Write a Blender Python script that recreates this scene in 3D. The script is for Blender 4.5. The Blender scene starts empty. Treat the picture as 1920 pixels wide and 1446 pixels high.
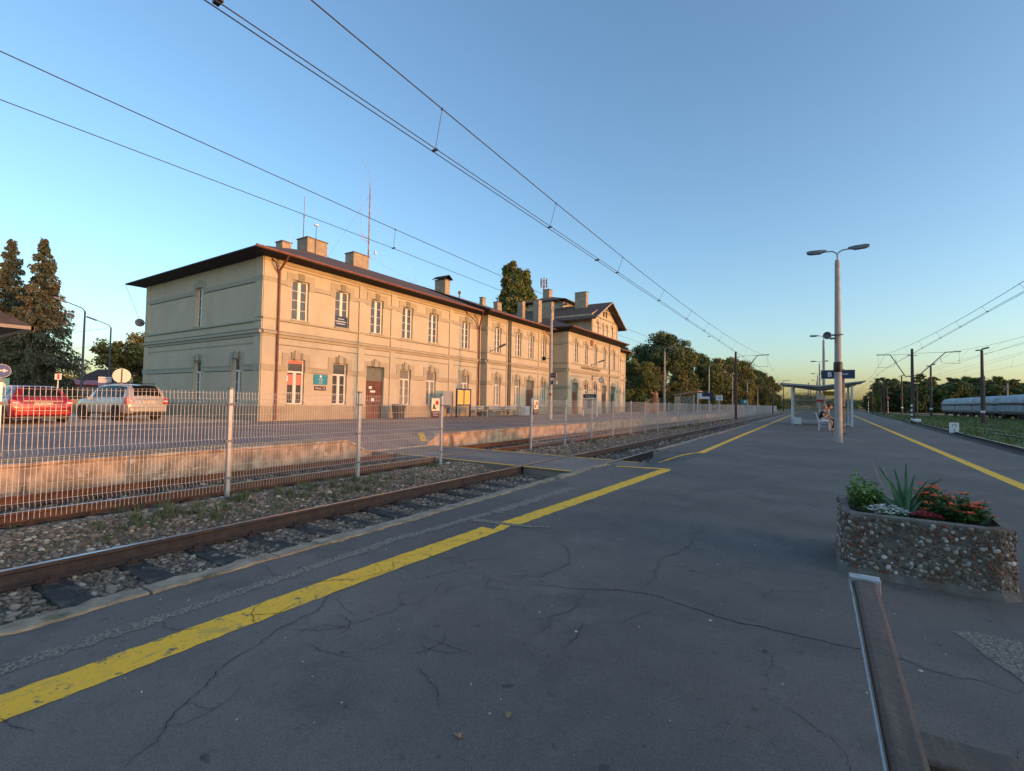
import bpy, bmesh, math, random
import numpy as np
from mathutils import Vector, Matrix
PI = math.pi
R = math.radians
S = bpy.context.scene
COL = S.collection

# ------------------------------------------------------------------ camera
cam_d = bpy.data.cameras.new('camera')
cam = bpy.data.objects.new('camera', cam_d)
COL.objects.link(cam)
S.camera = cam
cam_d.sensor_fit = 'HORIZONTAL'
cam_d.sensor_width = 36.0
cam_d.lens = 36.0 * 885.0 / 1920.0
cam_d.clip_start = 0.05
cam_d.clip_end = 4000
yaw, pitch, roll = R(32.475), R(1.969), 0.0170
fw = Vector((-math.sin(yaw) * math.cos(pitch), math.cos(yaw) * math.cos(pitch), math.sin(pitch)))
r0 = Vector((math.cos(yaw), math.sin(yaw), 0))
u0 = r0.cross(fw)
rr = r0 * math.cos(roll) + u0 * math.sin(roll)
uu = -r0 * math.sin(roll) + u0 * math.cos(roll)
cam.matrix_world = Matrix(((rr.x, uu.x, -fw.x, 0), (rr.y, uu.y, -fw.y, 0), (rr.z, uu.z, -fw.z, 1.25), (0, 0, 0, 1)))

# ------------------------------------------------------------------ light
SUN_AZ, SUN_EL = 87.0, 5.2        # azimuth clockwise from +Y (the track direction)
w = bpy.data.worlds.new('World')
S.world = w
w.use_nodes = True
nt = w.node_tree
nt.nodes.clear()
sky = nt.nodes.new('ShaderNodeTexSky')
sky.sky_type = 'NISHITA'
sky.sun_disc = False
sky.sun_elevation = R(SUN_EL)
sky.sun_rotation = R(SUN_AZ)
sky.altitude = 100
sky.air_density = 1.0
sky.dust_density = 1.9
sky.ozone_density = 2.4
bg = nt.nodes.new('ShaderNodeBackground')
bg.inputs['Strength'].default_value = 0.15
out = nt.nodes.new('ShaderNodeOutputWorld')
nt.links.new(sky.outputs[0], bg.inputs[0])
nt.links.new(bg.outputs[0], out.inputs[0])
sd = bpy.data.lights.new('sun', 'SUN')
sd.energy = 2.0
sd.angle = R(0.6)
sd.color = (.485, .150, .024)
sun = bpy.data.objects.new('sun', sd)
COL.objects.link(sun)
sv = Vector((math.sin(R(SUN_AZ)) * math.cos(R(SUN_EL)), math.cos(R(SUN_AZ)) * math.cos(R(SUN_EL)), math.sin(R(SUN_EL))))
sun.rotation_euler = sv.to_track_quat('Z', 'Y').to_euler()
S.view_settings.view_transform = 'Standard'
S.view_settings.look = 'None'
S.view_settings.gamma = 1
S.view_settings.exposure = 1.8

# ------------------------------------------------------------------ helpers
def tag(o, label=None, cat=None, group=None, kind=None):
    if label: o['label'] = label
    if cat: o['category'] = cat
    if group: o['group'] = group
    if kind: o['kind'] = kind
    return o

def empty(name, loc=(0, 0, 0), rz=0.0, label=None, cat=None, group=None):
    o = bpy.data.objects.new(name, None)
    o.empty_display_size = 0.2
    o.location = loc
    o.rotation_euler = (0, 0, rz)
    COL.objects.link(o)
    return tag(o, label, cat, group)

def link(name, me, parent=None, loc=(0, 0, 0), rz=0.0):
    o = bpy.data.objects.new(name, me)
    COL.objects.link(o)
    o.location = loc
    o.rotation_euler = (0, 0, rz)
    if parent: o.parent = parent
    return o

def copy_tree(o, parent=None):
    c = o.copy()
    COL.objects.link(c)
    c.parent = parent
    for ch in list(o.children):
        copy_tree(ch, c)
    return c

def put(proto, used, loc, rz=0.0, label=None, scale=None):
    o = proto if not used else copy_tree(proto)
    o.location = loc
    o.rotation_euler = (0, 0, rz)
    if label: o['label'] = label
    if scale: o.scale = scale
    return o

class MB:
    def __init__(s):
        s.v = []; s.f = []
    def add(s, vs, fs):
        n = len(s.v)
        s.v.extend([tuple(p) for p in vs])
        s.f.extend([tuple(i + n for i in f) for f in fs])
        return s
    def box(s, x0, x1, y0, y1, z0, z1):
        return s.add([(x0, y0, z0), (x1, y0, z0), (x1, y1, z0), (x0, y1, z0), (x0, y0, z1), (x1, y0, z1), (x1, y1, z1), (x0, y1, z1)],
                     [(0, 3, 2, 1), (4, 5, 6, 7), (0, 1, 5, 4), (1, 2, 6, 5), (2, 3, 7, 6), (3, 0, 4, 7)])
    def cbox(s, c, d, rot=0.0, tilt=0.0):
        M = Matrix.Translation(c) @ Matrix.Rotation(rot, 4, 'Z') @ Matrix.Rotation(tilt, 4, 'Y')
        h = [k / 2 for k in d]
        vs = [M @ Vector((sx * h[0], sy * h[1], sz * h[2])) for sz in (-1, 1) for sx, sy in ((-1, -1), (1, -1), (1, 1), (-1, 1))]
        return s.add(vs, [(0, 3, 2, 1), (4, 5, 6, 7), (0, 1, 5, 4), (1, 2, 6, 5), (2, 3, 7, 6), (3, 0, 4, 7)])
    def quad(s, a, b, c, d):
        return s.add([a, b, c, d], [(0, 1, 2, 3)])
    def tube(s, pts, r, n=6, cap=True):
        pts = [Vector(p) for p in pts]
        rs = r if isinstance(r, (list, tuple)) else [r] * len(pts)
        vs = []; fs = []
        ref = None
        for i, p in enumerate(pts):
            if i == 0: t = pts[1] - p
            elif i == len(pts) - 1: t = p - pts[i - 1]
            else: t = (pts[i + 1] - pts[i]).normalized() + (p - pts[i - 1]).normalized()
            if t.length < 1e-9: t = Vector((0, 0, 1))
            t.normalize()
            if ref is None:
                ref = Vector((0, 0, 1)) if abs(t.z) < 0.9 else Vector((1, 0, 0))
            a = (ref - t * ref.dot(t))
            if a.length < 1e-6:
                a = Vector((0, 1, 0)) - t * t.y
            a.normalize(); ref = a
            b = t.cross(a)
            for k in range(n):
                q = 2 * PI * (k + .5) / n
                vs.append(p + (a * math.cos(q) + b * math.sin(q)) * rs[i])
        for i in range(len(pts) - 1):
            for k in range(n):
                k2 = (k + 1) % n
                fs.append((i * n + k, i * n + k2, (i + 1) * n + k2, (i + 1) * n + k))
        if cap:
            fs.append(tuple(range(n - 1, -1, -1)))
            m = (len(pts) - 1) * n
            fs.append(tuple(m + k for k in range(n)))
        return s.add(vs, fs)
    def lathe(s, prof, c=(0, 0, 0), n=16, axis='Z'):
        vs = []; fs = []
        for r, z in prof:
            for k in range(n):
                a = 2 * PI * k / n
                p = (r * math.cos(a), r * math.sin(a), z)
                if axis == 'X': p = (p[2], p[0], p[1])
                if axis == 'Y': p = (p[0], p[2], p[1])
                vs.append((p[0] + c[0], p[1] + c[1], p[2] + c[2]))
        m = len(prof)
        for i in range(m - 1):
            for k in range(n):
                k2 = (k + 1) % n
                fs.append((i * n + k, i * n + k2, (i + 1) * n + k2, (i + 1) * n + k))
        fs.append(tuple(range(n - 1, -1, -1)))
        fs.append(tuple((m - 1) * n + k for k in range(n)))
        return s.add(vs, fs)
    def prism(s, poly, axis, a0, a1):
        """poly: 2-D points; extruded along axis from a0 to a1"""
        def P(p, a):
            if axis == 'X': return (a, p[0], p[1])
            if axis == 'Y': return (p[0], a, p[1])
            return (p[0], p[1], a)
        n = len(poly)
        vs = [P(p, a0) for p in poly] + [P(p, a1) for p in poly]
        fs = [tuple(range(n - 1, -1, -1)), tuple(range(n, 2 * n))]
        fs += [(i, (i + 1) % n, (i + 1) % n + n, i + n) for i in range(n)]
        return s.add(vs, fs)
    def build(s, name, mat, parent=None, smooth=False, world=False, fix=True, bevel=0):
        v = s.v
        if world and parent:
            M = (Matrix.Translation(parent.location) @ Matrix.Rotation(parent.rotation_euler.z, 4, 'Z')).inverted()
            v = [tuple(M @ Vector(p)) for p in v]
        me = bpy.data.meshes.new(name)
        me.from_pydata(v, [], s.f)
        if fix:
            bm = bmesh.new(); bm.from_mesh(me)
            bmesh.ops.recalc_face_normals(bm, faces=bm.faces)
            bm.to_mesh(me); bm.free()
        if smooth:
            me.shade_smooth()
            try: me.set_sharp_from_angle(angle=R(38))
            except Exception: pass
        if mat:
            for m in (mat if isinstance(mat, (list, tuple)) else [mat]): me.materials.append(m)
        o = link(name, me, parent)
        if bevel:
            b = o.modifiers.new('bevel', 'BEVEL'); b.width = bevel; b.segments = 2; b.limit_method = 'ANGLE'
        return o

def npmesh(name, v, f, mat, k=4):
    """fast mesh from numpy arrays, f of shape (n,k)"""
    me = bpy.data.meshes.new(name)
    me.vertices.add(len(v)); me.vertices.foreach_set('co', np.asarray(v, np.float32).ravel())
    me.loops.add(f.size); me.loops.foreach_set('vertex_index', np.asarray(f, np.int32).ravel())
    me.polygons.add(len(f))
    me.polygons.foreach_set('loop_start', np.arange(0, f.size, k, dtype=np.int32))
    me.polygons.foreach_set('loop_total', np.full(len(f), k, np.int32))
    me.update(calc_edges=True)
    me.validate()
    if mat: me.materials.append(mat)
    return me

_font = None
def text(name, body, size, mat, loc, rot, parent=None, ext=0.004, align='CENTER', bold=0.0):
    cu = bpy.data.curves.new(name, 'FONT')
    cu.body = body; cu.size = size; cu.extrude = ext; cu.offset = bold
    cu.align_x = align; cu.align_y = 'CENTER'
    t = bpy.data.objects.new(name, cu)
    COL.objects.link(t)
    bpy.context.view_layer.update()
    dg = bpy.context.evaluated_depsgraph_get()
    me = bpy.data.meshes.new_from_object(t.evaluated_get(dg))
    bpy.data.objects.remove(t)
    me.materials.clear(); me.materials.append(mat)
    o = link(name, me, parent)
    o.location = loc; o.rotation_euler = rot
    return o

# ------------------------------------------------------------------ materials
def srgb(r, g, b):
    return tuple(((c / 255) / 12.92 if c / 255 <= .04045 else ((c / 255 + .055) / 1.055) ** 2.4) for c in (r, g, b))

def mat(name, col, rough=.7, metal=0.0, col2=None, nscale=3.0, ndet=5, amt=1.0, lo=.35, hi=.65, bump=0.0, bscale=None,
        island=0.0, spec=None, coat=0.0, stains=None):
    m = bpy.data.materials.new(name)
    m.use_nodes = True
    t = m.node_tree
    b = t.nodes['Principled BSDF']
    b.inputs['Roughness'].default_value = rough
    b.inputs['Metallic'].default_value = metal
    if spec is not None: b.inputs['Specular IOR Level'].default_value = spec
    if coat: b.inputs['Coat Weight'].default_value = coat
    c = tuple(col) + (1,)
    b.inputs['Base Color'].default_value = c
    last = None
    tc = t.nodes.new('ShaderNodeTexCoord')
    geo = None
    def noise(sc, det=5, rg=.6, stretch=None):
        n = t.nodes.new('ShaderNodeTexNoise')
        n.inputs['Scale'].default_value = sc
        n.inputs['Detail'].default_value = det
        n.inputs['Roughness'].default_value = rg
        if stretch:
            mp = t.nodes.new('ShaderNodeMapping')
            mp.inputs['Scale'].default_value = stretch
            t.links.new(tc.outputs['Object'], mp.inputs[0])
            t.links.new(mp.outputs[0], n.inputs['Vector'])
        else:
            t.links.new(tc.outputs['Object'], n.inputs['Vector'])
        return n
    def ramp(src, lo, hi):
        r = t.nodes.new('ShaderNodeMapRange')
        r.inputs[1].default_value = lo; r.inputs[2].default_value = hi
        t.links.new(src, r.inputs[0])
        return r.outputs[0]
    def mix(a, bb, fac, f=None):
        x = t.nodes.new('ShaderNodeMix'); x.data_type = 'RGBA'
        for val, sock in ((a, x.inputs[6]), (bb, x.inputs[7])):
            if isinstance(val, tuple): sock.default_value = val
            else: t.links.new(val, sock)
        if isinstance(fac, float): x.inputs[0].default_value = fac
        else: t.links.new(fac, x.inputs[0])
        return x.outputs[2]
    cur = c
    if col2 is not None:
        n = noise(nscale, ndet)
        cur = mix(cur, tuple(col2) + (1,), ramp(n.outputs[0], lo, hi))
    if stains:
        for (sc, l, h, scol, st) in stains:
            n = noise(sc, 4, .6, st)
            cur = mix(cur, tuple(scol) + (1,), ramp(n.outputs[0], l, h))
    if island:
        geo = t.nodes.new('ShaderNodeNewGeometry')
        hs = t.nodes.new('ShaderNodeHueSaturation')
        mr = t.nodes.new('ShaderNodeMapRange')
        mr.inputs[3].default_value = 1 - island; mr.inputs[4].default_value = 1 + island
        t.links.new(geo.outputs['Random Per Island'], mr.inputs[0])
        t.links.new(mr.outputs[0], hs.inputs['Value'])
        if isinstance(cur, tuple): hs.inputs['Color'].default_value = cur
        else: t.links.new(cur, hs.inputs['Color'])
        cur = hs.outputs[0]
    if not isinstance(cur, tuple):
        t.links.new(cur, b.inputs['Base Color'])
    if bump:
        n = noise(bscale or nscale * 8, 6, .65)
        bp = t.nodes.new('ShaderNodeBump')
        bp.inputs['Strength'].default_value = bump
        bp.inputs['Distance'].default_value = .02
        t.links.new(n.outputs[0], bp.inputs['Height'])
        t.links.new(bp.outputs[0], b.inputs['Normal'])
    return m

def island_palette(name, cols, rough=.9, nscale=None):
    """each loose piece takes one of the colours"""
    m = bpy.data.materials.new(name); m.use_nodes = True
    t = m.node_tree; b = t.nodes['Principled BSDF']
    b.inputs['Roughness'].default_value = rough
    g = t.nodes.new('ShaderNodeNewGeometry')
    cr = t.nodes.new('ShaderNodeValToRGB')
    cr.color_ramp.interpolation = 'LINEAR'
    els = cr.color_ramp.elements
    while len(els) < len(cols): els.new(.5)
    for i, c in enumerate(cols):
        els[i].position = i / (len(cols) - 1)
        els[i].color = tuple(c) + (1,)
    t.links.new(g.outputs['Random Per Island'], cr.inputs[0])
    t.links.new(cr.outputs[0], b.inputs['Base Color'])
    return m

M = {}
# asphalt of the island platform: blue-grey, patchy, with fine grit
def asphalt(name, base, light, dark, warm=None):
    m = bpy.data.materials.new(name); m.use_nodes = True
    t = m.node_tree; b = t.nodes['Principled BSDF']
    b.inputs['Roughness'].default_value = .82
    b.inputs['Specular IOR Level'].default_value = .35
    tc = t.nodes.new('ShaderNodeTexCoord')
    def nz(sc, det=6, rg=.6, st=None):
        n = t.nodes.new('ShaderNodeTexNoise')
        n.inputs['Scale'].default_value = sc; n.inputs['Detail'].default_value = det; n.inputs['Roughness'].default_value = rg
        if st:
            mp = t.nodes.new('ShaderNodeMapping'); mp.inputs['Scale'].default_value = st
            t.links.new(tc.outputs['Object'], mp.inputs[0]); t.links.new(mp.outputs[0], n.inputs['Vector'])
        else: t.links.new(tc.outputs['Object'], n.inputs['Vector'])
        return n.outputs[0]
    def mr(s, a, b_, c=0, d=1):
        r = t.nodes.new('ShaderNodeMapRange')
        for i, v in enumerate((a, b_, c, d)): r.inputs[i + 1].default_value = v
        t.links.new(s, r.inputs[0]); return r.outputs[0]
    def mx(a, c, f):
        x = t.nodes.new('ShaderNodeMix'); x.data_type = 'RGBA'
        for val, sock in ((a, x.inputs[6]), (c, x.inputs[7])):
            if isinstance(val, tuple): sock.default_value = val + (1,) if len(val) == 3 else val
            else: t.links.new(val, sock)
        t.links.new(f, x.inputs[0]); return x.outputs[2]
    c = mx(base, light, mr(nz(.35, 7, .62), .42, .66))
    c = mx(c, tuple(q * 1.25 for q in light), mr(nz(.9, 9, .8), .54, .72, 0, .8))
    c = mx(c, dark, mr(nz(1.3, 6, .7), .52, .72, 0, .7))
    c = mx(c, light, mr(nz(2.2, 5, .7, (1, .18, 1)), .56, .8, 0, .6))
    if warm: c = mx(c, warm, mr(nz(.5, 5, .6, (.35, 1.4, 1)), .5, .7, 0, .8))
    # grit
    v = t.nodes.new('ShaderNodeTexVoronoi'); v.inputs['Scale'].default_value = 240
    t.links.new(tc.outputs['Object'], v.inputs['Vector'])
    hs = t.nodes.new('ShaderNodeHueSaturation'); t.links.new(c, hs.inputs['Color'])
    sep = t.nodes.new('ShaderNodeSeparateColor'); t.links.new(v.outputs['Color'], sep.inputs[0])
    t.links.new(mr(sep.outputs[0], 0, 1, .78, 1.24), hs.inputs['Value'])
    c = hs.outputs[0]
    c = mx(c, tuple(q * .45 for q in dark), mr(nz(11, 3, .5), .66, .74, 0, .8))
    c = mx(c, tuple(q * 1.35 for q in light), mr(nz(5.5, 8, .75), .60, .78, 0, .7))
    # scattered pale specks of dried gum and grit
    v2 = t.nodes.new('ShaderNodeTexVoronoi'); v2.inputs['Scale'].default_value = 3.1
    t.links.new(tc.outputs['Object'], v2.inputs['Vector'])
    c = mx(c, tuple(min(1, q * 4) for q in light), mr(v2.outputs['Distance'], .035, .02))
    t.links.new(c, b.inputs['Base Color'])
    bp = t.nodes.new('ShaderNodeBump'); bp.inputs['Strength'].default_value = .25; bp.inputs['Distance'].default_value = .003
    t.links.new(v.outputs['Distance'], bp.inputs['Height'])
    bp2 = t.nodes.new('ShaderNodeBump'); bp2.inputs['Strength'].default_value = .5; bp2.inputs['Distance'].default_value = .03
    t.links.new(nz(2.5, 6, .6), bp2.inputs['Height'])
    t.links.new(bp2.outputs[0], bp.inputs['Normal'])
    t.links.new(bp.outputs[0], b.inputs['Normal'])
    return m
M['asphalt'] = asphalt('asphalt_dark', (.118, .101, .090), (.172, .147, .127), (.078, .068, .062))
M['asphalt_old'] = asphalt('asphalt_worn', (.20, .155, .135), (.30, .24, .20), (.13, .105, .098), (.38, .27, .19))
M['yard'] = asphalt('yard_paving', (.50, .36, .25), (.62, .46, .32), (.30, .22, .17), (.62, .43, .27))
M['yellow'] = mat('yellow_paint', (1.0, .53, .03), .8, col2=(.80, .44, .05), nscale=9, lo=.52, hi=.75, bump=.3, bscale=150,
                  stains=[(28, .58, .74, (.42, .30, .10), (1, .25, 1)), (13, .60, .68, (.16, .13, .095), None), (48, .62, .68, (.20, .16, .10), None), (3.2, .62, .78, (.40, .28, .10), None)])
M['kerb'] = mat('kerb_concrete', (.40, .33, .24), .95, col2=(.24, .19, .14), nscale=7, bump=.8, bscale=45,
                stains=[(2.5, .58, .70, (.07, .08, .035), None)])
M['strip'] = mat('worn_aggregate', (.36, .32, .26), .95, col2=(.13, .12, .11), nscale=70, lo=.42, hi=.56, bump=1.0, bscale=90)
M['wallp'] = mat('platform_wall', (.56, .43, .31), .9, col2=(.27, .20, .145), nscale=2.6, lo=.38, hi=.62, bump=.9, bscale=18,
                 stains=[(1.4, .55, .70, (.12, .10, .085), (1, 2.2, .5)), (5, .60, .70, (.62, .52, .42), None)])
M['stucco'] = mat('beige_stucco', (.525, .475, .355), .92, col2=(.465, .42, .31), nscale=.8, bump=.25, bscale=60,
                  stains=[(3.0, .66, .98, (.36, .33, .24), (1, 1, .12)), (1.3, .60, .85, (.58, .53, .40), None), (.5, .54, .80, (.40, .37, .27), (1, 1, .35))])
M['trim'] = mat('stucco_trim', (.42, .375, .275), .9, col2=(.36, .325, .24), nscale=1.5, bump=.2, bscale=60)
M['plinth'] = mat('plinth_stucco', (.34, .305, .22), .92, col2=(.27, .245, .18), nscale=1.2, bump=.3, bscale=50)
M['keystone'] = mat('keystone', (.26, .24, .165), .9, col2=(.21, .195, .14), nscale=5)
M['frame'] = mat('white_window_frame', (.78, .76, .68), .5, col2=(.70, .68, .60), nscale=6)
M['glass'] = mat('window_glass', (.10, .10, .10), .12, spec=.6, col2=(.045, .045, .05), nscale=.6)
M['barred'] = mat('barred_glass', (.16, .14, .10), .3, col2=(.09, .08, .06), nscale=1)
M['roof'] = mat('dark_roof_felt', (.10, .075, .060), .9, col2=(.068, .052, .043), nscale=2, bump=.3, bscale=25,
                stains=[(3, .55, .7, (.15, .11, .09), (1, .1, 1))])
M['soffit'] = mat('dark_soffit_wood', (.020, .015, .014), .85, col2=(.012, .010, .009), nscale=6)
M['gutter'] = mat('copper_brown_gutter', (.22, .085, .055), .45, col2=(.16, .06, .045), nscale=4)
M['pipe'] = mat('brown_drainpipe', (.19, .06, .04), .45, col2=(.14, .05, .035), nscale=4)
M['chimney'] = mat('chimney_render', (.42, .34, .24), .92, col2=(.30, .25, .18), nscale=2.2, bump=.4, bscale=30)
M['brickred'] = mat('chimney_cap', (.22, .15, .11), .9, col2=(.15, .11, .09), nscale=6)
M['door'] = mat('brown_wood_door', (.17, .062, .032), .55, col2=(.10, .036, .022), nscale=5, stains=[(4, .5, .7, (.06, .025, .018), (8, 8, .4))])
M['gdoor'] = mat('dark_green_door', (.035, .05, .045), .5)
M['transom'] = mat('transom_panel', (.17, .18, .15), .5, col2=(.12, .13, .11), nscale=3)
M['rail'] = mat('rusty_rail', (.115, .062, .042), .75, col2=(.06, .036, .028), nscale=9, bump=.4, bscale=60)
M['railorange'] = mat('orange_rusty_rail', (.17, .068, .036), .85, col2=(.095, .042, .026), nscale=5, bump=.4, bscale=60)
M['railtop'] = mat('polished_rail_top', (.42, .44, .47), .28, metal=1.0, col2=(.30, .28, .27), nscale=14)
M['sleeper'] = mat('tarred_sleeper', (.055, .045, .038), .85, col2=(.022, .018, .016), nscale=5, bump=.8, bscale=30, stains=[(6, .5, .68, (.11, .08, .06), (1, 6, 1)), (3, .55, .65, (.14, .11, .085), None)])
M['ground_b'] = mat('ballast_bed', (.24, .18, .13), .95, col2=(.12, .09, .065), nscale=14, lo=.42, hi=.58, bump=1, bscale=40,
                    stains=[(1.2, .5, .7, (.06, .07, .035), None)])
M['stones'] = island_palette('ballast_stones', [(.13, .085, .055), (.24, .165, .11), (.32, .245, .18), (.18, .105, .072), (.26, .19, .135), (.14, .095, .065), (.42, .32, .23), (.17, .115, .08), (.55, .46, .36), (.21, .15, .108), (.08, .062, .05)])
M['grass'] = mat('grass_ground', (.085, .125, .036), .95, col2=(.12, .13, .05), nscale=1.4, bump=1, bscale=30, stains=[(.6, .55, .7, (.10, .085, .05), None)])
M['blade'] = mat('grass_blades', (.12, .19, .05), .8, col2=(.18, .19, .07), nscale=.7, island=.4)
M['far'] = mat('far_ground', (.09, .09, .055), .95, col2=(.06, .07, .035), nscale=.05)
M['galv'] = mat('galvanised_steel', (.50, .52, .55), .42, metal=.7, col2=(.42, .44, .47), nscale=10)
M['wire'] = mat('galvanised_mesh', (.56, .57, .56), .55, metal=.3)
M['black'] = mat('black_plastic', (.018, .018, .02), .5)
M['rubber'] = mat('tyre_rubber', (.02, .02, .02), .8)
M['concrete'] = mat('pole_concrete', (.40, .38, .35), .85, col2=(.33, .31, .29), nscale=5, bump=.2, bscale=60, stains=[(3, .6, .75, (.25, .22, .19), (1, 1, .3))])
M['steelgrey'] = mat('painted_grey_steel', (.30, .33, .36), .5, col2=(.26, .29, .32), nscale=6)
M['lampgrey'] = mat('lamp_housing', (.17, .19, .21), .5, col2=(.13, .15, .17), nscale=8)
M['darkmast'] = mat('dark_steel_mast', (.055, .042, .042), .7, col2=(.085, .055, .045), nscale=3)
M['navy'] = mat('navy_enamel', (.018, .035, .085), .4)
M['white'] = mat('white_enamel', (.75, .76, .76), .45)
M['cream'] = mat('cream_paper', (.72, .66, .50), .8)
M['teal'] = mat('teal_board', (.012, .24, .33), .45)
M['poster_y'] = mat('yellow_timetable', (.80, .58, .14), .6, col2=(.70, .50, .14), nscale=4, stains=[(26, .56, .62, (.50, .36, .12), (1, .3, 2))])
M['red'] = mat('red_enamel', (.50, .035, .03), .45)
M['maroon'] = mat('maroon_print', (.085, .03, .045), .5)
M['wood'] = mat('slat_wood', (.10, .056, .038), .55, col2=(.055, .034, .026), nscale=3, bump=.4, bscale=60, stains=[(5, .5, .75, (.15, .095, .065), (12, .7, 12))])
M['slat'] = mat('yellow_slat', (.50, .42, .24), .6)
M['whitemetal'] = mat('pale_steel', (.55, .60, .64), .45, col2=(.48, .52, .57), nscale=7)
def glassy(name, tint, alpha):
    m = bpy.data.materials.new(name); m.use_nodes = True
    t = m.node_tree; b = t.nodes['Principled BSDF']
    b.inputs['Base Color'].default_value = tint + (1,)
    b.inputs['Roughness'].default_value = .04
    b.inputs['Alpha'].default_value = alpha
    return m
M['pane'] = glassy('clear_pane', (.30, .36, .36), .28)
M['leafA'] = mat('leaves_mid', (.11, .15, .045), .7, col2=(.17, .17, .05), nscale=.35, island=.55, spec=.2)
M['leafB'] = mat('leaves_dark', (.070, .110, .042), .7, col2=(.11, .135, .05), nscale=.35, island=.55, spec=.2)
M['leafC'] = mat('leaves_olive', (.13, .14, .045), .7, col2=(.20, .165, .055), nscale=.4, island=.5, spec=.2)
M['needle'] = mat('spruce_needles', (.075, .100, .065), .8, col2=(.115, .110, .072), nscale=.5, island=.5, spec=.15)
M['bark'] = mat('bark', (.085, .065, .05), .95, col2=(.05, .04, .032), nscale=5, bump=.6, bscale=20)

# ================================================================== the ground and the platforms
mb = MB(); mb.quad((-1500, -900, -.62), (1500, -900, -.62), (1500, 2600, -.62), (-1500, 2600, -.62))
tag(mb.build('ground', M['far']), kind='structure')

def grid(x0, x1, y0, y1, step, zf):
    nx = max(2, int((x1 - x0) / step) + 1); ny = max(2, int((y1 - y0) / step) + 1)
    X = np.linspace(x0, x1, nx); Y = np.linspace(y0, y1, ny)
    gx, gy = np.meshgrid(X, Y)
    z = zf(gx, gy)
    v = np.stack([gx.ravel(), gy.ravel(), z.ravel()], 1)
    i = np.arange((nx - 1) * (ny - 1)); a = (i // (nx - 1)) * nx + i % (nx - 1)
    return v, np.stack([a, a + 1, a + nx + 1, a + nx], 1)
_rs = np.random.RandomState(4)
_tab = _rs.rand(64, 64)
def vnoise(x, y):
    xi = np.floor(x).astype(int); yi = np.floor(y).astype(int)
    fx = x - xi; fy = y - yi
    fx = fx * fx * (3 - 2 * fx); fy = fy * fy * (3 - 2 * fy)
    t = lambda a, b: _tab[a % 64, b % 64]
    return (t(xi, yi) * (1 - fx) + t(xi + 1, yi) * fx) * (1 - fy) + (t(xi, yi + 1) * (1 - fx) + t(xi + 1, yi + 1) * fx) * fy
def fbm(x, y, o=4):
    s = 0; a = .5
    for k in range(o):
        s = s + a * vnoise(x * 2 ** k + 7 * k, y * 2 ** k + 3 * k); a *= .5
    return s
def edgeR(y): return 3.9 + .052 * np.maximum(y, -12)

# island platform: one slab with the dropped way onto the crossing
def zi(x, y):
    sy = np.clip((y - 9.35) / .9, 0, 1) * np.clip((13.0 - y) / .9, 0, 1)
    sx = np.clip((-2.35 - x) / 1.35, 0, 1)
    return -.325 * sx * np.clip(sy * 1.0, 0, 1)
mb = MB()
ys = [-12, -4, 0, 2, 4, 6, 8, 9, 9.35, 9.8, 10.25, 10.7, 11.2, 11.7, 12.1, 12.55, 13.0, 14, 16, 20, 25, 30, 40, 50, 60, 80, 100, 130, 160, 175]
cols = lambda y: [-3.52, -3.2, -2.9, -2.62, -2.35, -1.5, 0, 2, edgeR(y)]
vs = []; n = 9
for y in ys:
    for x in cols(y): vs.append((x, y, float(zi(x, y))))
fs = []
for j in range(len(ys) - 1):
    for i in range(n - 1):
        a = j * n + i; fs.append((a, a + 1, a + n + 1, a + n))
m0 = len(vs)
for y in ys: vs.append((-3.52, y, -.6))
for j in range(len(ys) - 1): fs.append((j * n, (j + 1) * n, m0 + j + 1, m0 + j))
m1 = len(vs)
for y in ys: vs.append((edgeR(y), y, -.6))
for j in range(len(ys) - 1): fs.append((j * n + n - 1, m1 + j, m1 + j + 1, (j + 1) * n + n - 1))
mb.add(vs, fs)
isl = mb.build('island_platform', M['asphalt']); tag(isl, kind='structure')

# kerb stones of the island platform, chipped
rnd = random.Random(3)
mb = MB()
def kerb(mb, x0, x1, ya, yb, zt, zb=-.58, chip=.030):
    y = ya
    while y < yb - .05:
        L = min(rnd.uniform(.8, 1.15), yb - y) if y < 40 else min(3.0, yb - y)
        nn = max(2, int(L / .045)) if y < 26 else 2
        vs = []; fs = []
        for k in range(nn + 1):
            yy = y + .006 + (L - .012) * k / nn
            e = (1.0 if y < 26 else .2)
            if k in (0, nn): c = chip * 1.6 * rnd.random() * e
            else: c = chip * rnd.random() * e
            if k == 0: wob = 0; tl = rnd.uniform(-.008, .008) * e
            wob = max(-.012, min(.03, wob + rnd.uniform(-.011, .011) * e))
            dz = rnd.uniform(-.008, .005) * e + tl
            big = (.05 * e if rnd.random() < .05 else 0) + wob
            vs += [(x0 + c * .4 + big, yy, zb), (x0 + c + big, yy, zt - .02 - c), (x0 + .02 + c * 1.4 + big, yy, zt + dz), (x1 - .008 + wob * 1.2 + rnd.uniform(-.012, .012) * e, yy, zt + dz * .5 + .001), (x1, yy, zb)]
        for k in range(nn):
            for q in range(4):
                a = k * 5 + q
                fs.append((a, a + 1, a + 6, a + 5))
        fs += [(0, 1, 2, 3, 4), tuple(nn * 5 + q for q in (4, 3, 2, 1, 0))]
        mb.add(vs, fs)
        y += L
kerb(mb, -3.69, -3.50, -4, 9.3, .014)
kerb(mb, -3.69, -3.50, 13.05, 175, .010)
tag(mb.build('kerb', M['kerb']), kind='structure')

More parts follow.
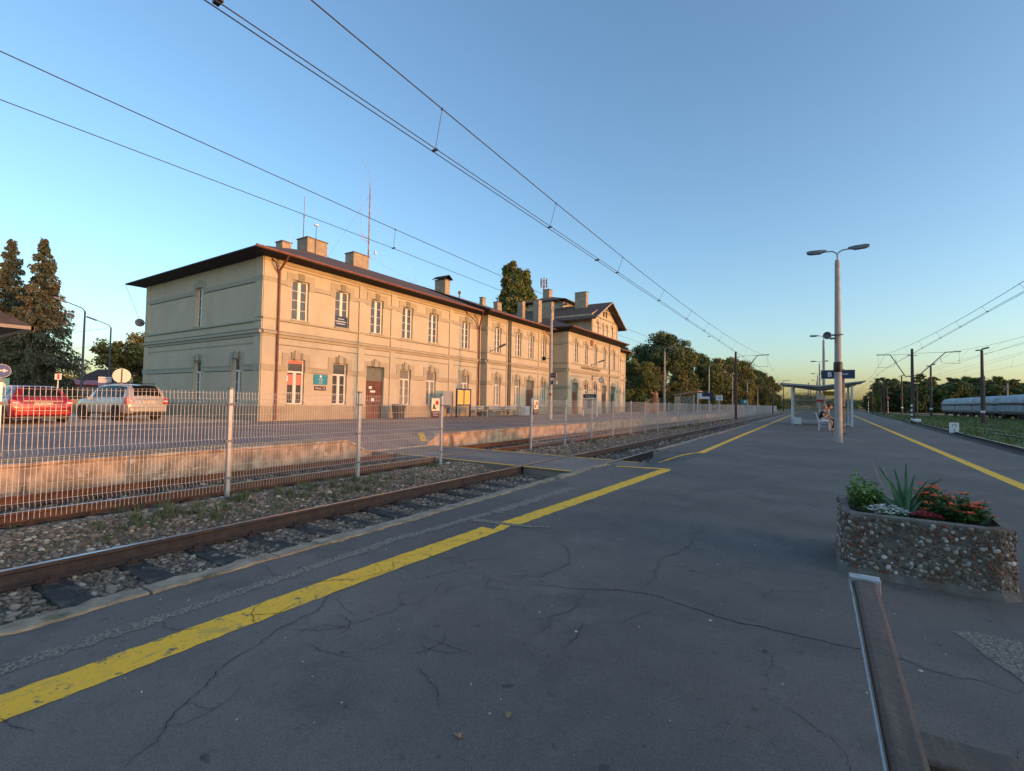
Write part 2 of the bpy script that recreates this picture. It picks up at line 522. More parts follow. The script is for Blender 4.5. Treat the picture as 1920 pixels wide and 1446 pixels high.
# painted lines
mb = MB()
def ribbon(mb, pts, wd, z=.0025, zf=None, jit=.0, seg=.25, rn=rnd):
    pp = []
    for (a, b) in zip(pts[:-1], pts[1:]):
        L = math.dist(a, b); k = max(1, int(L / seg))
        for q in range(k): pp.append((a[0] + (b[0] - a[0]) * q / k, a[1] + (b[1] - a[1]) * q / k))
    pp.append(pts[-1])
    vs = []
    for i, p in enumerate(pp):
        a = pp[max(0, i - 1)]; b = pp[min(len(pp) - 1, i + 1)]
        d = math.hypot(b[0] - a[0], b[1] - a[1]) or 1
        nx, ny = -(b[1] - a[1]) / d, (b[0] - a[0]) / d
        wv = wd[i * (len(wd) - 1) // max(1, len(pp) - 1)] if isinstance(wd, list) else wd
        for s_ in (-1, 1):
            h = wv / 2 + rn.uniform(-jit, jit)
            x, y = p[0] + nx * h * s_, p[1] + ny * h * s_
            vs.append((x, y, z + (float(zf(x, y)) if zf else 0)))
    mb.add(vs, [(2 * i, 2 * i + 1, 2 * i + 3, 2 * i + 2) for i in range(len(pp) - 1)])
ribbon(mb, [(-2.73, -4), (-2.72, 2), (-2.66, 3.85)], .225, jit=.006, seg=.05)
ribbon(mb, [(-2.62, 4.12), (-2.52, 6), (-2.42, 8.2), (-2.36, 9.25)], .20, jit=.007, seg=.06)
ribbon(mb, [(-2.60, 3.85), (-2.62, 4.12)], .12, jit=.03)
ribbon(mb, [(-2.3, 9.32), (-3.3, 9.1)], .13, .006, zi, jit=.01)
ribbon(mb, [(-2.46, 13.05), (-2.5, 20), (-2.56, 60), (-2.6, 170)], .16, jit=.004, seg=1)
ribbon(mb, [(-2.46, 13.1), (-3.25, 12.0)], .11, .006, zi, jit=.01)
ry = lambda y: edgeR(y) - (1.35 + .02 * y)
ribbon(mb, [(ry(y), y) for y in (-4, 6, 13, 20, 30, 45, 60, 90, 165)], .20, jit=.003, seg=2)
tag(mb.build('platform_marking', M['yellow'], fix=False), kind='structure')
mb = MB()
ribbon(mb, [(-3.10, -4), (-3.10, 1.5), (-3.16, 3.0), (-3.05, 4.4)], .10, jit=.022, seg=.035)
ribbon(mb, [(-3.02, 4.42), (-2.98, 6.4)], [.16, .05], z=.0035, jit=.03, seg=.04)
ribbon(mb, [(-3.0, 4.02), (-2.55, 4.10), (-2.2, 4.22)], [.10, .07, .02], z=.0045, jit=.025, seg=.03)
mb.add([(.66, 3.62, .002), (.74, 3.68, .002), (.86, 3.68, .002), (1.30, 3.62, .002), (1.35, 2.9, .002), (.98, 2.9, .002), (.84, 3.02, .002), (.80, 3.2, .002), (.74, 3.34, .002), (.71, 3.5, .002)], [tuple(range(10))])
o = mb.build('worn_strip', M['strip'], isl, fix=False)
# cracks
M['crack'] = mat('crack_dark', (.032, .030, .03), .95)
M['dust'] = mat('crack_dust', (.30, .27, .22), .95, col2=(.15, .135, .115), nscale=30)
def crack(mb, pts, wd, z, seed):
    rn = random.Random(seed)
    pp = [Vector((p[0], p[1])) for p in pts]
    for it in range(4):
        q = []
        for a, b in zip(pp[:-1], pp[1:]):
            d = (b - a); m_ = (a + b) / 2 + Vector((-d.y, d.x)) * rn.uniform(-.13, .13)
            q += [a, m_]
        q.append(pp[-1]); pp = q
    L = len(pp)
    ws = [wd * (.35 + .9 * rn.random()) * min(1, .25 + 3 * min(i, L - 1 - i) / L) for i in range(L)]
    vs = []
    for i, p in enumerate(pp):
        t = pp[min(L - 1, i + 1)] - pp[max(0, i - 1)]
        nrm = Vector((-t.y, t.x)).normalized()
        for s_ in (-1, 1):
            v = p + nrm * ws[i] * .5 * s_
            vs.append((v.x, v.y, z))
    mb.add(vs, [(2 * i, 2 * i + 1, 2 * i + 3, 2 * i + 2) for i in range(L - 1)])
ca, cb = MB(), MB()
CR = [([(-1.62, 2.83), (-1.31, 2.97), (-.93, 3.16), (-.55, 3.08), (-.19, 3.06), (.18, 3.08), (.8, 3.0)], .016, 1),
      ([(-1.26, 2.97), (-1.22, 2.72), (-1.30, 2.5), (-1.24, 2.24)], .012, 1), ([(-1.94, 3.85), (-1.72, 3.62), (-1.62, 3.2), (-1.60, 2.86)], .011, 1),
      ([(-.98, 3.16), (-1.01, 3.6), (-1.03, 3.99), (-.92, 4.5), (-.93, 5.2)], .011, 1), ([(-.95, 3.75), (-.82, 3.9), (-1.0, 4.05)], .008, 1),
      ([(-1.6, 2.86), (-1.75, 2.75), (-1.95, 2.78), (-1.85, 2.6), (-1.62, 2.7)], .006, 0), ([(-1.9, .62), (-2.0, .8), (-2.15, .95), (-2.32, 1.2), (-2.44, 1.52), (-2.6, 2.0), (-2.55, 2.4)], .009, 0),
      ([(-2.1, .75), (-2.02, .98), (-2.1, 1.16)], .005, 0), ([(-2.15, .95), (-2.0, 1.03)], .005, 0), ([(-2.44, 1.52), (-2.2, 1.7), (-2.1, 2.0), (-2.3, 2.3)], .007, 1),
      ([(-2.9, 2.0), (-2.68, 2.2), (-2.6, 2.5), (-2.8, 2.7)], .008, 0), ([(-2.75, 1.5), (-2.62, 1.62), (-2.66, 1.8)], .008, 0), ([(-3.0, 2.5), (-2.7, 2.9), (-2.3, 2.9), (-2.0, 3.3)], .008, 0),
      ([(-2.55, 2.35), (-2.3, 2.5), (-2.2, 2.85), (-2.45, 3.1)], .006, 0), ([(-2.95, 3.2), (-2.6, 3.4), (-2.35, 3.75)], .008, 0), ([(-3.5, 2.0), (-3.2, 1.95), (-3.0, 2.1)], .01, 1),
      ([(-1.1, 2.55), (-1.06, 2.35), (-1.08, 2.2)], .008, 0), ([(-.4, 4.9), (.0, 5.3), (.6, 5.4)], .008, 0), ([(-2.2, 5.6), (-1.4, 6.0), (-.5, 5.8), (.3, 6.4)], .01, 0),
      ([(-2.3, 7.4), (-1.0, 7.8), (.5, 7.6), (2.4, 8.2)], .014, 0), ([(-2.3, 10.5), (-.6, 10.9), (1.8, 10.6), (4.2, 11.2)], .02, 0), ([(-2.2, 15.0), (0, 15.6), (2.5, 15.1), (4.6, 15.8)], .03, 0),
      ([(-2.2, 19.0), (0.2, 18.6), (2.5, 19.3)], .04, 0), ([(1.0, 2.0), (1.2, 2.5), (1.1, 2.8)], .008, 0), ([(-.2, 2.4), (0.1, 2.1), (.1, 1.8)], .005, 0)]
for i, (p, wd, k) in enumerate(CR):
    if k: crack(cb, p, wd * .8, .003, i); crack(ca, [(x + .002, y - .003) for x, y in p], wd * .3, .0042, i)
    else: crack(ca, p, wd * .6, .0045, i)
ca.build('crack', M['crack'], isl, fix=False); cb.build('crack', M['dust'], isl, fix=False)
# fine webs of hairline cracks
rn = random.Random(77); hc = MB()
for k in range(46):
    cx_, cy_ = rn.choice([(-2.6, 2.6), (-2.1, 1.4), (-1.9, 3.0), (-1.0, 4.2), (0.2, 3.6), (-.6, 2.0), (-1.5, 5.2), (.6, 7.0)])
    x = cx_ + rn.gauss(0, .45); y = cy_ + rn.gauss(0, .5); a = rn.random() * 6.28; cv = rn.uniform(-2.6, 2.6); p_ = [(x, y)]
    if x < -3.4: continue
    for q in range(4):
        a += cv * .3; x += math.cos(a) * .09; y += math.sin(a) * .09; p_.append((x, y))
    crack(hc, p_, rn.uniform(.0025, .0045), .0048, 300 + k)
hc.build('hairline_crack', M['crack'], isl, fix=False)
# loose grit and leaf bits
mb = MB(); rn = random.Random(8)
for k in range(900):
    x = rn.uniform(-3.4, 3); y = rn.uniform(.4, 8) if k % 3 else rn.uniform(.4, 3); s_ = rn.uniform(.0015, .0045)
    mb.cbox((x, y, s_ * .5), (s_ * rn.uniform(1, 3), s_ * 1.5, s_), rn.random() * 3)
tag(mb.build('grit', M['stones']), 'tiny loose stones scattered over the dark asphalt platform', 'grit', kind='stuff')
leafp = MB().add([(-.018, 0, .004), (0, -.012, .010), (.022, -.004, .003), (.012, .014, .012), (-.006, .012, .003)], [(0, 1, 2, 3, 4)])
M['deadleaf'] = mat('dead_leaf', (.30, .20, .11), .8, col2=(.2, .12, .07), nscale=40)
lp = leafp.build('dead_leaf', M['deadleaf'])
for k, (x, y, lab) in enumerate([(-1.12, 1.42, 'curled brown dead leaf on dark asphalt, nearest one left of the middle'), (-1.02, 1.62, 'small pale dead leaf on asphalt, farther of the pair'), (-.86, 1.18, 'dark brown dead leaf on asphalt at the bottom middle')]):
    o = lp if k == 0 else lp.copy()
    if k: COL.objects.link(o)
    o.location = (x, y, .004); o.rotation_euler = (0, 0, k * 2.1)
    tag(o, lab, 'leaf', 'dead leaves on the platform')

# ---- platform one beside the station and the paved yard
def zp(x, y):
    s_ = np.clip((y - 9.1) / .75, 0, 1) * np.clip((13.1 - y) / .75, 0, 1)
    return .05 - .375 * s_ * np.clip((x + 13.4) / 1.9, 0, 1)
xs = [-23.6, -20, -16, -13.4, -12.9, -12.4, -11.9, -11.46]
mb = MB(); vs = []; fs = []; n = len(xs)
ysp = [-30, 0, 5, 8, 9.1, 9.35, 9.6, 9.85, 10.5, 11.4, 12.35, 12.6, 12.85, 13.1, 15, 20, 30, 40, 60, 80, 120, 175]
for y in ysp:
    for x in xs: vs.append((x, y, float(zp(x, y))))
for j in range(len(ysp) - 1):
    for i in range(n - 1):
        a = j * n + i; fs.append((a, a + 1, a + n + 1, a + n))
mb.add(vs, fs)
tag(mb.build('station_platform', M['asphalt_old']), kind='structure')
mb = MB(); vs = []; fs = []
yw = [-30 + .5 * k for k in range(int(205 / .5) + 1)]
yw = sorted(set([y for y in yw if not 9 < y < 13.2] + [9.1, 9.35, 9.6, 9.85, 10.5, 11.4, 12.35, 12.6, 12.85, 13.1]))
rows = []
for y in yw:
    zt = float(zp(-11.46, y))
    j = rnd.uniform(-.02, .02) if y < 60 else 0
    rows.append([(-11.45 + j, y, -.62), (-11.44 + rnd.uniform(-.02, .02), y, (zt - .62) / 2), (-11.45 + j * .5, y, zt - .06), (-11.40 + rnd.uniform(-.02, .015), y, zt - .045), (-11.40 + rnd.uniform(-.015, .012), y, zt + .006), (-11.68, y, zt + .006)])
for r_ in rows: vs += r_
for j in range(len(rows) - 1):
    for q in range(5):
        a = j * 6 + q; fs.append((a, a + 6, a + 7, a + 1))
mb.add(vs, fs)
tag(mb.build('platform_wall', M['wallp']), kind='structure')
mb = MB()
ribbon(mb, [(-11.95, -30), (-11.95, 9.0)], .11, .055, jit=.004, seg=1)
ribbon(mb, [(-11.95, 13.3), (-11.95, 60), (-11.95, 170)], .11, .055, jit=.004, seg=1)
for a, b in (((-12.3, 9.15), (-11.6, 9.75)), ((-12.3, 13.05), (-11.6, 12.5))):
    ribbon(mb, [a, b], .2, .006, zp, seg=.1)
tag(mb.build('platform_marking', M['yellow'], fix=False), kind='structure')
mb = MB(); mb.quad((-23.6, -60, .044), (-90, -60, .044), (-90, 13.2, .044), (-23.6, 13.2, .044)); mb.quad((-37.4, 13.2, .044), (-90, 13.2, .044), (-90, 80, .044), (-37.4, 80, .044))
tag(mb.build('station_yard', M['yard'], fix=False), kind='structure')
mb = MB(); mb.quad((-90, -60, .03), (-240, -60, .03), (-240, 220, .03), (-90, 220, .03))
tag(mb.build('far_street', M['far'], fix=False), kind='structure')

# ---- crossing deck
mb = MB()
for xa, xb in ((-11.5, -10.60), (-10.42, -9.10), (-8.92, -6.24), (-6.06, -4.74), (-4.56, -3.4)):
    mb.box(xa, xb, 10.02 + .02 * (xa + 11), 12.9, -.6, -.352)
tag(mb.build('crossing_deck', M['asphalt_old']), kind='structure')
mb = MB()
for xa, xb in ((-10.9, -10.62), (-10.40, -9.12), (-8.90, -6.26), (-6.04, -4.76), (-4.54, -4.0)):
    for y in (10.12, 12.83):
        mb.quad((xa, y - .055, -.348), (xb, y - .055, -.348), (xb, y + .055, -.348), (xa, y + .055, -.348))
tag(mb.build('crossing_marking', M['yellow'], fix=False), kind='structure')

# ---- ballast
def zb(x, y):
    b = -.545 + .035 * (fbm(x * 1.3, y * 1.3) - .45) * 2
    mid = np.exp(-(np.abs(x + 7.7) / .85) ** 3) * .15          # heap between the two tracks
    return b + mid
v, f = grid(-11.5, -3.5, -6, 40, .12, zb)
tag(link('ballast', npmesh('ballast', v, f, M['ground_b'])), kind='structure')
v, f = grid(-11.5, -3.5, 40, 175, 1.0, lambda x, y: -.54 + 0 * x + np.exp(-(np.abs(x + 7.7) / .85) ** 3) * .15)
tag(link('ballast', npmesh('ballast', v, f, M['ground_b'])), kind='structure')
# loose stones
def stones(name, n, xr, yf, zf, sr, seed, label):
    rs = np.random.RandomState(seed)
    t = (1 + 5 ** .5) / 2
    iv = np.array([(-1, t, 0), (1, t, 0), (-1, -t, 0), (1, -t, 0), (0, -1, t), (0, 1, t), (0, -1, -t), (0, 1, -t), (t, 0, -1), (t, 0, 1), (-t, 0, -1), (-t, 0, 1)]) / 1.9
    it = np.array([(0, 11, 5), (0, 5, 1), (0, 1, 7), (0, 7, 10), (0, 10, 11), (1, 5, 9), (5, 11, 4), (11, 10, 2), (10, 7, 6), (7, 1, 8), (3, 9, 4), (3, 4, 2), (3, 2, 6), (3, 6, 8), (3, 8, 9), (4, 9, 5), (2, 4, 11), (6, 2, 10), (8, 6, 7), (9, 8, 1)])
    x = rs.uniform(xr[0], xr[1], n); y = yf(rs, n)
    if name == 'ballast_stones' and seed == 1:
        ph = np.abs(((y + 5.44 + .315) % .63) - .315)
        keep = ~((ph < .125) & (x > -6.75) & (rs.rand(n) > .16)); x = x[keep]; y = y[keep]; n = len(x)
    s = rs.uniform(sr[0], sr[1], n) * (1 + .25 * rs.randn(n)).clip(.5, 1.9) * np.where(rs.rand(n) > .985, 1.8, 1)
    sc = np.stack([s * rs.uniform(.8, 1.3, n), s * rs.uniform(.8, 1.3, n), s * rs.uniform(.45, .8, n)], 1)
    V = iv[None] * (1 + .22 * rs.randn(n, 12, 1).clip(-1.5, 1.5)) * sc[:, None, :]
    a = rs.rand(n) * 6.28; b = rs.rand(n) * .8 - .4
    ca_, sa = np.cos(a)[:, None], np.sin(a)[:, None]
    V = np.stack([V[..., 0] * np.cos(b)[:, None] - V[..., 2] * np.sin(b)[:, None], V[..., 1], V[..., 0] * np.sin(b)[:, None] + V[..., 2] * np.cos(b)[:, None]], -1)
    V = np.stack([V[..., 0] * ca_ - V[..., 1] * sa, V[..., 0] * sa + V[..., 1] * ca_, V[..., 2]], -1)
    z = zf(x, y) + s * .28
    V += np.stack([x, y, z], 1)[:, None, :]
    F = (it[None] + (np.arange(n) * 12)[:, None, None]).reshape(-1, 3)
    return tag(link(name, npmesh(name, V.reshape(-1, 3), F, M['stones'], 3)), label, 'gravel', kind='stuff')
sel = lambda a, b, p: (lambda rs, n: a + (b - a) * rs.rand(n) ** p)
stones('ballast_stones', 44000, (-8.7, -3.70), sel(-.5, 9.9, 1.25), zb, (.007, .026), 1, 'loose pale and brown ballast stones around the near track')
stones('ballast_stones', 14000, (-8.9, -3.72), sel(13.0, 60, 1.7), zb, (.018, .048), 2, 'loose pale ballast stones beyond the crossing along the fence')
stones('ballast_stones', 2200, (-11.3, -9), sel(-.5, 40, 1.3), zb, (.02, .05), 5, 'sparse stones between the rusty rails under the station platform wall')
# weeds and grass tufts
def tufts(name, pts, mtl, seed, label, cat='weeds', h=(.05, .14), k=14, spread=.05, wd=.004):
    rs = np.random.RandomState(seed); V = []; 
    for (x, y, z, sc) in pts:
        m_ = int(k * (.6 + .8 * rs.rand()))
        for q in range(m_):
            a = rs.rand() * 6.28; r_ = rs.rand() * spread * sc; hh = rs.uniform(*h) * sc
            bx, by = x + math.cos(a) * r_, y + math.sin(a) * r_
            ln = rs.uniform(.1, .7) * hh; a2 = a + rs.uniform(-.6, .6)
            tx, ty = bx + math.cos(a2) * ln, by + math.sin(a2) * ln
            px, py = -math.sin(a2) * wd * sc, math.cos(a2) * wd * sc
            mx_, my = (bx * .6 + tx * .4), (by * .6 + ty * .4)
            V += [(bx - px, by - py, z), (bx + px, by + py, z), (mx_ + px, my + py, z + hh * .65), (mx_ - px, my - py, z + hh * .65),
                  (mx_ - px, my - py, z + hh * .65), (mx_ + px, my + py, z + hh * .65), (tx + px * .2, ty + py * .2, z + hh), (tx - px * .2, ty - py * .2, z + hh)]
    V = np.array(V); F = np.arange(len(V)).reshape(-1, 4)
    return tag(link(name, npmesh(name, V, F, mtl)), label, cat, kind='stuff')
rn = random.Random(12)
pts = []
for k in range(150):
    x = rn.uniform(-8.6, -6.4); y = rn.uniform(1, 9.5)
    if rn.random() < .6: x = rn.uniform(-7.9, -6.9); y = rn.uniform(2.2, 6.5)
    pts.append((x, y, float(zb(np.array(x), np.array(y))), rn.uniform(.4, 1.2)))
for k in range(120):
    x = rn.uniform(-8.6, -7.4); y = rn.uniform(13.2, 60); pts.append((x, y, float(zb(np.array(x), np.array(y))), rn.uniform(.5, 1.7)))
M['weed'] = mat('weed_green', (.085, .12, .045), .8, col2=(.13, .13, .06), nscale=2, island=.4)
tufts('weeds', pts, M['weed'], 3, 'low green weeds growing out of the ballast by the fence', k=26, spread=.09, wd=.005)

# ---- railway tracks
def rail_mb(x, y0, y1, z, mb, slope=0.0, seg=1, xf=None):
    prof = [(-.068, -.165), (.068, -.165), (.068, -.152), (.012, -.135), (.010, -.045), (.036, -.032), (.036, -.008), (.028, 0), (-.028, 0), (-.036, -.008), (-.036, -.032), (-.010, -.045), (-.012, -.135), (-.068, -.152)]
    yl = list(np.linspace(y0, y1, seg + 1)); n = len(prof)
    vs = []
    for y in yl:
        xx = xf(y) if xf else x
        vs += [(xx + a, y, z + b) for a, b in prof]
    fs = []
    for j in range(len(yl) - 1):
        for k in range(n):
            fs.append((j * n + k, j * n + (k + 1) % n, (j + 1) * n + (k + 1) % n, (j + 1) * n + k))
    fs += [tuple(range(n)), tuple(len(vs) - n + k for k in range(n - 1, -1, -1))]
    mb.add(vs, fs)
def track(name, xa, xb, y0, y1, z, mrail, label, sleepers=None, group='railway tracks', xf=None, shiny=True):
    t = empty(name, ((xa + xb) / 2, y0, z), 0, label, 'railway track', group)
    for x in (xa, xb):
        mb = MB()
        off = x - (xa + xb) / 2
        g = (lambda y, o=off: xf(y) + o) if xf else None
        rail_mb(x, y0, y1, z, mb, seg=24 if xf else 1, xf=g)
        rl = mb.build('rail', mrail, t, world=True)
        if shiny:
            mb = MB()
            yl = np.linspace(y0, y1, 25 if xf else 2)
            for a, b in zip(yl[:-1], yl[1:]):
                pa = g(a) if g else x; pb = g(b) if g else x
                mb.quad((pa - .027, a, z + .002), (pa + .027, a, z + .002), (pb + .027, b, z + .002), (pb - .027, b, z + .002))
            c = mb.build('running_surface', M['railtop'], t, world=True, fix=False)
            c.parent = rl
    if sleepers:
        ya, step, cnt = sleepers
        pm = None
        for k in range(cnt):
            y = ya + step * k
            if 10.0 < y < 12.95: continue
            if pm is None:
                mb = MB()
                mb.box(-1.25, 1.25, -.12, .12, -.16, 0)
                pm = mb.build('sleeper', M['sleeper'], t, bevel=.008)
                o = pm
                mb = MB()
                for sx in (-.75, .75):
                    mb.box(sx - .17, sx + .17, -.075, .075, .0, .012)
                    for q in (-1, 1):
                        mb.box(sx + q * .095 - .022, sx + q * .095 + .022, -.045, .045, .012, .045)
                        mb.cbox((sx + q * .115, 0, .05), (.026, .026, .045))
                pl = mb.build('base_plate', mrail, pm)
            else:
                o = pm.copy(); COL.objects.link(o); o.parent = t
                if y < 30:
                    c = pl.copy(); COL.objects.link(c); c.parent = o
            o.location = ((xf(y) if xf else (xa + xb) / 2) - t.location.x, y - y0, -.178)
    return t
t2 = track('railway_track', -6.15, -4.65, -6, 175, -.348, M['rail'], 'near track with dark shiny-topped rails between the white mesh fence and the island platform', (-5.5 + .06, .63, 92))
t1 = track('railway_track', -10.51, -9.01, -6, 175, -.348, M['railorange'], 'orange rusty track below the wall of the station platform', (-5.2, .65, 50), shiny=True)
e3 = lambda y: edgeR(y) + 1.2 + .012 * max(0, y - 26)
t3 = track('railway_track', 5.5, 7.0, -6, 175, -.30, M['rail'], 'dark track right along the right edge of the island platform', None, xf=e3)
for xc, lab in ((11.3, 'first track out in the grassy yard on the right'), (15.4, 'second track out in the grassy yard on the right'), (19.4, 'third track out in the grassy yard, before the wagons')):
    track('railway_track', xc - .75, xc + .75, -6, 260, -.34, M['rail'], lab, None, shiny=True)
track('railway_track', 27.0, 28.5, -6, 260, -.34, M['rail'], 'siding track under the grey freight wagons', None)

# grass on the right
mb = MB(); vs = []; fs = []
yl = np.linspace(-12, 270, 60)
v, f = grid(0, 1, 0, 1, .1, lambda x, y: 0 * x)
V = []; nx = 36
for y in yl:
    x0 = float(edgeR(y)) - .02
    for k in range(nx):
        x = x0 + (90 - x0) * (k / (nx - 1)) ** 1.5
        z = -.47 + .05 * (fbm(np.array(x * .7), np.array(y * .7)) - .4)
        V.append((x, y, float(z)))
F = [(j * nx + i, j * nx + i + 1, (j + 1) * nx + i + 1, (j + 1) * nx + i) for j in range(len(yl) - 1) for i in range(nx - 1)]
tag(link('yard_ground', npmesh('yard_ground', np.array(V), np.array(F), M['grass'])), kind='structure')
mb = MB(); yb_ = np.linspace(-12, 170, 40)
for a, b in zip(yb_[:-1], yb_[1:]):
    ea, eb = float(edgeR(a)), float(edgeR(b)); mb.quad((ea - .01, a, -.425), (ea + 2.15, a, -.425), (eb + 2.15, b, -.425), (eb - .01, b, -.425))
M['shadedbed'] = mat('shadowed_track_bed', (.065, .052, .042), .95, col2=(.035, .03, .026), nscale=8, bump=1, bscale=40)  # track bed coloured dark for the shadow along the platform edge
tag(mb.build('track_bed', M['shadedbed'], fix=False), kind='structure')
rn = random.Random(5); pts = []
while len(pts) < 2600:
    y = 12 + 120 * rn.random() ** 1.4; x = float(edgeR(y)) + .4 + (26 if y > 40 else 14) * rn.random() ** 1.3
    if x < float(edgeR(y)) + 2.25: continue
    if abs(x - e3(y) - .75) < .15 or abs(x - e3(y) + .75) < .15: continue
    if any(abs(x - q) < .12 for q in (10.55, 12.05, 14.65, 16.15, 18.65, 20.15)): continue
    pts.append((x, y, -.48, rn.uniform(.7, 1.5) * (1 + y / 60)))
tufts('grass', pts, M['blade'], 9, 'green grass covering the ground between the tracks on the right', 'grass', h=(.05, .14), k=16, spread=.22, wd=.009)

# ================================================================== station building
st = empty('station_building', (-23.5, 13.2, 0), 0, 'long two-storey beige railway station with dark roofs, chimneys and a central gable', 'station building')
XA, XB, XC = -23.5, -22.84, -20.9
Y0, Y1, Y2, Y3, Y4 = 13.25, 31.9, 43.35, 58.6, 66.3
ZW = 8.5
def PX(X):
    return lambda u, z, d: (X + d, u, z)
def PY(Y):
    return lambda u, z, d: (u, Y - d, z)
def facade(mb, P, u0, u1, z0, z1, ops, depth=.24):
    us = sorted(set([u0, u1] + [o[0] for o in ops] + [o[1] for o in ops]))
    zs = sorted(set([z0, z1] + [o[2] for o in ops] + [o[3] for o in ops]))
    for a, b in zip(us[:-1], us[1:]):
        for c, d in zip(zs[:-1], zs[1:]):
            um, zm = (a + b) / 2, (c + d) / 2
            if any(o[0] < um < o[1] and o[2] < zm < o[3] for o in ops): continue
            mb.quad(P(a, c, 0), P(b, c, 0), P(b, d, 0), P(a, d, 0))
    for a, b, c, d in ops:
        mb.quad(P(a, c, 0), P(a, c, -depth), P(a, d, -depth), P(a, d, 0))
        mb.quad(P(b, c, 0), P(b, d, 0), P(b, d, -depth), P(b, c, -depth))
        mb.quad(P(a, d, 0), P(a, d, -depth), P(b, d, -depth), P(b, d, 0))
        mb.quad(P(a, c, 0), P(b, c, 0), P(b, c, -depth), P(a, c, -depth))
        mb.quad(P(a, c, -depth - .25), P(b, c, -depth - .25), P(b, d, -depth - .25), P(a, d, -depth - .25))
def bar(mb, P, u0, u1, z0, z1, d, d0=-.01):
    p = [P(u0, z0, d0), P(u1, z0, d0), P(u1, z0, d), P(u0, z0, d), P(u0, z1, d0), P(u1, z1, d0), P(u1, z1, d), P(u0, z1, d)]
    mb.add(p, [(0, 3, 2, 1), (4, 5, 6, 7), (0, 1, 5, 4), (1, 2, 6, 5), (2, 3, 7, 6), (3, 0, 4, 7)])
def bars(mb, P, u0, u1, z0, z1, d, holes):
    """a band broken at the openings it meets"""
    cur = u0
    for a, b, c, e in sorted(holes):
        if e <= z0 or c >= z1: continue
        if b <= u0 or a >= u1: continue
        if a > cur: bar(mb, P, cur, a, z0, z1, d)
        cur = max(cur, b)
    if cur < u1: bar(mb, P, cur, u1, z0, z1, d)

ZU = (5.46, 7.62); ZL = (.92, 3.33)
up_y = [15.32, 18.04, 20.68, 23.39, 26.02, 29.88]
lo1 = [('w', 15.2), ('w', 18.0), ('d', 20.66), ('w', 23.3), ('w', 25.9), ('w', 29.85)]
up2 = [33.51, 36.87, 39.2, 41.75]
lo2 = [('w', 33.5), ('w', 36.75), ('d', 39.05), ('w', 41.65)]
up3 = [45.2, 47.8, 50.46, 53.2, 56.3]
lo3 = [('g', 45.05), ('b', 47.9), ('b', 50.5), ('g', 53.2), ('g', 56.1)]
up4 = [63.9]; lo4 = [('w', 63.9)]

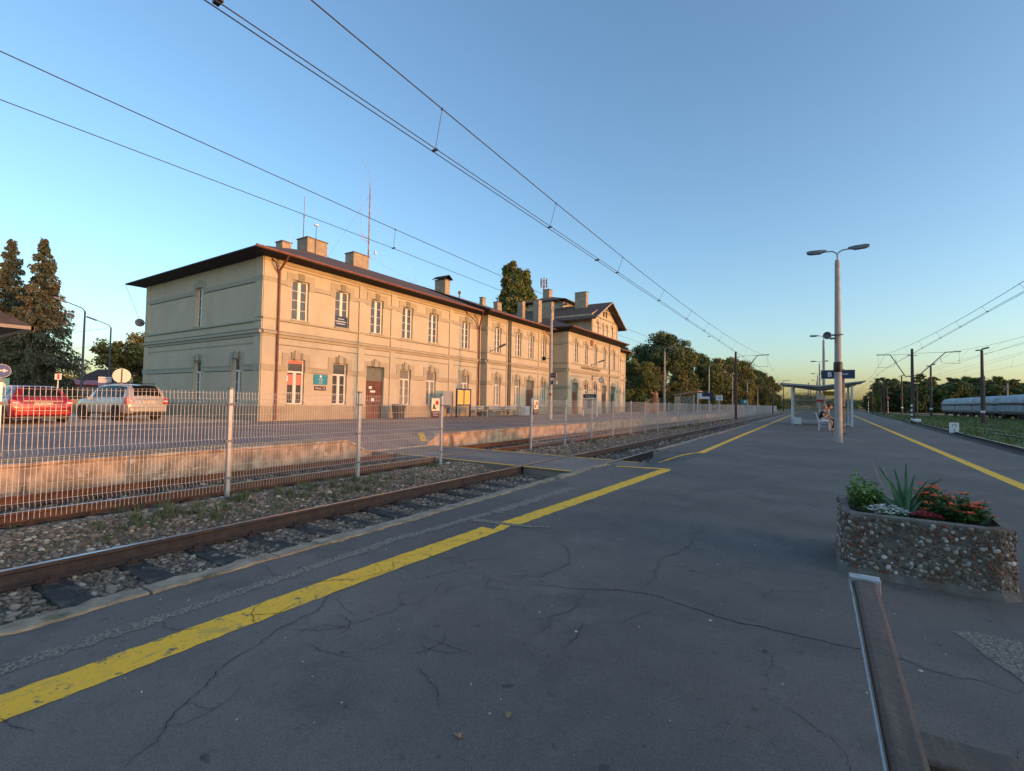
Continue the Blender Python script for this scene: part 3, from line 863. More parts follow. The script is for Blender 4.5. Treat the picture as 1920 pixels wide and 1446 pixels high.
walls, trims, plins = MB(), MB(), MB()
keylist = []
def kbar(P, *a):
    m_ = MB(); bar(m_, P, *a); keylist.append(m_)
linesm = MB()
def dress(P, u0, u1, ups, los, hw=.5, pil=(), corners=(.62, .62), upz=ZU):
    ops = [(u - hw, u + hw, upz[0], upz[1]) for u in ups]
    lops = []
    for k, u in los:
        if k == 'w' or k == 'b': lops.append((u - hw, u + hw, ZL[0], ZL[1]))
        else: lops.append((u - .72, u + .72, .03, ZL[1]))
    facade(walls, P, u0, u1, 0, ZW, ops + lops)
    g = .33
    uh = [(a - g, b + g, c, d) for a, b, c, d in ops]
    lh = [(a - g, b + g, c, d) for a, b, c, d in lops]
    # plinth, mid bands, cornice
    bars(plins, P, u0 - .0, u1, 0.0, .80, .055, lops)
    bars(trims, P, u0, u1, .80, .86, .075, lops)
    bars(trims, P, u0, u1, 2.66, 2.90, .045, lops)
    bars(trims, P, u0, u1, 2.90, 2.95, .07, lops)
    bar(trims, P, u0, u1, 4.40, 4.55, .06); bar(trims, P, u0, u1, 4.551, 4.70, .15)
    bar(trims, P, u0, u1, 5.279, 5.38, .07)
    bars(trims, P, u0, u1, 7.22, 7.46, .04, uh)
    bar(trims, P, u0, u1, 8.28, 8.50, .06)
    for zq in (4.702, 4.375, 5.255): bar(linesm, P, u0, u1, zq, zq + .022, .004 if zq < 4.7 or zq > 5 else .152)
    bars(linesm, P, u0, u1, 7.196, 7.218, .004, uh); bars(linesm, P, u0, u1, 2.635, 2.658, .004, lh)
    # pilasters
    c0, c1 = corners
    ps = ([(u0, u0 + c0)] if c0 else []) + ([(u1 - c1, u1)] if c1 else []) + list(pil)
    for a, b in ps:
        bar(walls, P, a, b, .861, 2.655, .05); bar(walls, P, a, b, 2.951, 4.395, .05)
        bar(walls, P, a, b, 4.705, 5.275, .05); bar(walls, P, a, b, 5.385, 7.215, .05); bar(walls, P, a, b, 7.465, 8.275, .05)
        bar(trims, P, a - .03, b + .03, 2.64, 2.97, .085)
    edges = sorted([e for p in ps for e in p] + ([u0] if not c0 else []) + ([u1] if not c1 else []))
    # thin sunk-panel mouldings between pilasters
    for a, b in zip(edges[:-1], edges[1:]):
        if any(abs(a - p[0]) < 1e-6 and abs(b - p[1]) < 1e-6 for p in ps): continue
        for z0, z1 in ((2.951, 4.395), (4.705, 5.275), (7.465, 8.275)):
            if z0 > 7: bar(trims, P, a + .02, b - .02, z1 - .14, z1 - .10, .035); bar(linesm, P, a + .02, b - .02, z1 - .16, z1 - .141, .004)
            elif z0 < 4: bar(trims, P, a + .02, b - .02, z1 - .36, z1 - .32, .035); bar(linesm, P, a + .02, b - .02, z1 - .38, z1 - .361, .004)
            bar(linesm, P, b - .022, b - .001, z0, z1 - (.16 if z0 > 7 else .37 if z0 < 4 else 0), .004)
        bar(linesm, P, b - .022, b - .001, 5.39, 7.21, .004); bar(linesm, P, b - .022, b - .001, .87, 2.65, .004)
    # surrounds and keystones
    for (a, b, c, d) in ops:
        um = (a + b) / 2
        bar(trims, P, a - g, b + g, d + .001, d + .33, .036)
        bar(trims, P, a - g, a, 7.16, d, .036); bar(trims, P, b, b + g, 7.16, d, .036)
        kbar(P, um - .17, um + .17, d - .03, d + .38, .075)
        bar(trims, P, a - .05, b + .05, c - .075, c, .10)
    for (a, b, c, d) in lops:
        um = (a + b) / 2
        bar(trims, P, a - g, b + g, d + .001, d + .30, .036)
        bar(trims, P, a - g, a, 2.955, d, .036); bar(trims, P, b, b + g, 2.955, d, .036)
        bar(trims, P, um - .14, um + .14, d - .02, d + .47, .10)
        kbar(P, um - .34, um - .145, d + .0, d + .36, .075); kbar(P, um + .145, um + .34, d + .0, d + .36, .075)
        if c > .5: bar(trims, P, a - .05, b + .05, c - .075, c, .10)
    return ops, lops
W = {}
W[1] = dress(PX(XA), Y0, Y1, up_y, lo1, pil=((19.25, 19.72), (21.85, 22.3), (27.82, 28.32)), corners=(.75, .45))
W[2] = dress(PX(XB), Y1, Y2, up2, lo2, pil=((34.85, 35.35), (40.6, 41.0)), corners=(.45, .4))
W[3] = dress(PX(XC), Y2, Y3, up3, lo3, pil=((54.5, 55.0),), corners=(.6, .6))
W[4] = dress(PX(XB), Y3, Y4, up4, lo4, corners=(0, .5))
etr = MB(); M['shadetrim'] = mat('shaded_wall_trim', (.38, .39, .31), .9, col2=(.33, .34, .27), nscale=1.5, bump=.2, bscale=60)  # trim copy for the unlit walls, their shade mixed into the colour
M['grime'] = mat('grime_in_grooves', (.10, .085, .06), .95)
# end wall (faces -Y) and the returns of the projecting blocks
EW = PY(Y0)
eops = [(-30.55, -29.7, 5.30, 7.6)]; elops = [(-30.42, -29.55, .92, 3.33), (-26.2, -25.3, .92, 3.33)]
facade(walls, EW, -37.36, XA, 0, ZW, eops + elops)
def ebands(P, u0, u1, ops, lops, corners):
    g = .3; trims = etr
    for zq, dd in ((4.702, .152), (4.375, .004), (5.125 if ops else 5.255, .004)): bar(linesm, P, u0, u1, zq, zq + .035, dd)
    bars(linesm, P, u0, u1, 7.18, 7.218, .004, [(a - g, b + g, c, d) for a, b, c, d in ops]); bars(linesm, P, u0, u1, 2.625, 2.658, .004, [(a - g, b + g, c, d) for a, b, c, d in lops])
    bars(plins, P, u0, u1, 0, .80, .055, []); bars(trims, P, u0, u1, .80, .86, .075, [])
    bars(trims, P, u0, u1, 2.66, 2.90, .045, lops); bars(trims, P, u0, u1, 2.90, 2.95, .07, lops)
    bar(trims, P, u0, u1, 4.40, 4.55, .06); bar(trims, P, u0, u1, 4.551, 4.70, .15)
    bar(trims, P, u0, u1, 5.28 if not ops else 5.15, 5.36 if not ops else 5.23, .08)
    bars(trims, P, u0, u1, 7.22, 7.46, .045, [(a - g, b + g, c, d) for a, b, c, d in ops])
    for a, b in corners:
        for z0, z1 in ((.861, 2.655), (2.951, 4.395), (4.705, 5.14), (5.37, 7.215), (7.465, 8.5)): bar(walls, P, a, b, z0, z1, .05)
        bar(trims, P, a - .03, b + .03, 2.64, 2.97, .085)
    if corners: bar(trims, P, corners[0][1] + .02, corners[-1][0] - .02, 4.04, 4.08, .035)
    for (a, b, c, d) in ops + lops:
        um = (a + b) / 2
        bar(trims, P, a - g, b + g, d + .001, d + .30, .036)
        zb_ = 7.16 if d > 5 else 2.955
        bar(trims, P, a - g, a, zb_, d, .036); bar(trims, P, b, b + g, zb_, d, .036)
        bar(trims, P, um - .13, um + .13, d - .02, d + .42, .10)
        if d < 5: kbar(P, um - .32, um - .135, d, d + .33, .075); kbar(P, um + .135, um + .32, d, d + .33, .075)
        bar(trims, P, a - .05, b + .05, c - .07, c, .09)
ebands(EW, -37.36, XA, eops, elops, ((-37.36, -36.8), (-24.15, XA)))
facade(walls, PY(Y1), XA, XB, 0, ZW, []); ebands(PY(Y1), XA, XB, [], [], ())
facade(walls, PY(Y2), XB, XC, 0, ZW, []); ebands(PY(Y2), XB, XC, [], [], ((-21.45, XC),))
# unseen sides and back
for x0, x1, ya, yb, zt in ((-37.36, XA, Y0, Y1, ZW), (-37.9, XB, Y1, Y2, ZW), (-38.5, XC, Y2, Y3, ZW), (-37.9, XB, Y3, Y4, ZW)):
    walls.quad((x0, ya, 0), (x0, yb, 0), (x0, yb, zt), (x0, ya, zt))
    walls.quad((x0, yb, 0), (x1, yb, 0), (x1, yb, zt), (x0, yb, zt))
    walls.quad((x0, ya, 8.49), (x1, ya, 8.49), (x1, yb, 8.49), (x0, yb, 8.49))
# gable storey
GX, GA, GB, GM = -21.32, 50.3, 58.75, 54.52
GZ0, GZ1, GZR = 8.6, 11.55, 13.55
gops = [(51.75, 52.4, 9.45, 10.75), (53.45, 54.05, 9.45, 10.6), (54.75, 55.35, 9.45, 10.6), (56.5, 57.15, 9.45, 10.75)]
facade(walls, PX(GX), GA, GB, GZ0, GZ1, gops)
pg = PX(GX)
gs = (GZR - .25 - GZ1) / (GM - GA)
aops = [(53.75, 54.15), (54.6, 55.0)]
walls.add([pg(GA, GZ1, 0), pg(GB, GZ1, 0), pg(GM, GZR - .2, 0)], [(0, 1, 2)])
for a, b in aops:
    atticw = MB(); bar(atticw, pg, a, b, 11.75, 12.45, .03); atticw.build('attic_window', M['soffit'], st, world=True, fix=False)
bar(trims, pg, GA, GB, 11.38, 11.52, .07); bar(trims, pg, GA, GA + .35, GZ0, 11.37, .05); bar(trims, pg, GB - .35, GB, GZ0, 11.37, .05)
for a, b, c, d in gops:
    bar(trims, pg, a - .14, b + .14, d + .001, d + .24, .05); kbar(pg, (a + b) / 2 - .1, (a + b) / 2 + .1, d, d + .34, .08)
    bar(trims, pg, a - .05, b + .05, c - .07, c, .09)
pl_ = PY(GA)
facade(walls, pl_, -34, GX, GZ0, GZ1, [])
bar(trims, pl_, GX - .8, GX, GZ0, GZ1, .04)
walls.quad((-34, GB, GZ0), (GX, GB, GZ0), (GX, GB, GZ1), (-34, GB, GZ1))
# tower
TX, TA, TB, TZ = -27.0, 54.2, 58.7, 14.35
facade(walls, PX(TX), TA, TB, 11, TZ, []); facade(walls, PY(TA), -32.2, TX, 11, TZ, [])
walls.quad((-32.2, TB, 11), (TX, TB, 11), (TX, TB, TZ), (-32.2, TB, TZ)); walls.quad((-32.2, TA, 11), (-32.2, TB, 11), (-32.2, TB, TZ), (-32.2, TA, TZ))
bar(trims, PX(TX), TA, TB, TZ - .5, TZ - .4, .05); bar(trims, PY(TA), TX - .5, TX, 11, TZ - .1, .04)
walls.build('wall', M['stucco'], st, world=True, fix=False)
trims.build('moulding', M['trim'], st, world=True, fix=False)
plins.build('plinth', M['plinth'], st, world=True, fix=False)
for m_ in keylist: m_.build('keystone', M['keystone'], st, world=True, fix=False)
linesm.build('grime_line', M['grime'], st, world=True, fix=False)
etr.build('moulding', M['shadetrim'], st, world=True, fix=False)

# --- windows (drawn facing +X, origin at the sill centre)
def win(wd, ht, transom, kind):
    fr = MB(); t = .06
    h = wd / 2
    bot = 0; top = ht
    fr.box(-.04, .03, -h, -h + t, 0, top); fr.box(-.04, .03, h - t, h, 0, top)
    fr.box(-.04, .03, -h + t, h - t, top - t, top); fr.box(-.04, .03, -h + t, h - t, 0, t)
    zt = top - t
    if transom:
        zt = top - transom
        fr.box(-.04, .05, -h + t, h - t, zt, zt + .09)
    fr.box(-.035, .04, -.055, .055, t, zt)
    for s in (-1, 1):
        a, b = (.055, h - t) if s > 0 else (-h + t, -.055)
        fr.box(-.03, .025, a, a + .035, t, zt); fr.box(-.03, .025, b - .035, b, t, zt)
        n = 4 if not transom else 3
        for k in range(1, n):
            z = t + (zt - t) * k / n
            fr.box(-.02, .02, a + .035, b - .035, z - .013, z + .013)
    if kind == 'bars':
        for k in range(1, 9):
            y = -h + wd * k / 9
            fr.box(.05, .062, y - .008, y + .008, .1, top - .06)
    f = fr.build('window', M['frame'], st)
    g = MB(); g.box(-.012, -.004, -h + .02, h - .02, .02, top - .02)
    g.build('pane', M['barred'] if kind == 'bars' else M['glass'], f)
    return f
protos = {}
def window_at(key, loc, rz=0.0, label=None):
    wd, ht, tr, kd = key
    if key not in protos: o = protos[key] = win(*key)
    else: o = copy_tree(protos[key], st)
    o.location = (loc[0] - st.location.x, loc[1] - st.location.y, loc[2]); o.rotation_euler = (0, 0, rz)
    return o
def door_at(loc, wd, ht, dm, label):
    d = MB(); h = wd / 2; zt = ht - .95
    d.box(-.03, .02, -h, -.008, 0, zt); d.box(-.03, .02, .008, h, 0, zt)
    for s in (-1, 1):
        for k in range(3):
            a = .1 if s > 0 else -h + .1
            z0 = .15 + k * (zt - .2) / 3
            d.box(.02, .04, a, a + h - .2, z0, z0 + (zt - .2) / 3 - .1)
    o = d.build('door', dm, st); o.location = (loc[0] - st.location.x, loc[1] - st.location.y, loc[2])
    t = MB(); t.box(-.03, .01, -h, h, zt + .06, ht); t.build('transom', M['transom'], o)
    t = MB(); t.box(-.04, .05, -h, h, zt, zt + .06); t.build('lintel_rail', dm, o)
    t = MB(); t.tube([(.06, .07, 1.0), (.06, .20, 1.0)], .012); t.build('handle', M['black'], o)
    if label: o['label'] = label
for blk, X in ((1, XA), (2, XB), (3, XC), (4, XB)):
    for a, b, c, d in W[blk][0]: window_at((b - a if False else 1.0, 2.16, 0, 'u'), (X - .17, (a + b) / 2, c))
for blk, X, los in ((1, XA, lo1), (2, XB, lo2), (3, XC, lo3), (4, XB, lo4)):
    for k, u in los:
        if k in 'wb':
            window_at((1.0, 2.41, .72, 'bars' if (u > 22 and k == 'w') else 'n'), (X - .17, u, .92))
        else:
            door_at((X - .19, u, .03), 1.44, 3.28, M['door'] if (k == 'd' or u < 50) else M['gdoor'], 'dark green door' if (k == 'g' and u > 50) else None)
for a, b, c, d in eops: window_at((.85, 2.3, 0, 'u'), ((a + b) / 2, Y0 + .15, c), -PI / 2)
for a, b, c, d in elops: window_at((.88, 2.41, .72, 'n'), ((a + b) / 2, Y0 + .15, c), -PI / 2)
for a, b, c, d in gops: window_at((.62, 1.2, 0, 'n'), (GX - .15, (a + b) / 2, c))
# pink blinds in the first ground-floor window and a blue banner in an upper one
mb = MB()
mb.box(XA - .15, XA - .142, 14.75, 15.65, 3.1, 3.27)
M['pink'] = mat('pink_blind', (.55, .20, .16), .8)
mb.build('blind', M['pink'], st, world=True)
for s in (-1, 1):
    mb = MB(); mb.box(XA - .15, XA - .142, 15.2 + s * .25 - .17, 15.2 + s * .25 + .17, 1.95, 2.52); mb.build('blind', M['pink'], st, world=True)
mb = MB(); mb.box(XA - .12, XA - .11, 17.58, 18.5, 5.5, 6.15)
bn = mb.build('banner', M['navy'], st, world=True)
for z, s_ in ((5.98, .5), (5.83, .9), (5.70, .7)):
    mb = MB(); mb.box(XA - .108, XA - .104, 18.04 - .42 * s_, 18.04 + .42 * s_, z - .018, z + .018); mb.build('banner_print', M['white'], st, world=True)

# --- roofs
rf, sf = MB(), MB()
RZ = 11.78; RX = -30.4
def eave(mb, sb, pts_out, pts_in, zo, zi_): pass
# main roof over the first two blocks
def slab(mb, a, b, c, d=None, t=.09):
    P4 = [Vector(p) for p in ([a, b, c] + ([d] if d else []))]
    n = (P4[1] - P4[0]).cross(P4[2] - P4[0]).normalized()
    if n.z < 0: n = -n
    k = len(P4)
    vs = P4 + [p - n * t for p in P4]
    mb.add(vs, [tuple(range(k)), tuple(range(2 * k - 1, k - 1, -1))] + [(i, (i + 1) % k, (i + 1) % k + k, i + k) for i in range(k)])
e1 = -22.6; e2 = -21.95; zE = 8.63; zF = 8.70; yE = 12.35
slab(rf, (e1, yE, zE), (e1, 31.1, zE), (RX, 31.1, RZ), (RX, 20.2, RZ))
slab(rf, (e1, yE, zE), (RX, 20.2, RZ), (-38.3, yE, zE))
slab(rf, (-38.3, yE, zE), (RX, 20.2, RZ), (RX, 44, RZ), (-38.8, 44, zE))
slab(rf, (e2, 31.0, zF), (e2, 43.3, zF), (RX, 43.3, RZ + .003), (RX, 31.0, RZ + .003))
slab(rf, (e2, 31.0, zF), (RX, 31.0, RZ + .003), (RX, 31.0, RZ - .3), (e2, 31.0, zF - .14))
# soffits
def soffit(sb, poly_o, poly_i):
    for (a, b), (c, d) in zip(zip(poly_o[:-1], poly_o[1:]), zip(poly_i[:-1], poly_i[1:])):
        sb.quad(a, b, d, c)
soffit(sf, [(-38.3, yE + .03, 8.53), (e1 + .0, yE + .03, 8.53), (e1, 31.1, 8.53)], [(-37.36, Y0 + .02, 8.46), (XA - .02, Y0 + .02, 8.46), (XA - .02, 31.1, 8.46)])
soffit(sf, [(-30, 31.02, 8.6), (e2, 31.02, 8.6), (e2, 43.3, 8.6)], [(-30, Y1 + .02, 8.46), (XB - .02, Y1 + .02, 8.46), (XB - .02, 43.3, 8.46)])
# fascia boards
fas = MB()
fas.box(-38.3, e1 + .02, yE - .02, yE + .01, 8.54, 8.62)
# central block roof, gable roof, tower roof, far wing roof
e3x = -20.0; zc = 8.90
slab(rf, (e3x, 42.4, zc), (e3x, 59.5, zc), (-28.0, 59.5, 11.75), (-28.0, 50.4, 11.75))
slab(rf, (e3x, 42.4, zc), (-28.0, 50.4, 11.75), (-33, 50.4, 11.75), (-33, 42.4, zc))
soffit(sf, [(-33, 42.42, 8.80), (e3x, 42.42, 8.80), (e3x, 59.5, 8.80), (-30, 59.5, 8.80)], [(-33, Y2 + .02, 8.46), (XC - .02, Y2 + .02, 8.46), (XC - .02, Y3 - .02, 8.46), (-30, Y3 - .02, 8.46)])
sf.add([(e3x, 59.5, 8.80), (e3x, 59.5, 8.86), (-28, 59.5, 11.7), (-28, 59.5, 8.80)], [(0, 1, 2, 3)])
gx0 = -20.45
sl = (GZR - GZ1 + .2) / (GM - GA)
zg = GZR - sl * (GM - 49.35)
slab(rf, (gx0, 49.35, zg), (gx0, GM, GZR + .02), (-34, GM, GZR + .02), (-34, 49.35, zg), .14)
slab(rf, (gx0, 59.7, zg), (gx0, GM, GZR + .02), (-34, GM, GZR + .02), (-34, 59.7, zg), .14)
tz = TZ + .05
cT = ((TX - 33.5) / 2, (TA + TB) / 2, tz + 1.25)
q = [(TX + .85, TA - .85, tz), (TX + .85, TB + .85, tz), (-33.0, TB + .85, tz), (-33.0, TA - .85, tz)]
for a, b in zip(q, q[1:] + q[:1]): slab(rf, a, b, cT)
sf.quad(*[(x, y, z - .1) for x, y, z in q])
slab(rf, (e2, 58.9, zF), (e2, 67.3, zF), (RX, 60.0, RZ), (RX, 58.9, RZ))
slab(rf, (e2, 67.3, zF), (RX, 60.0, RZ), (-38.8, 67.3, zF))
soffit(sf, [(e2, 58.9, 8.6), (e2, 67.28, 8.6), (-38, 67.28, 8.6)], [(XB - .02, 58.9, 8.46), (XB - .02, Y4 - .02, 8.46), (-38, Y4 - .02, 8.46)])
roof = rf.build('roof', M['roof'], st, world=True, fix=False)
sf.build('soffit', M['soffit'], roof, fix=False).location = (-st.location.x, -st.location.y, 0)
# pale verge boards of the gable
vb = MB()
for y0, y1 in ((49.3, GM), (59.75, GM)):
    for z_off, hh, xx in ((0, .17, gx0 + .03),):
        a = Vector((xx, y0, zg + .02)); b = Vector((xx, y1, GZR + .04))
        vb.add([a, b, b + Vector((.05, 0, 0)), a + Vector((.05, 0, 0)), a - Vector((0, 0, hh)), b - Vector((0, 0, hh)), b + Vector((.05, 0, -hh)), a + Vector((.05, 0, -hh))],
               [(0, 3, 2, 1), (4, 5, 6, 7), (0, 1, 5, 4), (1, 2, 6, 5), (2, 3, 7, 6), (3, 0, 4, 7)])
M['verge'] = mat('verge_board', (.34, .29, .23), .8)
vb.build('verge_board', M['verge'], st, world=True)
tr = MB()
tr.tube([(gx0 - .25, 52.6, 12.35), (gx0 - .25, 56.4, 12.35)], .05, 4); tr.tube([(gx0 - .25, GM, 12.35), (gx0 - .25, GM, 13.3)], .05, 4)
tr.tube([(gx0 - .25, 53.4, 12.35), (gx0 - .25, GM, 12.9), (gx0 - .25, 55.6, 12.35)], .04, 4)
tr.build('gable_truss', M['soffit'], st, world=True)
# gutters and drainpipes
gt = MB()
def gutter(mb, pts, r=.075):
    mb.tube(pts, r, 8)
gutter(gt, [(e1 + .05, yE - .05, zE - .03), (e1 + .05, 31.0, zE - .03)]); gutter(gt, [(e2 + .05, 30.95, zF - .03), (e2 + .05, 43.1, zF - .03)])
gutter(gt, [(e3x + .05, 42.35, zc - .03), (e3x + .05, 59.5, zc - .03)]); gutter(gt, [(e2 + .05, 59.6, zF - .03), (e2 + .05, 67.3, zF - .03)])
gt.build('gutter', M['gutter'], st, world=True, smooth=True)
fas.build('fascia', M['soffit'], st, world=True)
M['darkpipe'] = mat('dark_pipe', (.13, .13, .10), .6, col2=(.09, .085, .065), nscale=4)
def pipe(pts, r=.055):
    m_ = MB(); m_.tube(pts, r, 8); m_.build('drainpipe', M['pipe'], st, world=True, smooth=True)
pipe([(e1 + .05, 13.98, 8.55), (XA + .75, 14.0, 8.35), (XA + .14, 14.02, 7.9), (XA + .16, 14.02, .1)], .06)
pipe([(XA + .02, 13.62, 8.42), (XA + .35, 13.66, 8.2), (XA + .12, 13.95, 7.75)], .04)
pipe([(e1 + .05, 30.9, 8.55), (XA + .5, 31.3, 8.1), (XA + .12, 31.55, 7.4), (XA + .14, 31.55, .1)], .06)
pipe([(XA + .05, 29.6, 8.5), (XA + .35, 30.6, 7.8), (XA + .12, 31.4, 7.2)], .04)
m_ = MB(); m_.tube([(XB + .12, 35.1, 8.5), (XB + .12, 35.1, .1)], .10, 8); m_.tube([(XB + .12, 35.4, 8.5), (XB + .12, 35.4, .1)], .06, 8); m_.build('drainpipe', M['darkpipe'], st, world=True, smooth=True)  # pipes toned dark to stand for a downpipe's shadow stripe
pipe([(XB + .3, 41.3, 8.5), (XB + .5, 42.2, 7.9), (XB + .12, 43.0, 7.2), (XB + .12, 43.0, .1)], .05)
m_ = MB(); m_.tube([(XC + .1, 54.75, 8.5), (XC + .1, 54.75, .1)], .05, 8); m_.build('drainpipe', M['darkpipe'], st, world=True, smooth=True)
pipe([(TX + .1, TA - .1, 14.2), (TX + .1, TA - .1, 12.4)], .05)
# chimneys
def chimney(x0, x1, y0, y1, z0, z1, cap=False, label=None):
    c = MB(); c.box(x0, x1, y0, y1, z0, z1)
    o = c.build('chimney', M['chimney'], st, world=True)
    c = MB(); c.box(x0 - .05, x1 + .05, y0 - .05, y1 + .05, z1, z1 + .07)
    k = c.build('chimney_cap', M['brickred'], o); k.location = (-st.location.x, -st.location.y, 0)
    if cap:
        c = MB(); zr = z1 + .10
        ym = (y0 + y1) / 2
        c.prism([(y0 - .22, zr), (ym, zr + .36), (y1 + .22, zr), (y1 + .22, zr + .04), (ym, zr + .41), (y0 - .22, zr + .04)], 'X', x0 - .2, x1 + .2)
        for xx in (x0 + .1, x1 - .1):
            for yy in (y0 + .08, y1 - .08): c.box(xx - .03, xx + .03, yy - .03, yy + .03, z1 + .07, zr + .1)
        k = c.build('chimney_hood', M['soffit'], o); k.location = (-st.location.x, -st.location.y, 0)
    return o
CH_old = [(-30.75, -30.0, 18.1, 18.75, 11.0, 11.78), (-30.9, -29.7, 19.75, 21.35, 10.8, 12.5), (-30.9, -29.9, 23.85, 25.35, 10.9, 12.62), (-31.5, -29.3, 33.7, 34.55, 11.0, 12.72),
      (-31.0, -29.6, 40.35, 41.1, 11.2, 12.35), (-31.2, -29.8, 43.4, 44.3, 11.3, 12.45), (-31.5, -28.9, 47.2, 47.95, 11.2, 13.05), (-27.2, -25.6, 44.9, 45.75, 10.2, 12.55),
      (-28.4, -25.6, 46.2, 47.15, 9.9, 12.95), (-26.2, -23.4, 52.9, 53.8, 12.9, 15.05), (-30.6, -29.4, 54.5, 55.4, 14.6, 16.35)]
CH = [(-30.75, -30.0, 18.1, 18.75, 11.0, 11.78), (-30.9, -29.7, 19.75, 21.35, 10.8, 12.5), (-30.9, -29.9, 23.85, 25.35, 10.9, 12.62), (-30.6, -29.3, 33.95, 34.64, 11.0, 12.72),
      (-30.0, -29.6, 40.39, 40.95, 11.2, 12.30), (-30.35, -29.8, 43.5, 44.35, 11.3, 12.42), (-29.6, -28.9, 47.44, 48.05, 11.0, 13.15), (-26.3, -25.6, 45.44, 46.2, 10.0, 12.62),
      (-26.9, -25.6, 48.48, 49.15, 9.9, 12.98), (-24.9, -23.4, 53.37, 54.03, 12.9, 14.9), (-30.3, -29.4, 55.0, 55.9, 14.6, 16.25)]
for i, c in enumerate(CH): chimney(*c, cap=(i == 3))
vp = MB(); vp.lathe([(.07, 11.5), (.07, 12.05), (.13, 12.1), (.16, 12.2), (.13, 12.32), (.02, 12.38)], (RX + .3, 37.1, 0), 10); vp.build('roof_vent', M['gutter'], st, world=True, smooth=True)
vp = MB(); vp.lathe([(.1, 15.4), (.1, 15.75), (.2, 15.8), (.22, 16.0), (.1, 16.1)], (cT[0], cT[1], 0), 10); vp.build('roof_vent', M['chimney'], st, world=True, smooth=True)
# lightning wire holders on the ridge
lw = MB()
for k in range(16): lw.tube([(RX + .05, 21.2 + k * 1.4, RZ), (RX + .05, 21.2 + k * 1.4, RZ + .16)], .012, 4)
lw.tube([(RX + .05, 20.3, RZ + .15), (RX + .05, 43, RZ + .15)], .008, 4)
lw.tube([(-22.9, 12.9, 8.7), (-22.9, 12.9, 9.0)], .015, 4); lw.tube([(-26.5, 16.5, 10.4), (-26.5, 16.5, 11.9)], .012, 4); lw.tube([(-28.3, 18, 11), (-28.3, 18, 11.7)], .01, 4)
lw.build('lightning_rod', M['galv'], st, world=True)
# name lettering, medallion
tn = text('name_lettering', 'TOMASZÓW MAZOWIECKI', .40, M['keystone'], (0, 0, 0), (PI / 2, 0, PI / 2), st, .02)
tn.location = (XC + .03 - st.location.x, 49.25 - st.location.y, 5.02); tn.scale = (1.1, 1, 1)
md = MB(); md.lathe([(.001, .0), (.38, .0), (.38, .06), (.30, .09), (.26, .06), (.001, .07)], (XC + .02, 49.3, 8.0), 20, 'X')
M['brick'] = mat('brick_red', (.27, .085, .05), .85)
md.build('medallion', M['brick'], st, world=True)

# wall mounted things
def wall_sign(name, y0, y1, z0, z1, m, label, cat, X=XA, lines=()):
    b = MB(); b.box(0, .03, y0, y1, z0, z1)
    t = empty(name, (X + .003, 0, 0), 0, label, cat)
    b.build('board', m, t)
    for (s, body, zz, mm) in lines: text('lettering', body, s, mm, (.033, (y0 + y1) / 2, zz), (PI / 2, 0, PI / 2), t, .002)
    return t
wall_sign('wall_sign', 16.25, 17.15, 2.03, 2.60, M['teal'], 'teal blue sign with white lettering on the station wall between two windows', 'sign', XA,
          [(.10, 'medicap', 2.34, M['white']), (.055, 'GABINETY', 2.24, M['white']), (.05, 'LEKARSKIE', 2.17, M['white']), (.04, 'tel. 44 724 00 00', 2.085, M['white'])])
lg = MB(); lg.lathe([(.07, 0), (.07, .004)], (XA + .036, 16.7, 2.49), 14, 'X'); lg.build('emblem', M['white'], bpy.data.objects['wall_sign'], world=True)
wall_sign('number_sign', 16.32, 17.06, 1.70, 1.94, M['maroon'], 'small black sign reading Powt. 12 below the teal sign', 'sign', XA, [(.17, 'Powt. 12', 1.82, M['white'])])
wall_sign('number_plate', 14.62, 14.72, 2.15, 2.42, M['white'], 'small white plate beside the window with pink blinds', 'plate', XA, [(.08, '25', 2.3, M['black'])])
for i, (yy, zz, hh, ll) in enumerate([(20.42, 2.0, .16, 'small white notice on the brown door, upper one'), (20.62, 1.75, .12, 'wide white notice on the brown door, middle one'), (20.62, 1.22, .2, 'white notice on the brown door, lowest one')]):
    b = MB(); b.box(XA - .145, XA - .14, yy - .12 - (.08 if i == 1 else 0), yy + .12 + (.08 if i == 1 else 0), zz - hh / 2, zz + hh / 2)
    tag(b.build('notice', M['white']), ll, 'notice', 'notices on the brown door')
# wall lamps on brackets
def walllamp(loc, label):
    t = empty('wall_lamp', loc, 0, label, 'lamp', 'lamps on the station wall')
    b = MB(); b.box(0, .05, -.1, .1, -.12, .12); b.tube([(.04, 0, 0), (.9, .0, .28)], .025); b.build('bracket', M['lampgrey'], t)
    b = MB(); b.cbox((1.25, 0, .42), (.75, .24, .13), 0, -.32); b.build('lamp_head', M['lampgrey'], t, bevel=.03)
walllamp((XB + .003, 32.35, 5.45), 'grey lamp on an arm reaching out beside the second block upper window')
walllamp((XC + .003, 49.3, 5.5), 'grey lamp on an arm above the station name on the central block')
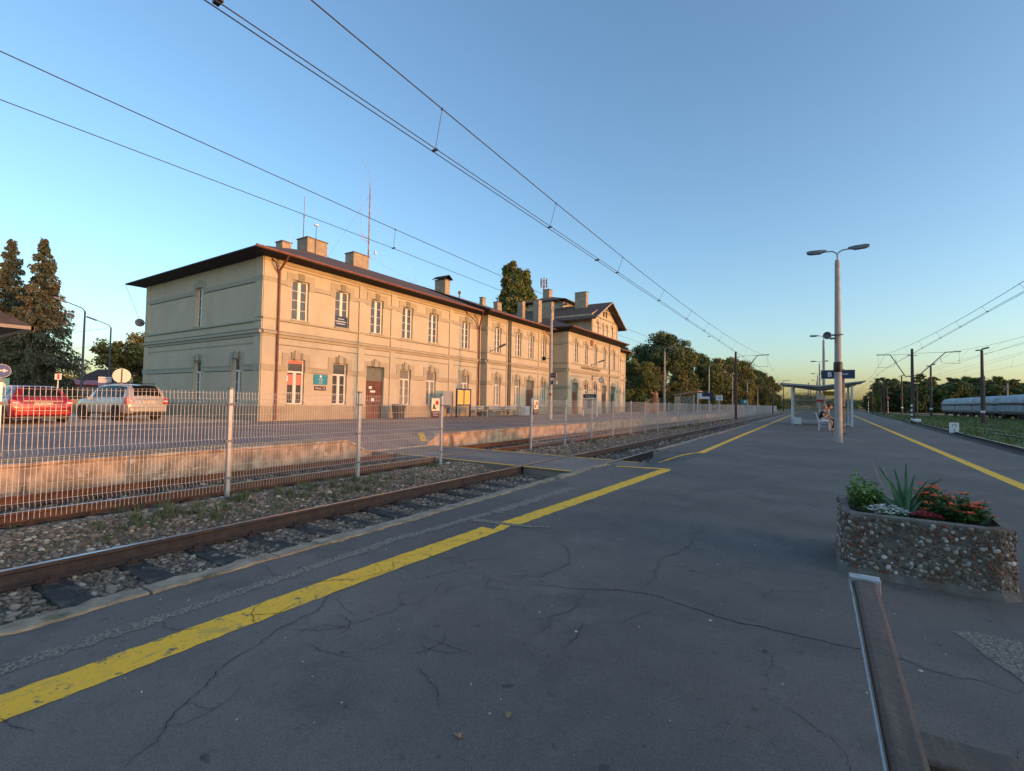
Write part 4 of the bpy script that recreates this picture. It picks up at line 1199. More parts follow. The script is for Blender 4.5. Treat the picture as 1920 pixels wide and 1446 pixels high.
# clock
t = empty('station_clock', (XC + .003, 49.6, 4.15), 0, 'round station clock hanging from an arm below the station name', 'clock')
b = MB(); b.box(0, .06, -.06, .06, -.35, .2); b.tube([(.05, 0, .1), (1.25, 0, .1)], .022); b.tube([(1.1, 0, .1), (1.1, 0, -.02)], .02); b.build('bracket', M['lampgrey'], t)
b = MB(); b.lathe([(.27, -.09), (.31, -.07), (.31, .07), (.27, .09)], (1.1, 0, -.33), 22, 'Y'); b.build('case', M['lampgrey'], t, smooth=True)
for sgn in (-1, 1):
    b = MB(); b.lathe([(.25, .091 * sgn), (.25, .097 * sgn)], (1.1, 0, -.33), 22, 'Y'); f_ = b.build('dial', M['white'], t)
    b = MB()
    for k in range(12):
        a = k * PI / 6; b.cbox((1.1 + .21 * math.sin(a), .100 * sgn, -.33 + .21 * math.cos(a)), (.014, .004, .03))
    b.tube([(1.1, .102 * sgn, -.33), (1.1 - .06, .102 * sgn, -.33 + .12)], .009, 4); b.tube([(1.1, .102 * sgn, -.33), (1.1 + .02, .102 * sgn, -.33 + .19)], .006, 4)
    b.build('hands', M['black'], f_)
# floodlight on the far end corner
t = empty('floodlight', (-37.3, Y0 - .06, 6.05), 0, 'round grey floodlight on the far corner of the shaded end wall', 'floodlight')
b = MB(); b.tube([(0, 0, 0), (-.5, -.1, .1)], .03); b.build('bracket', M['lampgrey'], t)
b = MB(); b.lathe([(.08, -.2), (.26, .0), (.27, .1), (.05, .14)], (-.6, -.12, .05), 14, 'X'); b.build('lamp_head', M['lampgrey'], t, smooth=True)

# --- antennas and things on the roof
M['redpaint'] = mat('red_white_mast', (.26, .12, .10), .6, col2=(.34, .30, .28), nscale=1.2, lo=.5, hi=.52)
t = empty('antenna_mast', (RX + .1, 25.6, RZ - .1), 0, 'tall red and white aerial mast with guy wires on the station roof ridge', 'antenna mast')
b = MB(); b.tube([(0, 0, 0), (0, 0, 7.2)], [.07, .04], 6); b.build('mast', M['redpaint'], t)
b = MB(); b.tube([(0, 0, 2.3), (0, -.75, 2.5)], .03, 4); b.tube([(0, 0, 2.6), (0, -.75, 2.8)], .03, 4); b.tube([(0, -.75, 2.2), (0, -.8, 7.4)], .022, 4); b.tube([(0, -.0, 7.2), (0, -.05, 8.0), (0, -.9, 8.7)], .015, 4)
b.tube([(0, 0, 1.0), (0, .65, 1.05), (0, .65, 1.5)], .02, 4); b.build('dipole', M['galv'], t)
b = MB(); b.cbox((0, .68, 1.62), (.14, .14, .22)); b.build('receiver_box', M['white'], t)
b = MB()
for p in ((-.2, -3.6, .15), (-.2, 2.3, .1), (.4, 5.3, .15)): b.tube([(0, 0, 6.2), p], .009, 3)
b.tube([(0, 0, 1.1), (.3, 5.0, .1)], .009, 3); b.tube([(0, 0, 1.1), (0, -2.0, .1)], .009, 3); b.build('guy_wire', M['galv'], t)
t = empty('rod_antenna', (-30.5, 19.95, 12.55), 0, 'thin red rod antenna standing on the wide chimney', 'antenna')
b = MB(); b.tube([(0, 0, 0), (0, 0, 1.5)], .03, 5); b.build('pole', M['lampgrey'], t)
b = MB(); b.tube([(0, 0, 1.5), (0, 0, 3.1)], .02, 5); b.tube([(0, 0, 1.55), (0, 0, 1.75)], .05, 5); b.build('aerial', M['redpaint'], t)
t = empty('weather_sensor', (-29.62, 20.35, 10.9), 0, 'white sensor on a thin pole in front of the wide chimney', 'sensor')
b = MB(); b.tube([(0, 0, 0), (0, 0, 2.55)], .025, 5); b.build('pole', M['lampgrey'], t)
b = MB(); b.cbox((0, 0, 2.62), (.14, .3, .09)); b.tube([(0, -.1, 2.7), (0, -.1, 2.78)], .03); b.build('sensor_head', M['white'], t)
cell = t = empty('cell_mast', (-70, 85, -.5), 0, 'red and white cellular mast rising behind the station tower', 'mast')
b = MB(); b.tube([(0, 0, 0), (0, 0, 30.5)], [.4, .2], 6); b.build('pole', M['concrete'], t)
b = MB()
for k in range(6):
    a = k * PI / 3; b.cbox((.75 * math.cos(a), .75 * math.sin(a), 29.5 + .5 * (k % 2)), (.25, .25, 1.9), a)
for z in (28.8, 29.8, 30.3): b.tube([(-.8, 0, z), (.8, 0, z)], .05, 4); b.tube([(0, -.8, z), (0, .8, z)], .05, 4)
b.build('panel_antenna', M['redpaint'], t)

# ================================================================== white mesh fence
FX = -8.05; FZ = -.42
def panel_mesh(L=2.52, H=1.62, step=.05):
    mb = MB()
    zs = [0, .06]
    bends = (.16, .80, H - .17)
    prof = [(0, 0)]
    for b in bends: prof += [(0, b - .05), (.035, b), (0, b + .05)]
    prof += [(0, H)]
    n = int(L / step)
    r_ = .0028
    for k in range(n + 1):
        y = k * step + .01
        mb.tube([(a, y, z) for a, z in prof], r_, 3, cap=False)
    hz = [.11, .21, .42, .62, .75, .85, 1.05, 1.24, H - .22, H - .12, H - .03]
    for z in hz: mb.tube([(.004, 0, z), (.004, L, z)], r_ * 1.15, 3, cap=False)
    return mb
def post_mb():
    mb = MB()
    mb.box(-.03, .03, -.03, .03, 0, 1.80)
    return mb
def fence(label, ys, extra_last=True, hang=None):
    t = empty('mesh_fence', (FX, ys[0], FZ), 0, label, 'fence', 'white mesh fence between the tracks')
    pm = cm = None
    rn = random.Random(int(ys[0] * 10))
    for i, y in enumerate(ys):
        if i == 0:
            pp = post_mb().build('fence_post', M['galv'], t, bevel=.006)
            c = MB(); c.box(-.035, .035, -.035, .035, 1.80, 1.83)
            for z in (.35, .95, 1.55): c.box(-.036, -.030, -.06, .06, z - .02, z + .02); c.box(.030, .036, -.06, .06, z - .02, z + .02)
            cp = c.build('post_cap', M['lampgrey'], pp)
            pn = panel_mesh().build('mesh_panel', M['wire'], t, fix=False)
            pn.location = (0, .045, .14)
            p0, c0, n0 = pp, cp, pn
        else:
            p0 = pp.copy(); COL.objects.link(p0); p0.parent = t; c0 = cp.copy(); COL.objects.link(c0); c0.parent = p0
            if i < len(ys) - 1:
                n0 = pn.copy(); COL.objects.link(n0); n0.parent = t; n0.location = (0, y - ys[0] + .045, .14)
        p0.location = (0, y - ys[0], 0)
        if y > 13: p0.rotation_euler = (rn.uniform(-.01, .01) - (.025 if 16 < y < 18 else 0), rn.uniform(-.008, .008), 0)
    return t
fence('white mesh fence of short run on the left, ending before the track crossing', [1.44 + 2.62 * k for k in range(-3, 0)] + [1.44, 4.06, 6.68, 9.3])
fence('long white mesh fence running away beyond the crossing to the distance', [13.9 + 2.6 * k for k in range(51)])
def warn(x, y, z, label):
    t = empty('warning_sign', (x, y, z), 0, label, 'sign', 'warning signs hung on the fence')
    b = MB(); b.box(0, .006, -.15, .15, .17, .42 + .06); b.build('picture_board', M['cream'], t)
    b = MB(); b.box(.0065, .009, -.11, .02, .22, .25); b.box(.0065, .009, -.09, -.03, .25, .33)
    b.build('train_mark', M['black'], t)
    b = MB(); b.lathe([(.06, .007), (.06, .010)], (0, .05, .37), 12, 'X'); b.build('round_mark', M['red'], t)
    b = MB(); b.box(0, .006, -.15, .15, 0, .165); k = b.build('text_board', M['maroon'], t)
    for i, (s_, z_) in enumerate(((.032, .13), (.032, .09), (.026, .05))):
        text('lettering', ('PRZECHODZENIE', 'PRZEZ TORY', 'WZBRONIONE')[i], s_, M['white'], (.008, 0, z_), (PI / 2, 0, PI / 2), t, .001)
warn(FX + .05, 9.0, .82, 'white and maroon warning sign on the fence panel left of the crossing')
warn(FX + .05, 14.12, .84, 'white and maroon warning sign on the first fence panel right of the crossing')

# ================================================================== lamps
def head(mb, c, ang, L=.62):
    """drooping lamp head, pointing along ang in xz"""
    M_ = Matrix.Translation(c) @ Matrix.Rotation(ang, 4, 'Y')
    sec = [(0, .05, .05, .02), (.12, .075, .055, .04), (.2, .10, .06, .075), (.5, .10, .05, .08), (.60, .09, .03, .05), (.62, .07, .01, .02)]
    vs = []
    for x, hw, up, dn in sec:
        vs += [M_ @ Vector((x, -hw, -dn)), M_ @ Vector((x, hw, -dn)), M_ @ Vector((x, hw, up * .5)), M_ @ Vector((x, hw * .6, up)), M_ @ Vector((x, -hw * .6, up)), M_ @ Vector((x, -hw, up * .5))]
    fs = [tuple(range(6)), tuple(30 + q for q in range(5, -1, -1))]
    for j in range(5):
        for q in range(6): fs.append((j * 6 + q, j * 6 + (q + 1) % 6, j * 6 + 6 + (q + 1) % 6, j * 6 + 6 + q))
    mb.add(vs, fs)
def double_lamp(label):
    t = empty('platform_lamp', (0, 0, 0), 0, label, 'street lamp', 'twin headed lamps along the island platform')
    b = MB(); b.lathe([(.128, 0), (.078, 6.45), (.06, 6.55)], n=20); b.build('pole', M['concrete'], t, smooth=True)
    b = MB()
    for s in (-1, 1):
        b.tube([(0, 0, 6.45), (0, 0, 6.72), (s * .04, 0, 6.80), (s * .14, 0, 6.87), (s * .34, 0, 6.89)], .024, 6)
    b.build('arm', M['steelgrey'], t, smooth=True)
    for s in (-1, 1):
        b = MB(); head(b, Vector((s * .32, 0, 6.90)), (-.06 if s > 0 else PI + .06))
        if s < 0:
            b = MB(); head(b, Vector((0, 0, 0)), -.06); b.v = [(-x - .32, y, z + 6.90) for x, y, z in b.v]
        b.build('lamp_head', M['lampgrey'], t)
    return t
pr_ = None
LAB = ['tall concrete twin-headed lamp nearest the camera, in front of the shelter', 'twin-headed lamp just behind the shelter, second in the row', 'twin-headed lamp, third in the row beyond the shelter', 'small distant twin-headed lamp, fourth in the row', 'most distant twin-headed lamp on the island platform']
for k, y in enumerate((20.4, 44.6, 69.6, 95.3, 119)):
    if k == 0: pr_ = double_lamp(LAB[0]); o = pr_
    else: o = copy_tree(pr_)
    o.location = (.78 - .002 * k, y, 0); o['label'] = LAB[k]
# things on the first post
t = empty('loudspeaker', (.70, 20.32, 3.80), 0, 'round black horn loudspeaker on the nearest lamp pole', 'loudspeaker')
b = MB(); b.lathe([(.03, .30), (.05, .2), (.12, .05), (.135, 0), (.12, -.01), (.06, .08)], (-.24, -.18, .0), 20, 'Y'); b.build('horn', M['lampgrey'], t, smooth=True)
b = MB(); b.tube([(-.14, -.04, .02), (.24, -.04, .03)], .018, 6); b.box(-.16, .0, -.08, .08, -.12, -.07); b.lathe([(.118, -.03), (.118, .03)], (.08, .08, .03), 14); b.build('bracket', M['lampgrey'], t)
t = empty('pole_collar', (.78, 20.4, 2.5), 0, 'dark grey collar wrapped round the nearest lamp pole', 'collar')
b = MB(); b.lathe([(.12, 0), (.136, .06), (.136, .34), (.125, .36)], n=16); b.build('band', M['black'], t, smooth=True)
# second thin pole with the sector sign
t = empty('sign_post', (1.24, 27.1, 0), 0, 'slim brown post just behind the nearest lamp pole, carrying the sector sign', 'post')
b = MB(); b.box(-.06, .06, -.06, .06, 0, 3.05); b.v = [(x * (1 - .1 * z / 3), y * (1 - .1 * z / 3), z) for x, y, z in b.v]
M['tanpost'] = mat('tan_painted_post', (.55, .37, .22), .7, col2=(.28, .18, .11), nscale=4)
b.build('post', M['tanpost'], t, bevel=.015)
b = MB(); b.cbox((0, 0, 1.25), (.15, .15, .05)); b.cbox((0, 0, .3), (.14, .14, .04)); b.cbox((0, 0, .02), (.24, .24, .04)); b.build('clamp', M['black'], t)
t = empty('sector_sign', (1.02, 27.0, 2.8), 0, 'dark blue sign reading B Sektor hung above the platform', 'sign')
b = MB(); b.box(-.66, .66, -.03, .03, -.19, .19); b.build('board', M['navy'], t)
b = MB(); b.box(-.67, .67, -.034, .034, .19, .21); b.box(-.67, .67, -.034, .034, -.21, -.19); b.build('edge', M['steelgrey'], t)
text('letter', 'B', .30, M['white'], (-.32, -.034, -.01), (PI / 2, 0, 0), t, .002, bold=.006)
text('lettering', 'Sektor', .17, M['white'], (.18, -.034, .02), (PI / 2, 0, 0), t, .002)

def single_lamp(label):
    t = empty('platform_lamp', (0, 0, 0), 0, label, 'street lamp', 'single lamps along the station platform')
    b = MB(); b.lathe([(.15, 0), (.075, 7.45), (.06, 7.5)], n=16); b.build('pole', M['concrete'], t, smooth=True)
    b = MB(); b.tube([(0, 0, 7.45), (0, 0, 7.75), (.15, 0, 7.95), (.7, 0, 8.05)], .03, 6); b.build('arm', M['steelgrey'], t, smooth=True)
    b = MB(); head(b, Vector((.65, 0, 8.05)), -.1); b.build('lamp_head', M['lampgrey'], t)
    return t
o = None
for k, (x, y, lb) in enumerate([(-15.6, 29.6, 'concrete single lamp on the station platform carrying blue signs'), (-14.9, 57.4, 'second concrete single lamp along the station platform, past the building'), (-14.6, 84.5, 'third single lamp, behind the small far platform shelter'),
                                (-14.6, 112, 'fourth single lamp along the far station platform'), (-14.6, 140, 'fifth single lamp in front of the far trees'), (-14.6, 168, 'farthest single lamp beside the far trees')]):
    if o is None: p1 = o = single_lamp(lb)
    else: o = copy_tree(p1)
    o.location = (x, y, .05); o['label'] = lb
t = empty('platform_sign', (-15.35, 29.45, 3.15), R(-28), 'blue platform number sign on the concrete lamp by the station', 'sign')
b = MB(); b.box(-.42, .42, -.03, .03, -.16, .16); b.build('board', M['navy'], t); text('lettering', 'Peron', .14, M['white'], (-.08, -.034, 0), (PI / 2, 0, 0), t, .002); text('number', '1', .22, M['white'], (.27, -.034, 0), (PI / 2, 0, 0), t, .002)
t = empty('direction_sign', (-15.3, 29.45, 2.66), R(-28), 'small black and white sign below the blue platform sign', 'sign')
b = MB(); b.box(-.36, -.03, -.03, .03, -.14, .14); b.build('black_panel', M['black'], t); b = MB(); b.box(-.03, .42, -.03, .03, -.12, .08); b.build('white_panel', M['cream'], t)
text('lettering', 'Wyjście', .1, M['black'], (.2, -.034, -.02), (PI / 2, 0, 0), t, .002)
t = empty('notice_plate', (-15.5, 29.38, 1.9), R(-28), 'small white and red plate low on the concrete lamp by the station', 'plate')
b = MB(); b.box(-.12, .14, -.012, .012, .0, .2); b.build('white_part', M['white'], t); b = MB(); b.box(-.12, .14, -.013, .013, -.16, -.003); b.build('red_part', M['red'], t)
t = empty('loudspeaker', (-15.8, 29.5, 4.35), 0, 'black horn loudspeaker on the concrete lamp by the station', 'loudspeaker')
b = MB(); b.lathe([(.03, .30), (.05, .2), (.12, .05), (.15, 0), (.12, -.01), (.06, .08)], (-.25, -.15, .0), 16, 'Y'); b.tube([(-.2, 0, 0), (.3, .05, 0)], .02, 5); b.build('horn', M['black'], t, smooth=True)

# ================================================================== overhead line
def mast(loc, label, H, side, arms, stripes=False):
    t = empty('catenary_mast', loc, 0, label, 'mast', 'overhead line masts')
    b = MB(); b.box(-.14, .14, -.12, .12, 0, H); b.v = [(x * (1.25 - .5 * z / H), y * (1.25 - .5 * z / H), z) for x, y, z in b.v]; b.build('mast_post', M['darkmast'], t)
    for s, (wx, zt, zc_, reach) in arms:
        b = MB()
        b.tube([(s * .1, 0, zt - 2.5), (s * .6, 0, zt - 2.45), (s * (reach - .9), 0, zt), (s * (reach + .35), 0, zt + .03)], .055, 6)
        b.tube([(s * .0, 0, zt - .02), (s * (reach - .9), 0, zt)], .02, 4)
        b.tube([(s * (reach - 1.4), 0, zt - .5), (s * (reach - 1.2), 0, zc_ + .35), (s * (reach + .3), 0, zc_ + .25)], .02, 4)
        b.tube([(s * (reach + .2), 0, zt), (s * (reach + .2), 0, zc_ + .25)], .01, 3)
        b.build('cantilever_arm', M['darkmast'], t)
    b = MB(); b.box(-.45, .45, -.03, .03, H - .78, H - .72); b.build('insulator_bar', M['darkmast'], t)
    if stripes:
        b = MB()
        for k in range(4): b.box(-.19, -.02, -.19, -.17, .35 + k * .5, .6 + k * .5)
        b.build('striped_marker', M['white'], t)
        b = MB(); b.cbox((.3, -.3, .35), (.7, .4, .35), .2); b.build('foot_block', M['white'], t, bevel=.1)
    return t
m1 = mast((-7.95, 63.8, -.4), 'dark steel mast standing beside the mesh fence', 8.3, 1, [(1, (0, 7.75, 6.1, 3.3)), (-1, (0, 6.0, 5.3, 1.6))])
mast((-7.95, 128, -.4), 'dark steel mast at the far end of the mesh fence', 8.3, 1, [(1, (0, 7.75, 6.1, 3.3)), (-1, (0, 6.0, 5.3, 1.6))])
mast((9.4, 68.1, -.4), 'tall dark mast in the grass with two spread arms and a striped foot', 8.3, 1, [(1, (0, 7.8, 6.3, 3.7)), (-1, (0, 7.7, 6.0, 2.8))], True)
mast((-7.95, 178, -.4), 'thin distant mast left of the shelter', 8.3, 1, [(1, (0, 7.75, 6.1, 3.3))])
mast((-.5, 210, -.4), 'thin far mast seen through the left of the shelter', 8.3, 1, [(-1, (0, 7.75, 6.1, 3.3)), (1, (0, 7.75, 6.1, 3.3))])
mast((13.3, 131, -.4), 'slim mast in the middle of the far yard', 8.0, 1, [(-1, (0, 7.4, 5.9, 2.2))])
mast((24.2, 66, -.4), 'mast on the right at the picture edge', 8.4, 1, [(-1, (0, 8.0, 6.6, 3.6))])
def span(label, x, pts_m, pts_c, r_=.010, drops=(), name='overhead_wire', double=True, grp='overhead wires'):
    t = empty(name, (0, 0, 0), 0, label, 'overhead wire', grp)
    def curve(pts, n=8):
        out = []
        for i in range(len(pts) - 1):
            for k in range(n): 
                f_ = k / n; a, b = pts[i], pts[i + 1]
                out.append(tuple(a[q] + (b[q] - a[q]) * f_ for q in range(3)))
        out.append(pts[-1]); return out
    b = MB(); b.tube(curve(pts_m, 1), r_, 5); mw = b.build('messenger_wire', M['line'], t, fix=False)
    for dx in ((-.05, .05) if double else (0,)):
        b = MB(); b.tube([(p[0] + dx, p[1], p[2]) for p in pts_c], r_ * .8, 5); b.build('contact_wire', M['line'], t, fix=False)
    def at(pts, y):
        for a, c in zip(pts[:-1], pts[1:]):
            if a[1] <= y <= c[1]:
                f_ = (y - a[1]) / (c[1] - a[1]); return tuple(a[q] + (c[q] - a[q]) * f_ for q in range(3))
        return pts[-1]
    for y in drops:
        a = at(pts_m, y); c = at(pts_c, y)
        b = MB(); b.tube([a, c], .006, 3); b.cbox((a[0], a[1], a[2]), (.025, .035, .035)); b.cbox((c[0], c[1], c[2] + .01), (.11, .035, .03)); b.build('dropper', M['line'], t, fix=False)
M['line'] = mat('grey_wire', (.055, .055, .058), .6)
def sag(x0, y0, z0, x1, y1, z1, zm, n=14):
    out = []
    for k in range(n + 1):
        f_ = k / n; out.append((x0 + (x1 - x0) * f_, y0 + (y1 - y0) * f_, z0 + (z1 - z0) * f_ - (((z0 + z1) / 2 - zm) * 4 * f_ * (1 - f_))))
    return out
mA = sag(-5.4, -20, 7.3, -4.75, 64, 7.38, 5.92); mA += sag(-4.75, 64, 7.38, -4.9, 128, 7.38, 6.1)[1:] + sag(-4.9, 128, 7.38, -5.0, 178, 7.3, 6.1)[1:]
cA = sag(-5.4, -20, 5.35, -5.2, 64, 5.75, 5.52); cA += [(-5.0, 128, 5.8), (-5.1, 178, 5.8), (-5.1, 230, 5.8)]
span('doubled contact wires and carrying wire above the near track', -5.4, mA, cA, .010, drops=(5.85, 9.95, 14.6, 19.5, 24.5, 29, 34, 40, 47, 54, 76, 90, 104, 118))
cl = MB()
for y in (2.42, 13.0, 31): 
    z = 5.46
    cl.cbox((-5.36, y, z + .03), (.12, .06, .035))
tag(cl.build('wire_clamp', M['line']), 'dark clamps joining the doubled contact wires', 'wire clamp')
mB = sag(-9.75, -22, 7.0, -9.6, 64, 6.9, 5.85); cB = [(-9.75, -22, 5.45), (-9.75, 2, 5.43), (-9.75, 9, 5.43), (-9.7, 17, 5.32), (-9.6, 64, 5.3), (-9.6, 128, 5.3)]
mB += sag(-9.6, 64, 6.9, -9.6, 128, 6.9, 6.0)[1:]
span('carrying wire and contact wire above the rusty track, crossing in front of the station', -9.75, mB, cB, .009, drops=(9.1, 24, 40, 50, 80), double=False)
span('carrying wire and doubled contact wires above the track along the right platform edge', 7, sag(7.2, -10, 7.9, 7.0, 68, 7.4, 6.35) + sag(7.0, 68, 7.4, 9.5, 131, 7.5, 6.3)[1:], [(7.4, -10, 6.1), (7.3, 30, 6.08), (7.2, 68, 5.85), (9.5, 131, 5.9), (13, 210, 5.9)], .012, drops=(20, 27, 32, 37, 42, 48, 54, 61, 75, 84, 95), double=True)
span('wires above the first track of the grassy yard', 11.3, sag(11.8, -10, 8.4, 12.9, 68, 7.5, 6.3) + sag(12.9, 68, 7.5, 11.5, 131, 7.5, 6.2)[1:], [(11.6, -10, 5.6), (11.4, 42, 5.5), (12.2, 68, 6.1), (11.5, 131, 5.8), (12, 210, 5.9)], .010, drops=(40, 52, 62, 80), double=False)
span('wires above the second track of the grassy yard', 15.4, sag(15.6, -10, 8.2, 15.6, 131, 7.3, 7.2) , [(15.5, -10, 6.3), (15.4, 60, 6.3), (15.4, 131, 6.2), (15.4, 200, 6.2)], .009, drops=(50, 70, 90), double=False)
span('wires at the right picture edge above the third yard track', 19.4, sag(20.6, 20, 7.4, 20.6, 66, 8.0, 7.4) + sag(20.6, 66, 8.0, 19.6, 180, 7.5, 7.2)[1:], [(20.3, 20, 6.4), (20.3, 66, 6.5), (19.5, 180, 6.2)], .009, drops=(80, 100), double=False)

# yard lamps and other thin poles on the right
def yard_lamp(label):
    t = empty('yard_lamp', (0, 0, 0), 0, label, 'yard lamp', 'tall lamps in the yard')
    b = MB(); b.tube([(0, 0, 0), (0, 0, 8.7)], [.20, .13], 10); b.build('pole', M['darkmast'], t)
    b = MB(); b.cbox((-.25, 0, 8.72), (.6, .3, .14)); b.cbox((.3, 0, 8.92), (.65, .36, .2), 0, -.3); b.build('lamp_head', M['lampgrey'], t, bevel=.04)
    b = MB(); b.lathe([(.205, 1.35), (.205, 1.6)], n=10); b.build('band', M['white'], t)
    return t
o = None
for k, (x, y, s_, lb) in enumerate([(16.9, 76.5, 1.0, 'tall dark yard lamp in front of the grey wagons'), (19.8, 123, 1.17, 'yard lamp with round head, between the two-armed mast and the wagons'), (22.4, 180, 1.29, 'small distant yard lamp left of the two-armed mast')]):
    if o is None: o = yl_ = yard_lamp(lb)
    else: o = copy_tree(yl_)
    o.location = (x, y, -.45); o.scale = (s_, s_, s_); o['label'] = lb
def pole(x, y, h, label, m='darkmast', r_=.13):
    b = MB(); b.tube([(0, 0, 0), (0, 0, h)], [r_, r_ * .7], 7); b.box(-.5, .5, -.04, .04, h - .5, h - .42)
    o = b.build('yard_pole', M[m]); o.location = (x, y, -.5); tag(o, label, 'pole', 'plain poles in the yard')
for i, (x, y, h, m, lb) in enumerate([(25.0, 112, 7.6, 'darkmast', 'brown pole overlapping the middle of the wagons'), (24.5, 152, 7.6, 'concrete', 'pale pole just left of the first wagon'), (23.0, 160, 7.8, 'darkmast', 'dark pole left of the pale one by the first wagon'), (18.5, 175, 7.8, 'darkmast', 'dark pole between the signals and the two-armed mast'),
                                     (12.9, 150, 7.5, 'darkmast', 'slim pole left of the striped signals'), (29.3, 118, 6.5, 'concrete', 'short pale pole behind the wagons')]): pole(x, y, h, lb, m)
# signals
def signal(label, lit):
    t = empty('rail_signal', (0, 0, 0), 0, label, 'signal', 'red and white striped signals')
    for k in range(9):
        b = MB(); b.tube([(0, 0, k * .45), (0, 0, k * .45 + .45)], .09, 8); b.build('post_band', M['white'] if k % 2 else M['black'], t)
    b = MB(); b.lathe([(.42, -.05), (.42, .05)], (0, 0, 5.0), 16, 'Y'); b.build('signal_disc', M['red'], t)
    b = MB(); b.lathe([(.16, -.12), (.16, -.052)], (.02, 0, 4.95), 10, 'Y'); b.build('lens', M['white'], t)
    b = MB(); b.tube([(0, 0, 4.0), (0, 0, 4.7)], .07, 6); b.cbox((0, 0, 4.3), (.3, .2, .35)); b.build('head_box', M['black'], t)
    return t
o = None
for x, y, lb in ((15.0, 187, 'striped signal with a red disc, leftmost of the three'), (19.9, 187, 'striped signal with a red disc, middle one'), (24.8, 200, 'striped signal with a darker head, rightmost of the three')):
    if o is None: o = sg_ = signal(lb, True)
    else: o = copy_tree(sg_)
    o.location = (x, y, -.5); o['label'] = lb
t = empty('track_number_plate', (8.3, 44.2, -.45), R(10), 'small white number plate standing low in the grass', 'plate')
b = MB(); b.box(-.26, .26, -.03, .03, .05, .78); b.build('plate', M['white'], t); text('number', '75', .32, M['lampgrey'], (0, -.033, .55), (PI / 2, 0, 0), t, .002); text('number', '4', .3, M['lampgrey'], (0, -.033, .25), (PI / 2, 0, 0), t, .002)
b = MB(); b.cbox((0, 0, .1), (.7, .3, .3)); b.v = [(x * (1 - .5 * max(0, z)), y, z) for x, y, z in b.v]
o = b.build('marker_stone', M['white'], bevel=.08); o.location = (13.2, 118, -.42); tag(o, 'small white marker stone in the grass below the left signal', 'stone')

# ================================================================== freight wagons
M['tarp'] = mat('grey_blue_tarp', (.42, .44, .46), .6, col2=(.29, .31, .34), nscale=.7, bump=.4, bscale=3, stains=[(.9, .5, .7, (.42, .48, .54), (2.5, .6, 1))])
M['tarp2'] = mat('grey_hopper_side', (.34, .36, .37), .65, col2=(.20, .22, .23), nscale=1.2, stains=[(2, .5, .65, (.36, .40, .43), (1, 3, .5))])
M['under'] = mat('wagon_underframe', (.018, .017, .018), .9)
def wagon(label):
    L = 12.2
    t = empty('freight_wagon', (0, 0, 0), 0, label, 'freight wagon', 'grey freight wagons on the siding')
    def loft(name, prof, m, ribs, endin=0.0):
        mb = MB(); n = len(prof); vs = []; st_ = 22
        for k in range(st_ + 1):
            y = -L / 2 + .3 + (L - .6) * k / st_
            s_ = 1.0 - (.06 if (k % 2 and ribs) else 0)
            e_ = 1.0 if 0 < k < st_ else .80
            vs += [(x * s_ * (1 if e_ == 1 else .92), y, zc0 + (z - zc0) * (1 if e_ == 1 else .93)) for x, z in prof for zc0 in (1.5,)]
        fs = []
        for k in range(st_):
            for q in range(n - 1): fs.append((k * n + q, k * n + q + 1, (k + 1) * n + q + 1, (k + 1) * n + q))
        fs += [tuple(range(n)), tuple(st_ * n + q for q in range(n - 1, -1, -1))]
        mb.add(vs, fs)
        return mb.build(name, m, t)
    loft('roof_cover', [(-1.5, 2.75), (-1.48, 3.1), (-1.2, 3.65), (-.6, 4.0), (0, 4.08), (.6, 4.0), (1.2, 3.65), (1.48, 3.1), (1.5, 2.75)], M['tarp'], True)
    loft('hopper_side', [(-1.1, 1.05), (-1.45, 1.4), (-1.46, 2.35), (1.46, 2.35), (1.45, 1.4), (1.1, 1.05)], M['tarp2'], True)
    b = MB(); b.box(-1.38, 1.38, -L / 2 + .35, L / 2 - .35, 2.3, 2.8); b.box(-1.25, 1.25, -L / 2, L / 2, .95, 1.12); b.build('belt', M['darkmast'], t)
    for s in (-1, 1):
        b = MB(); b.box(-1.05, 1.05, s * 4.2 - 1.5, s * 4.2 + 1.5, .5, .85)
        for yy in (-.9, .9):
            for xx in (-.75, .75): b.lathe([(.46, -.06), (.46, .06)], (xx, s * 4.2 + yy, .46), 14, 'X')
        b.build('bogie', M['under'], t)
    b = MB(); b.box(-.5, .5, -2, 2, .6, .98); b.build('discharge_chute', M['under'], t)
    for s in (-1, 1):
        b = MB(); b.tube([(-.6, s * L / 2, 1.05), (-.6, s * (L / 2 + .35), 1.05)], .12, 8); b.tube([(.6, s * L / 2, 1.05), (.6, s * (L / 2 + .35), 1.05)], .12, 8); b.build('buffer', M['under'], t)
    return t
WL = ['farthest grey covered wagon, its end showing beside the pale pole', 'second grey covered wagon from the far end of the train', 'third grey covered wagon, cut by the brown pole', 'fourth grey covered wagon, behind the tall yard lamp', 'nearest grey covered wagon, at the right picture edge']
for k in range(5):
    if k == 0: o = wg = wagon(WL[0])
    else: o = copy_tree(wg)
    o.location = (27.75, 146.5 - 13.5 * k, -.34); o['label'] = WL[k]

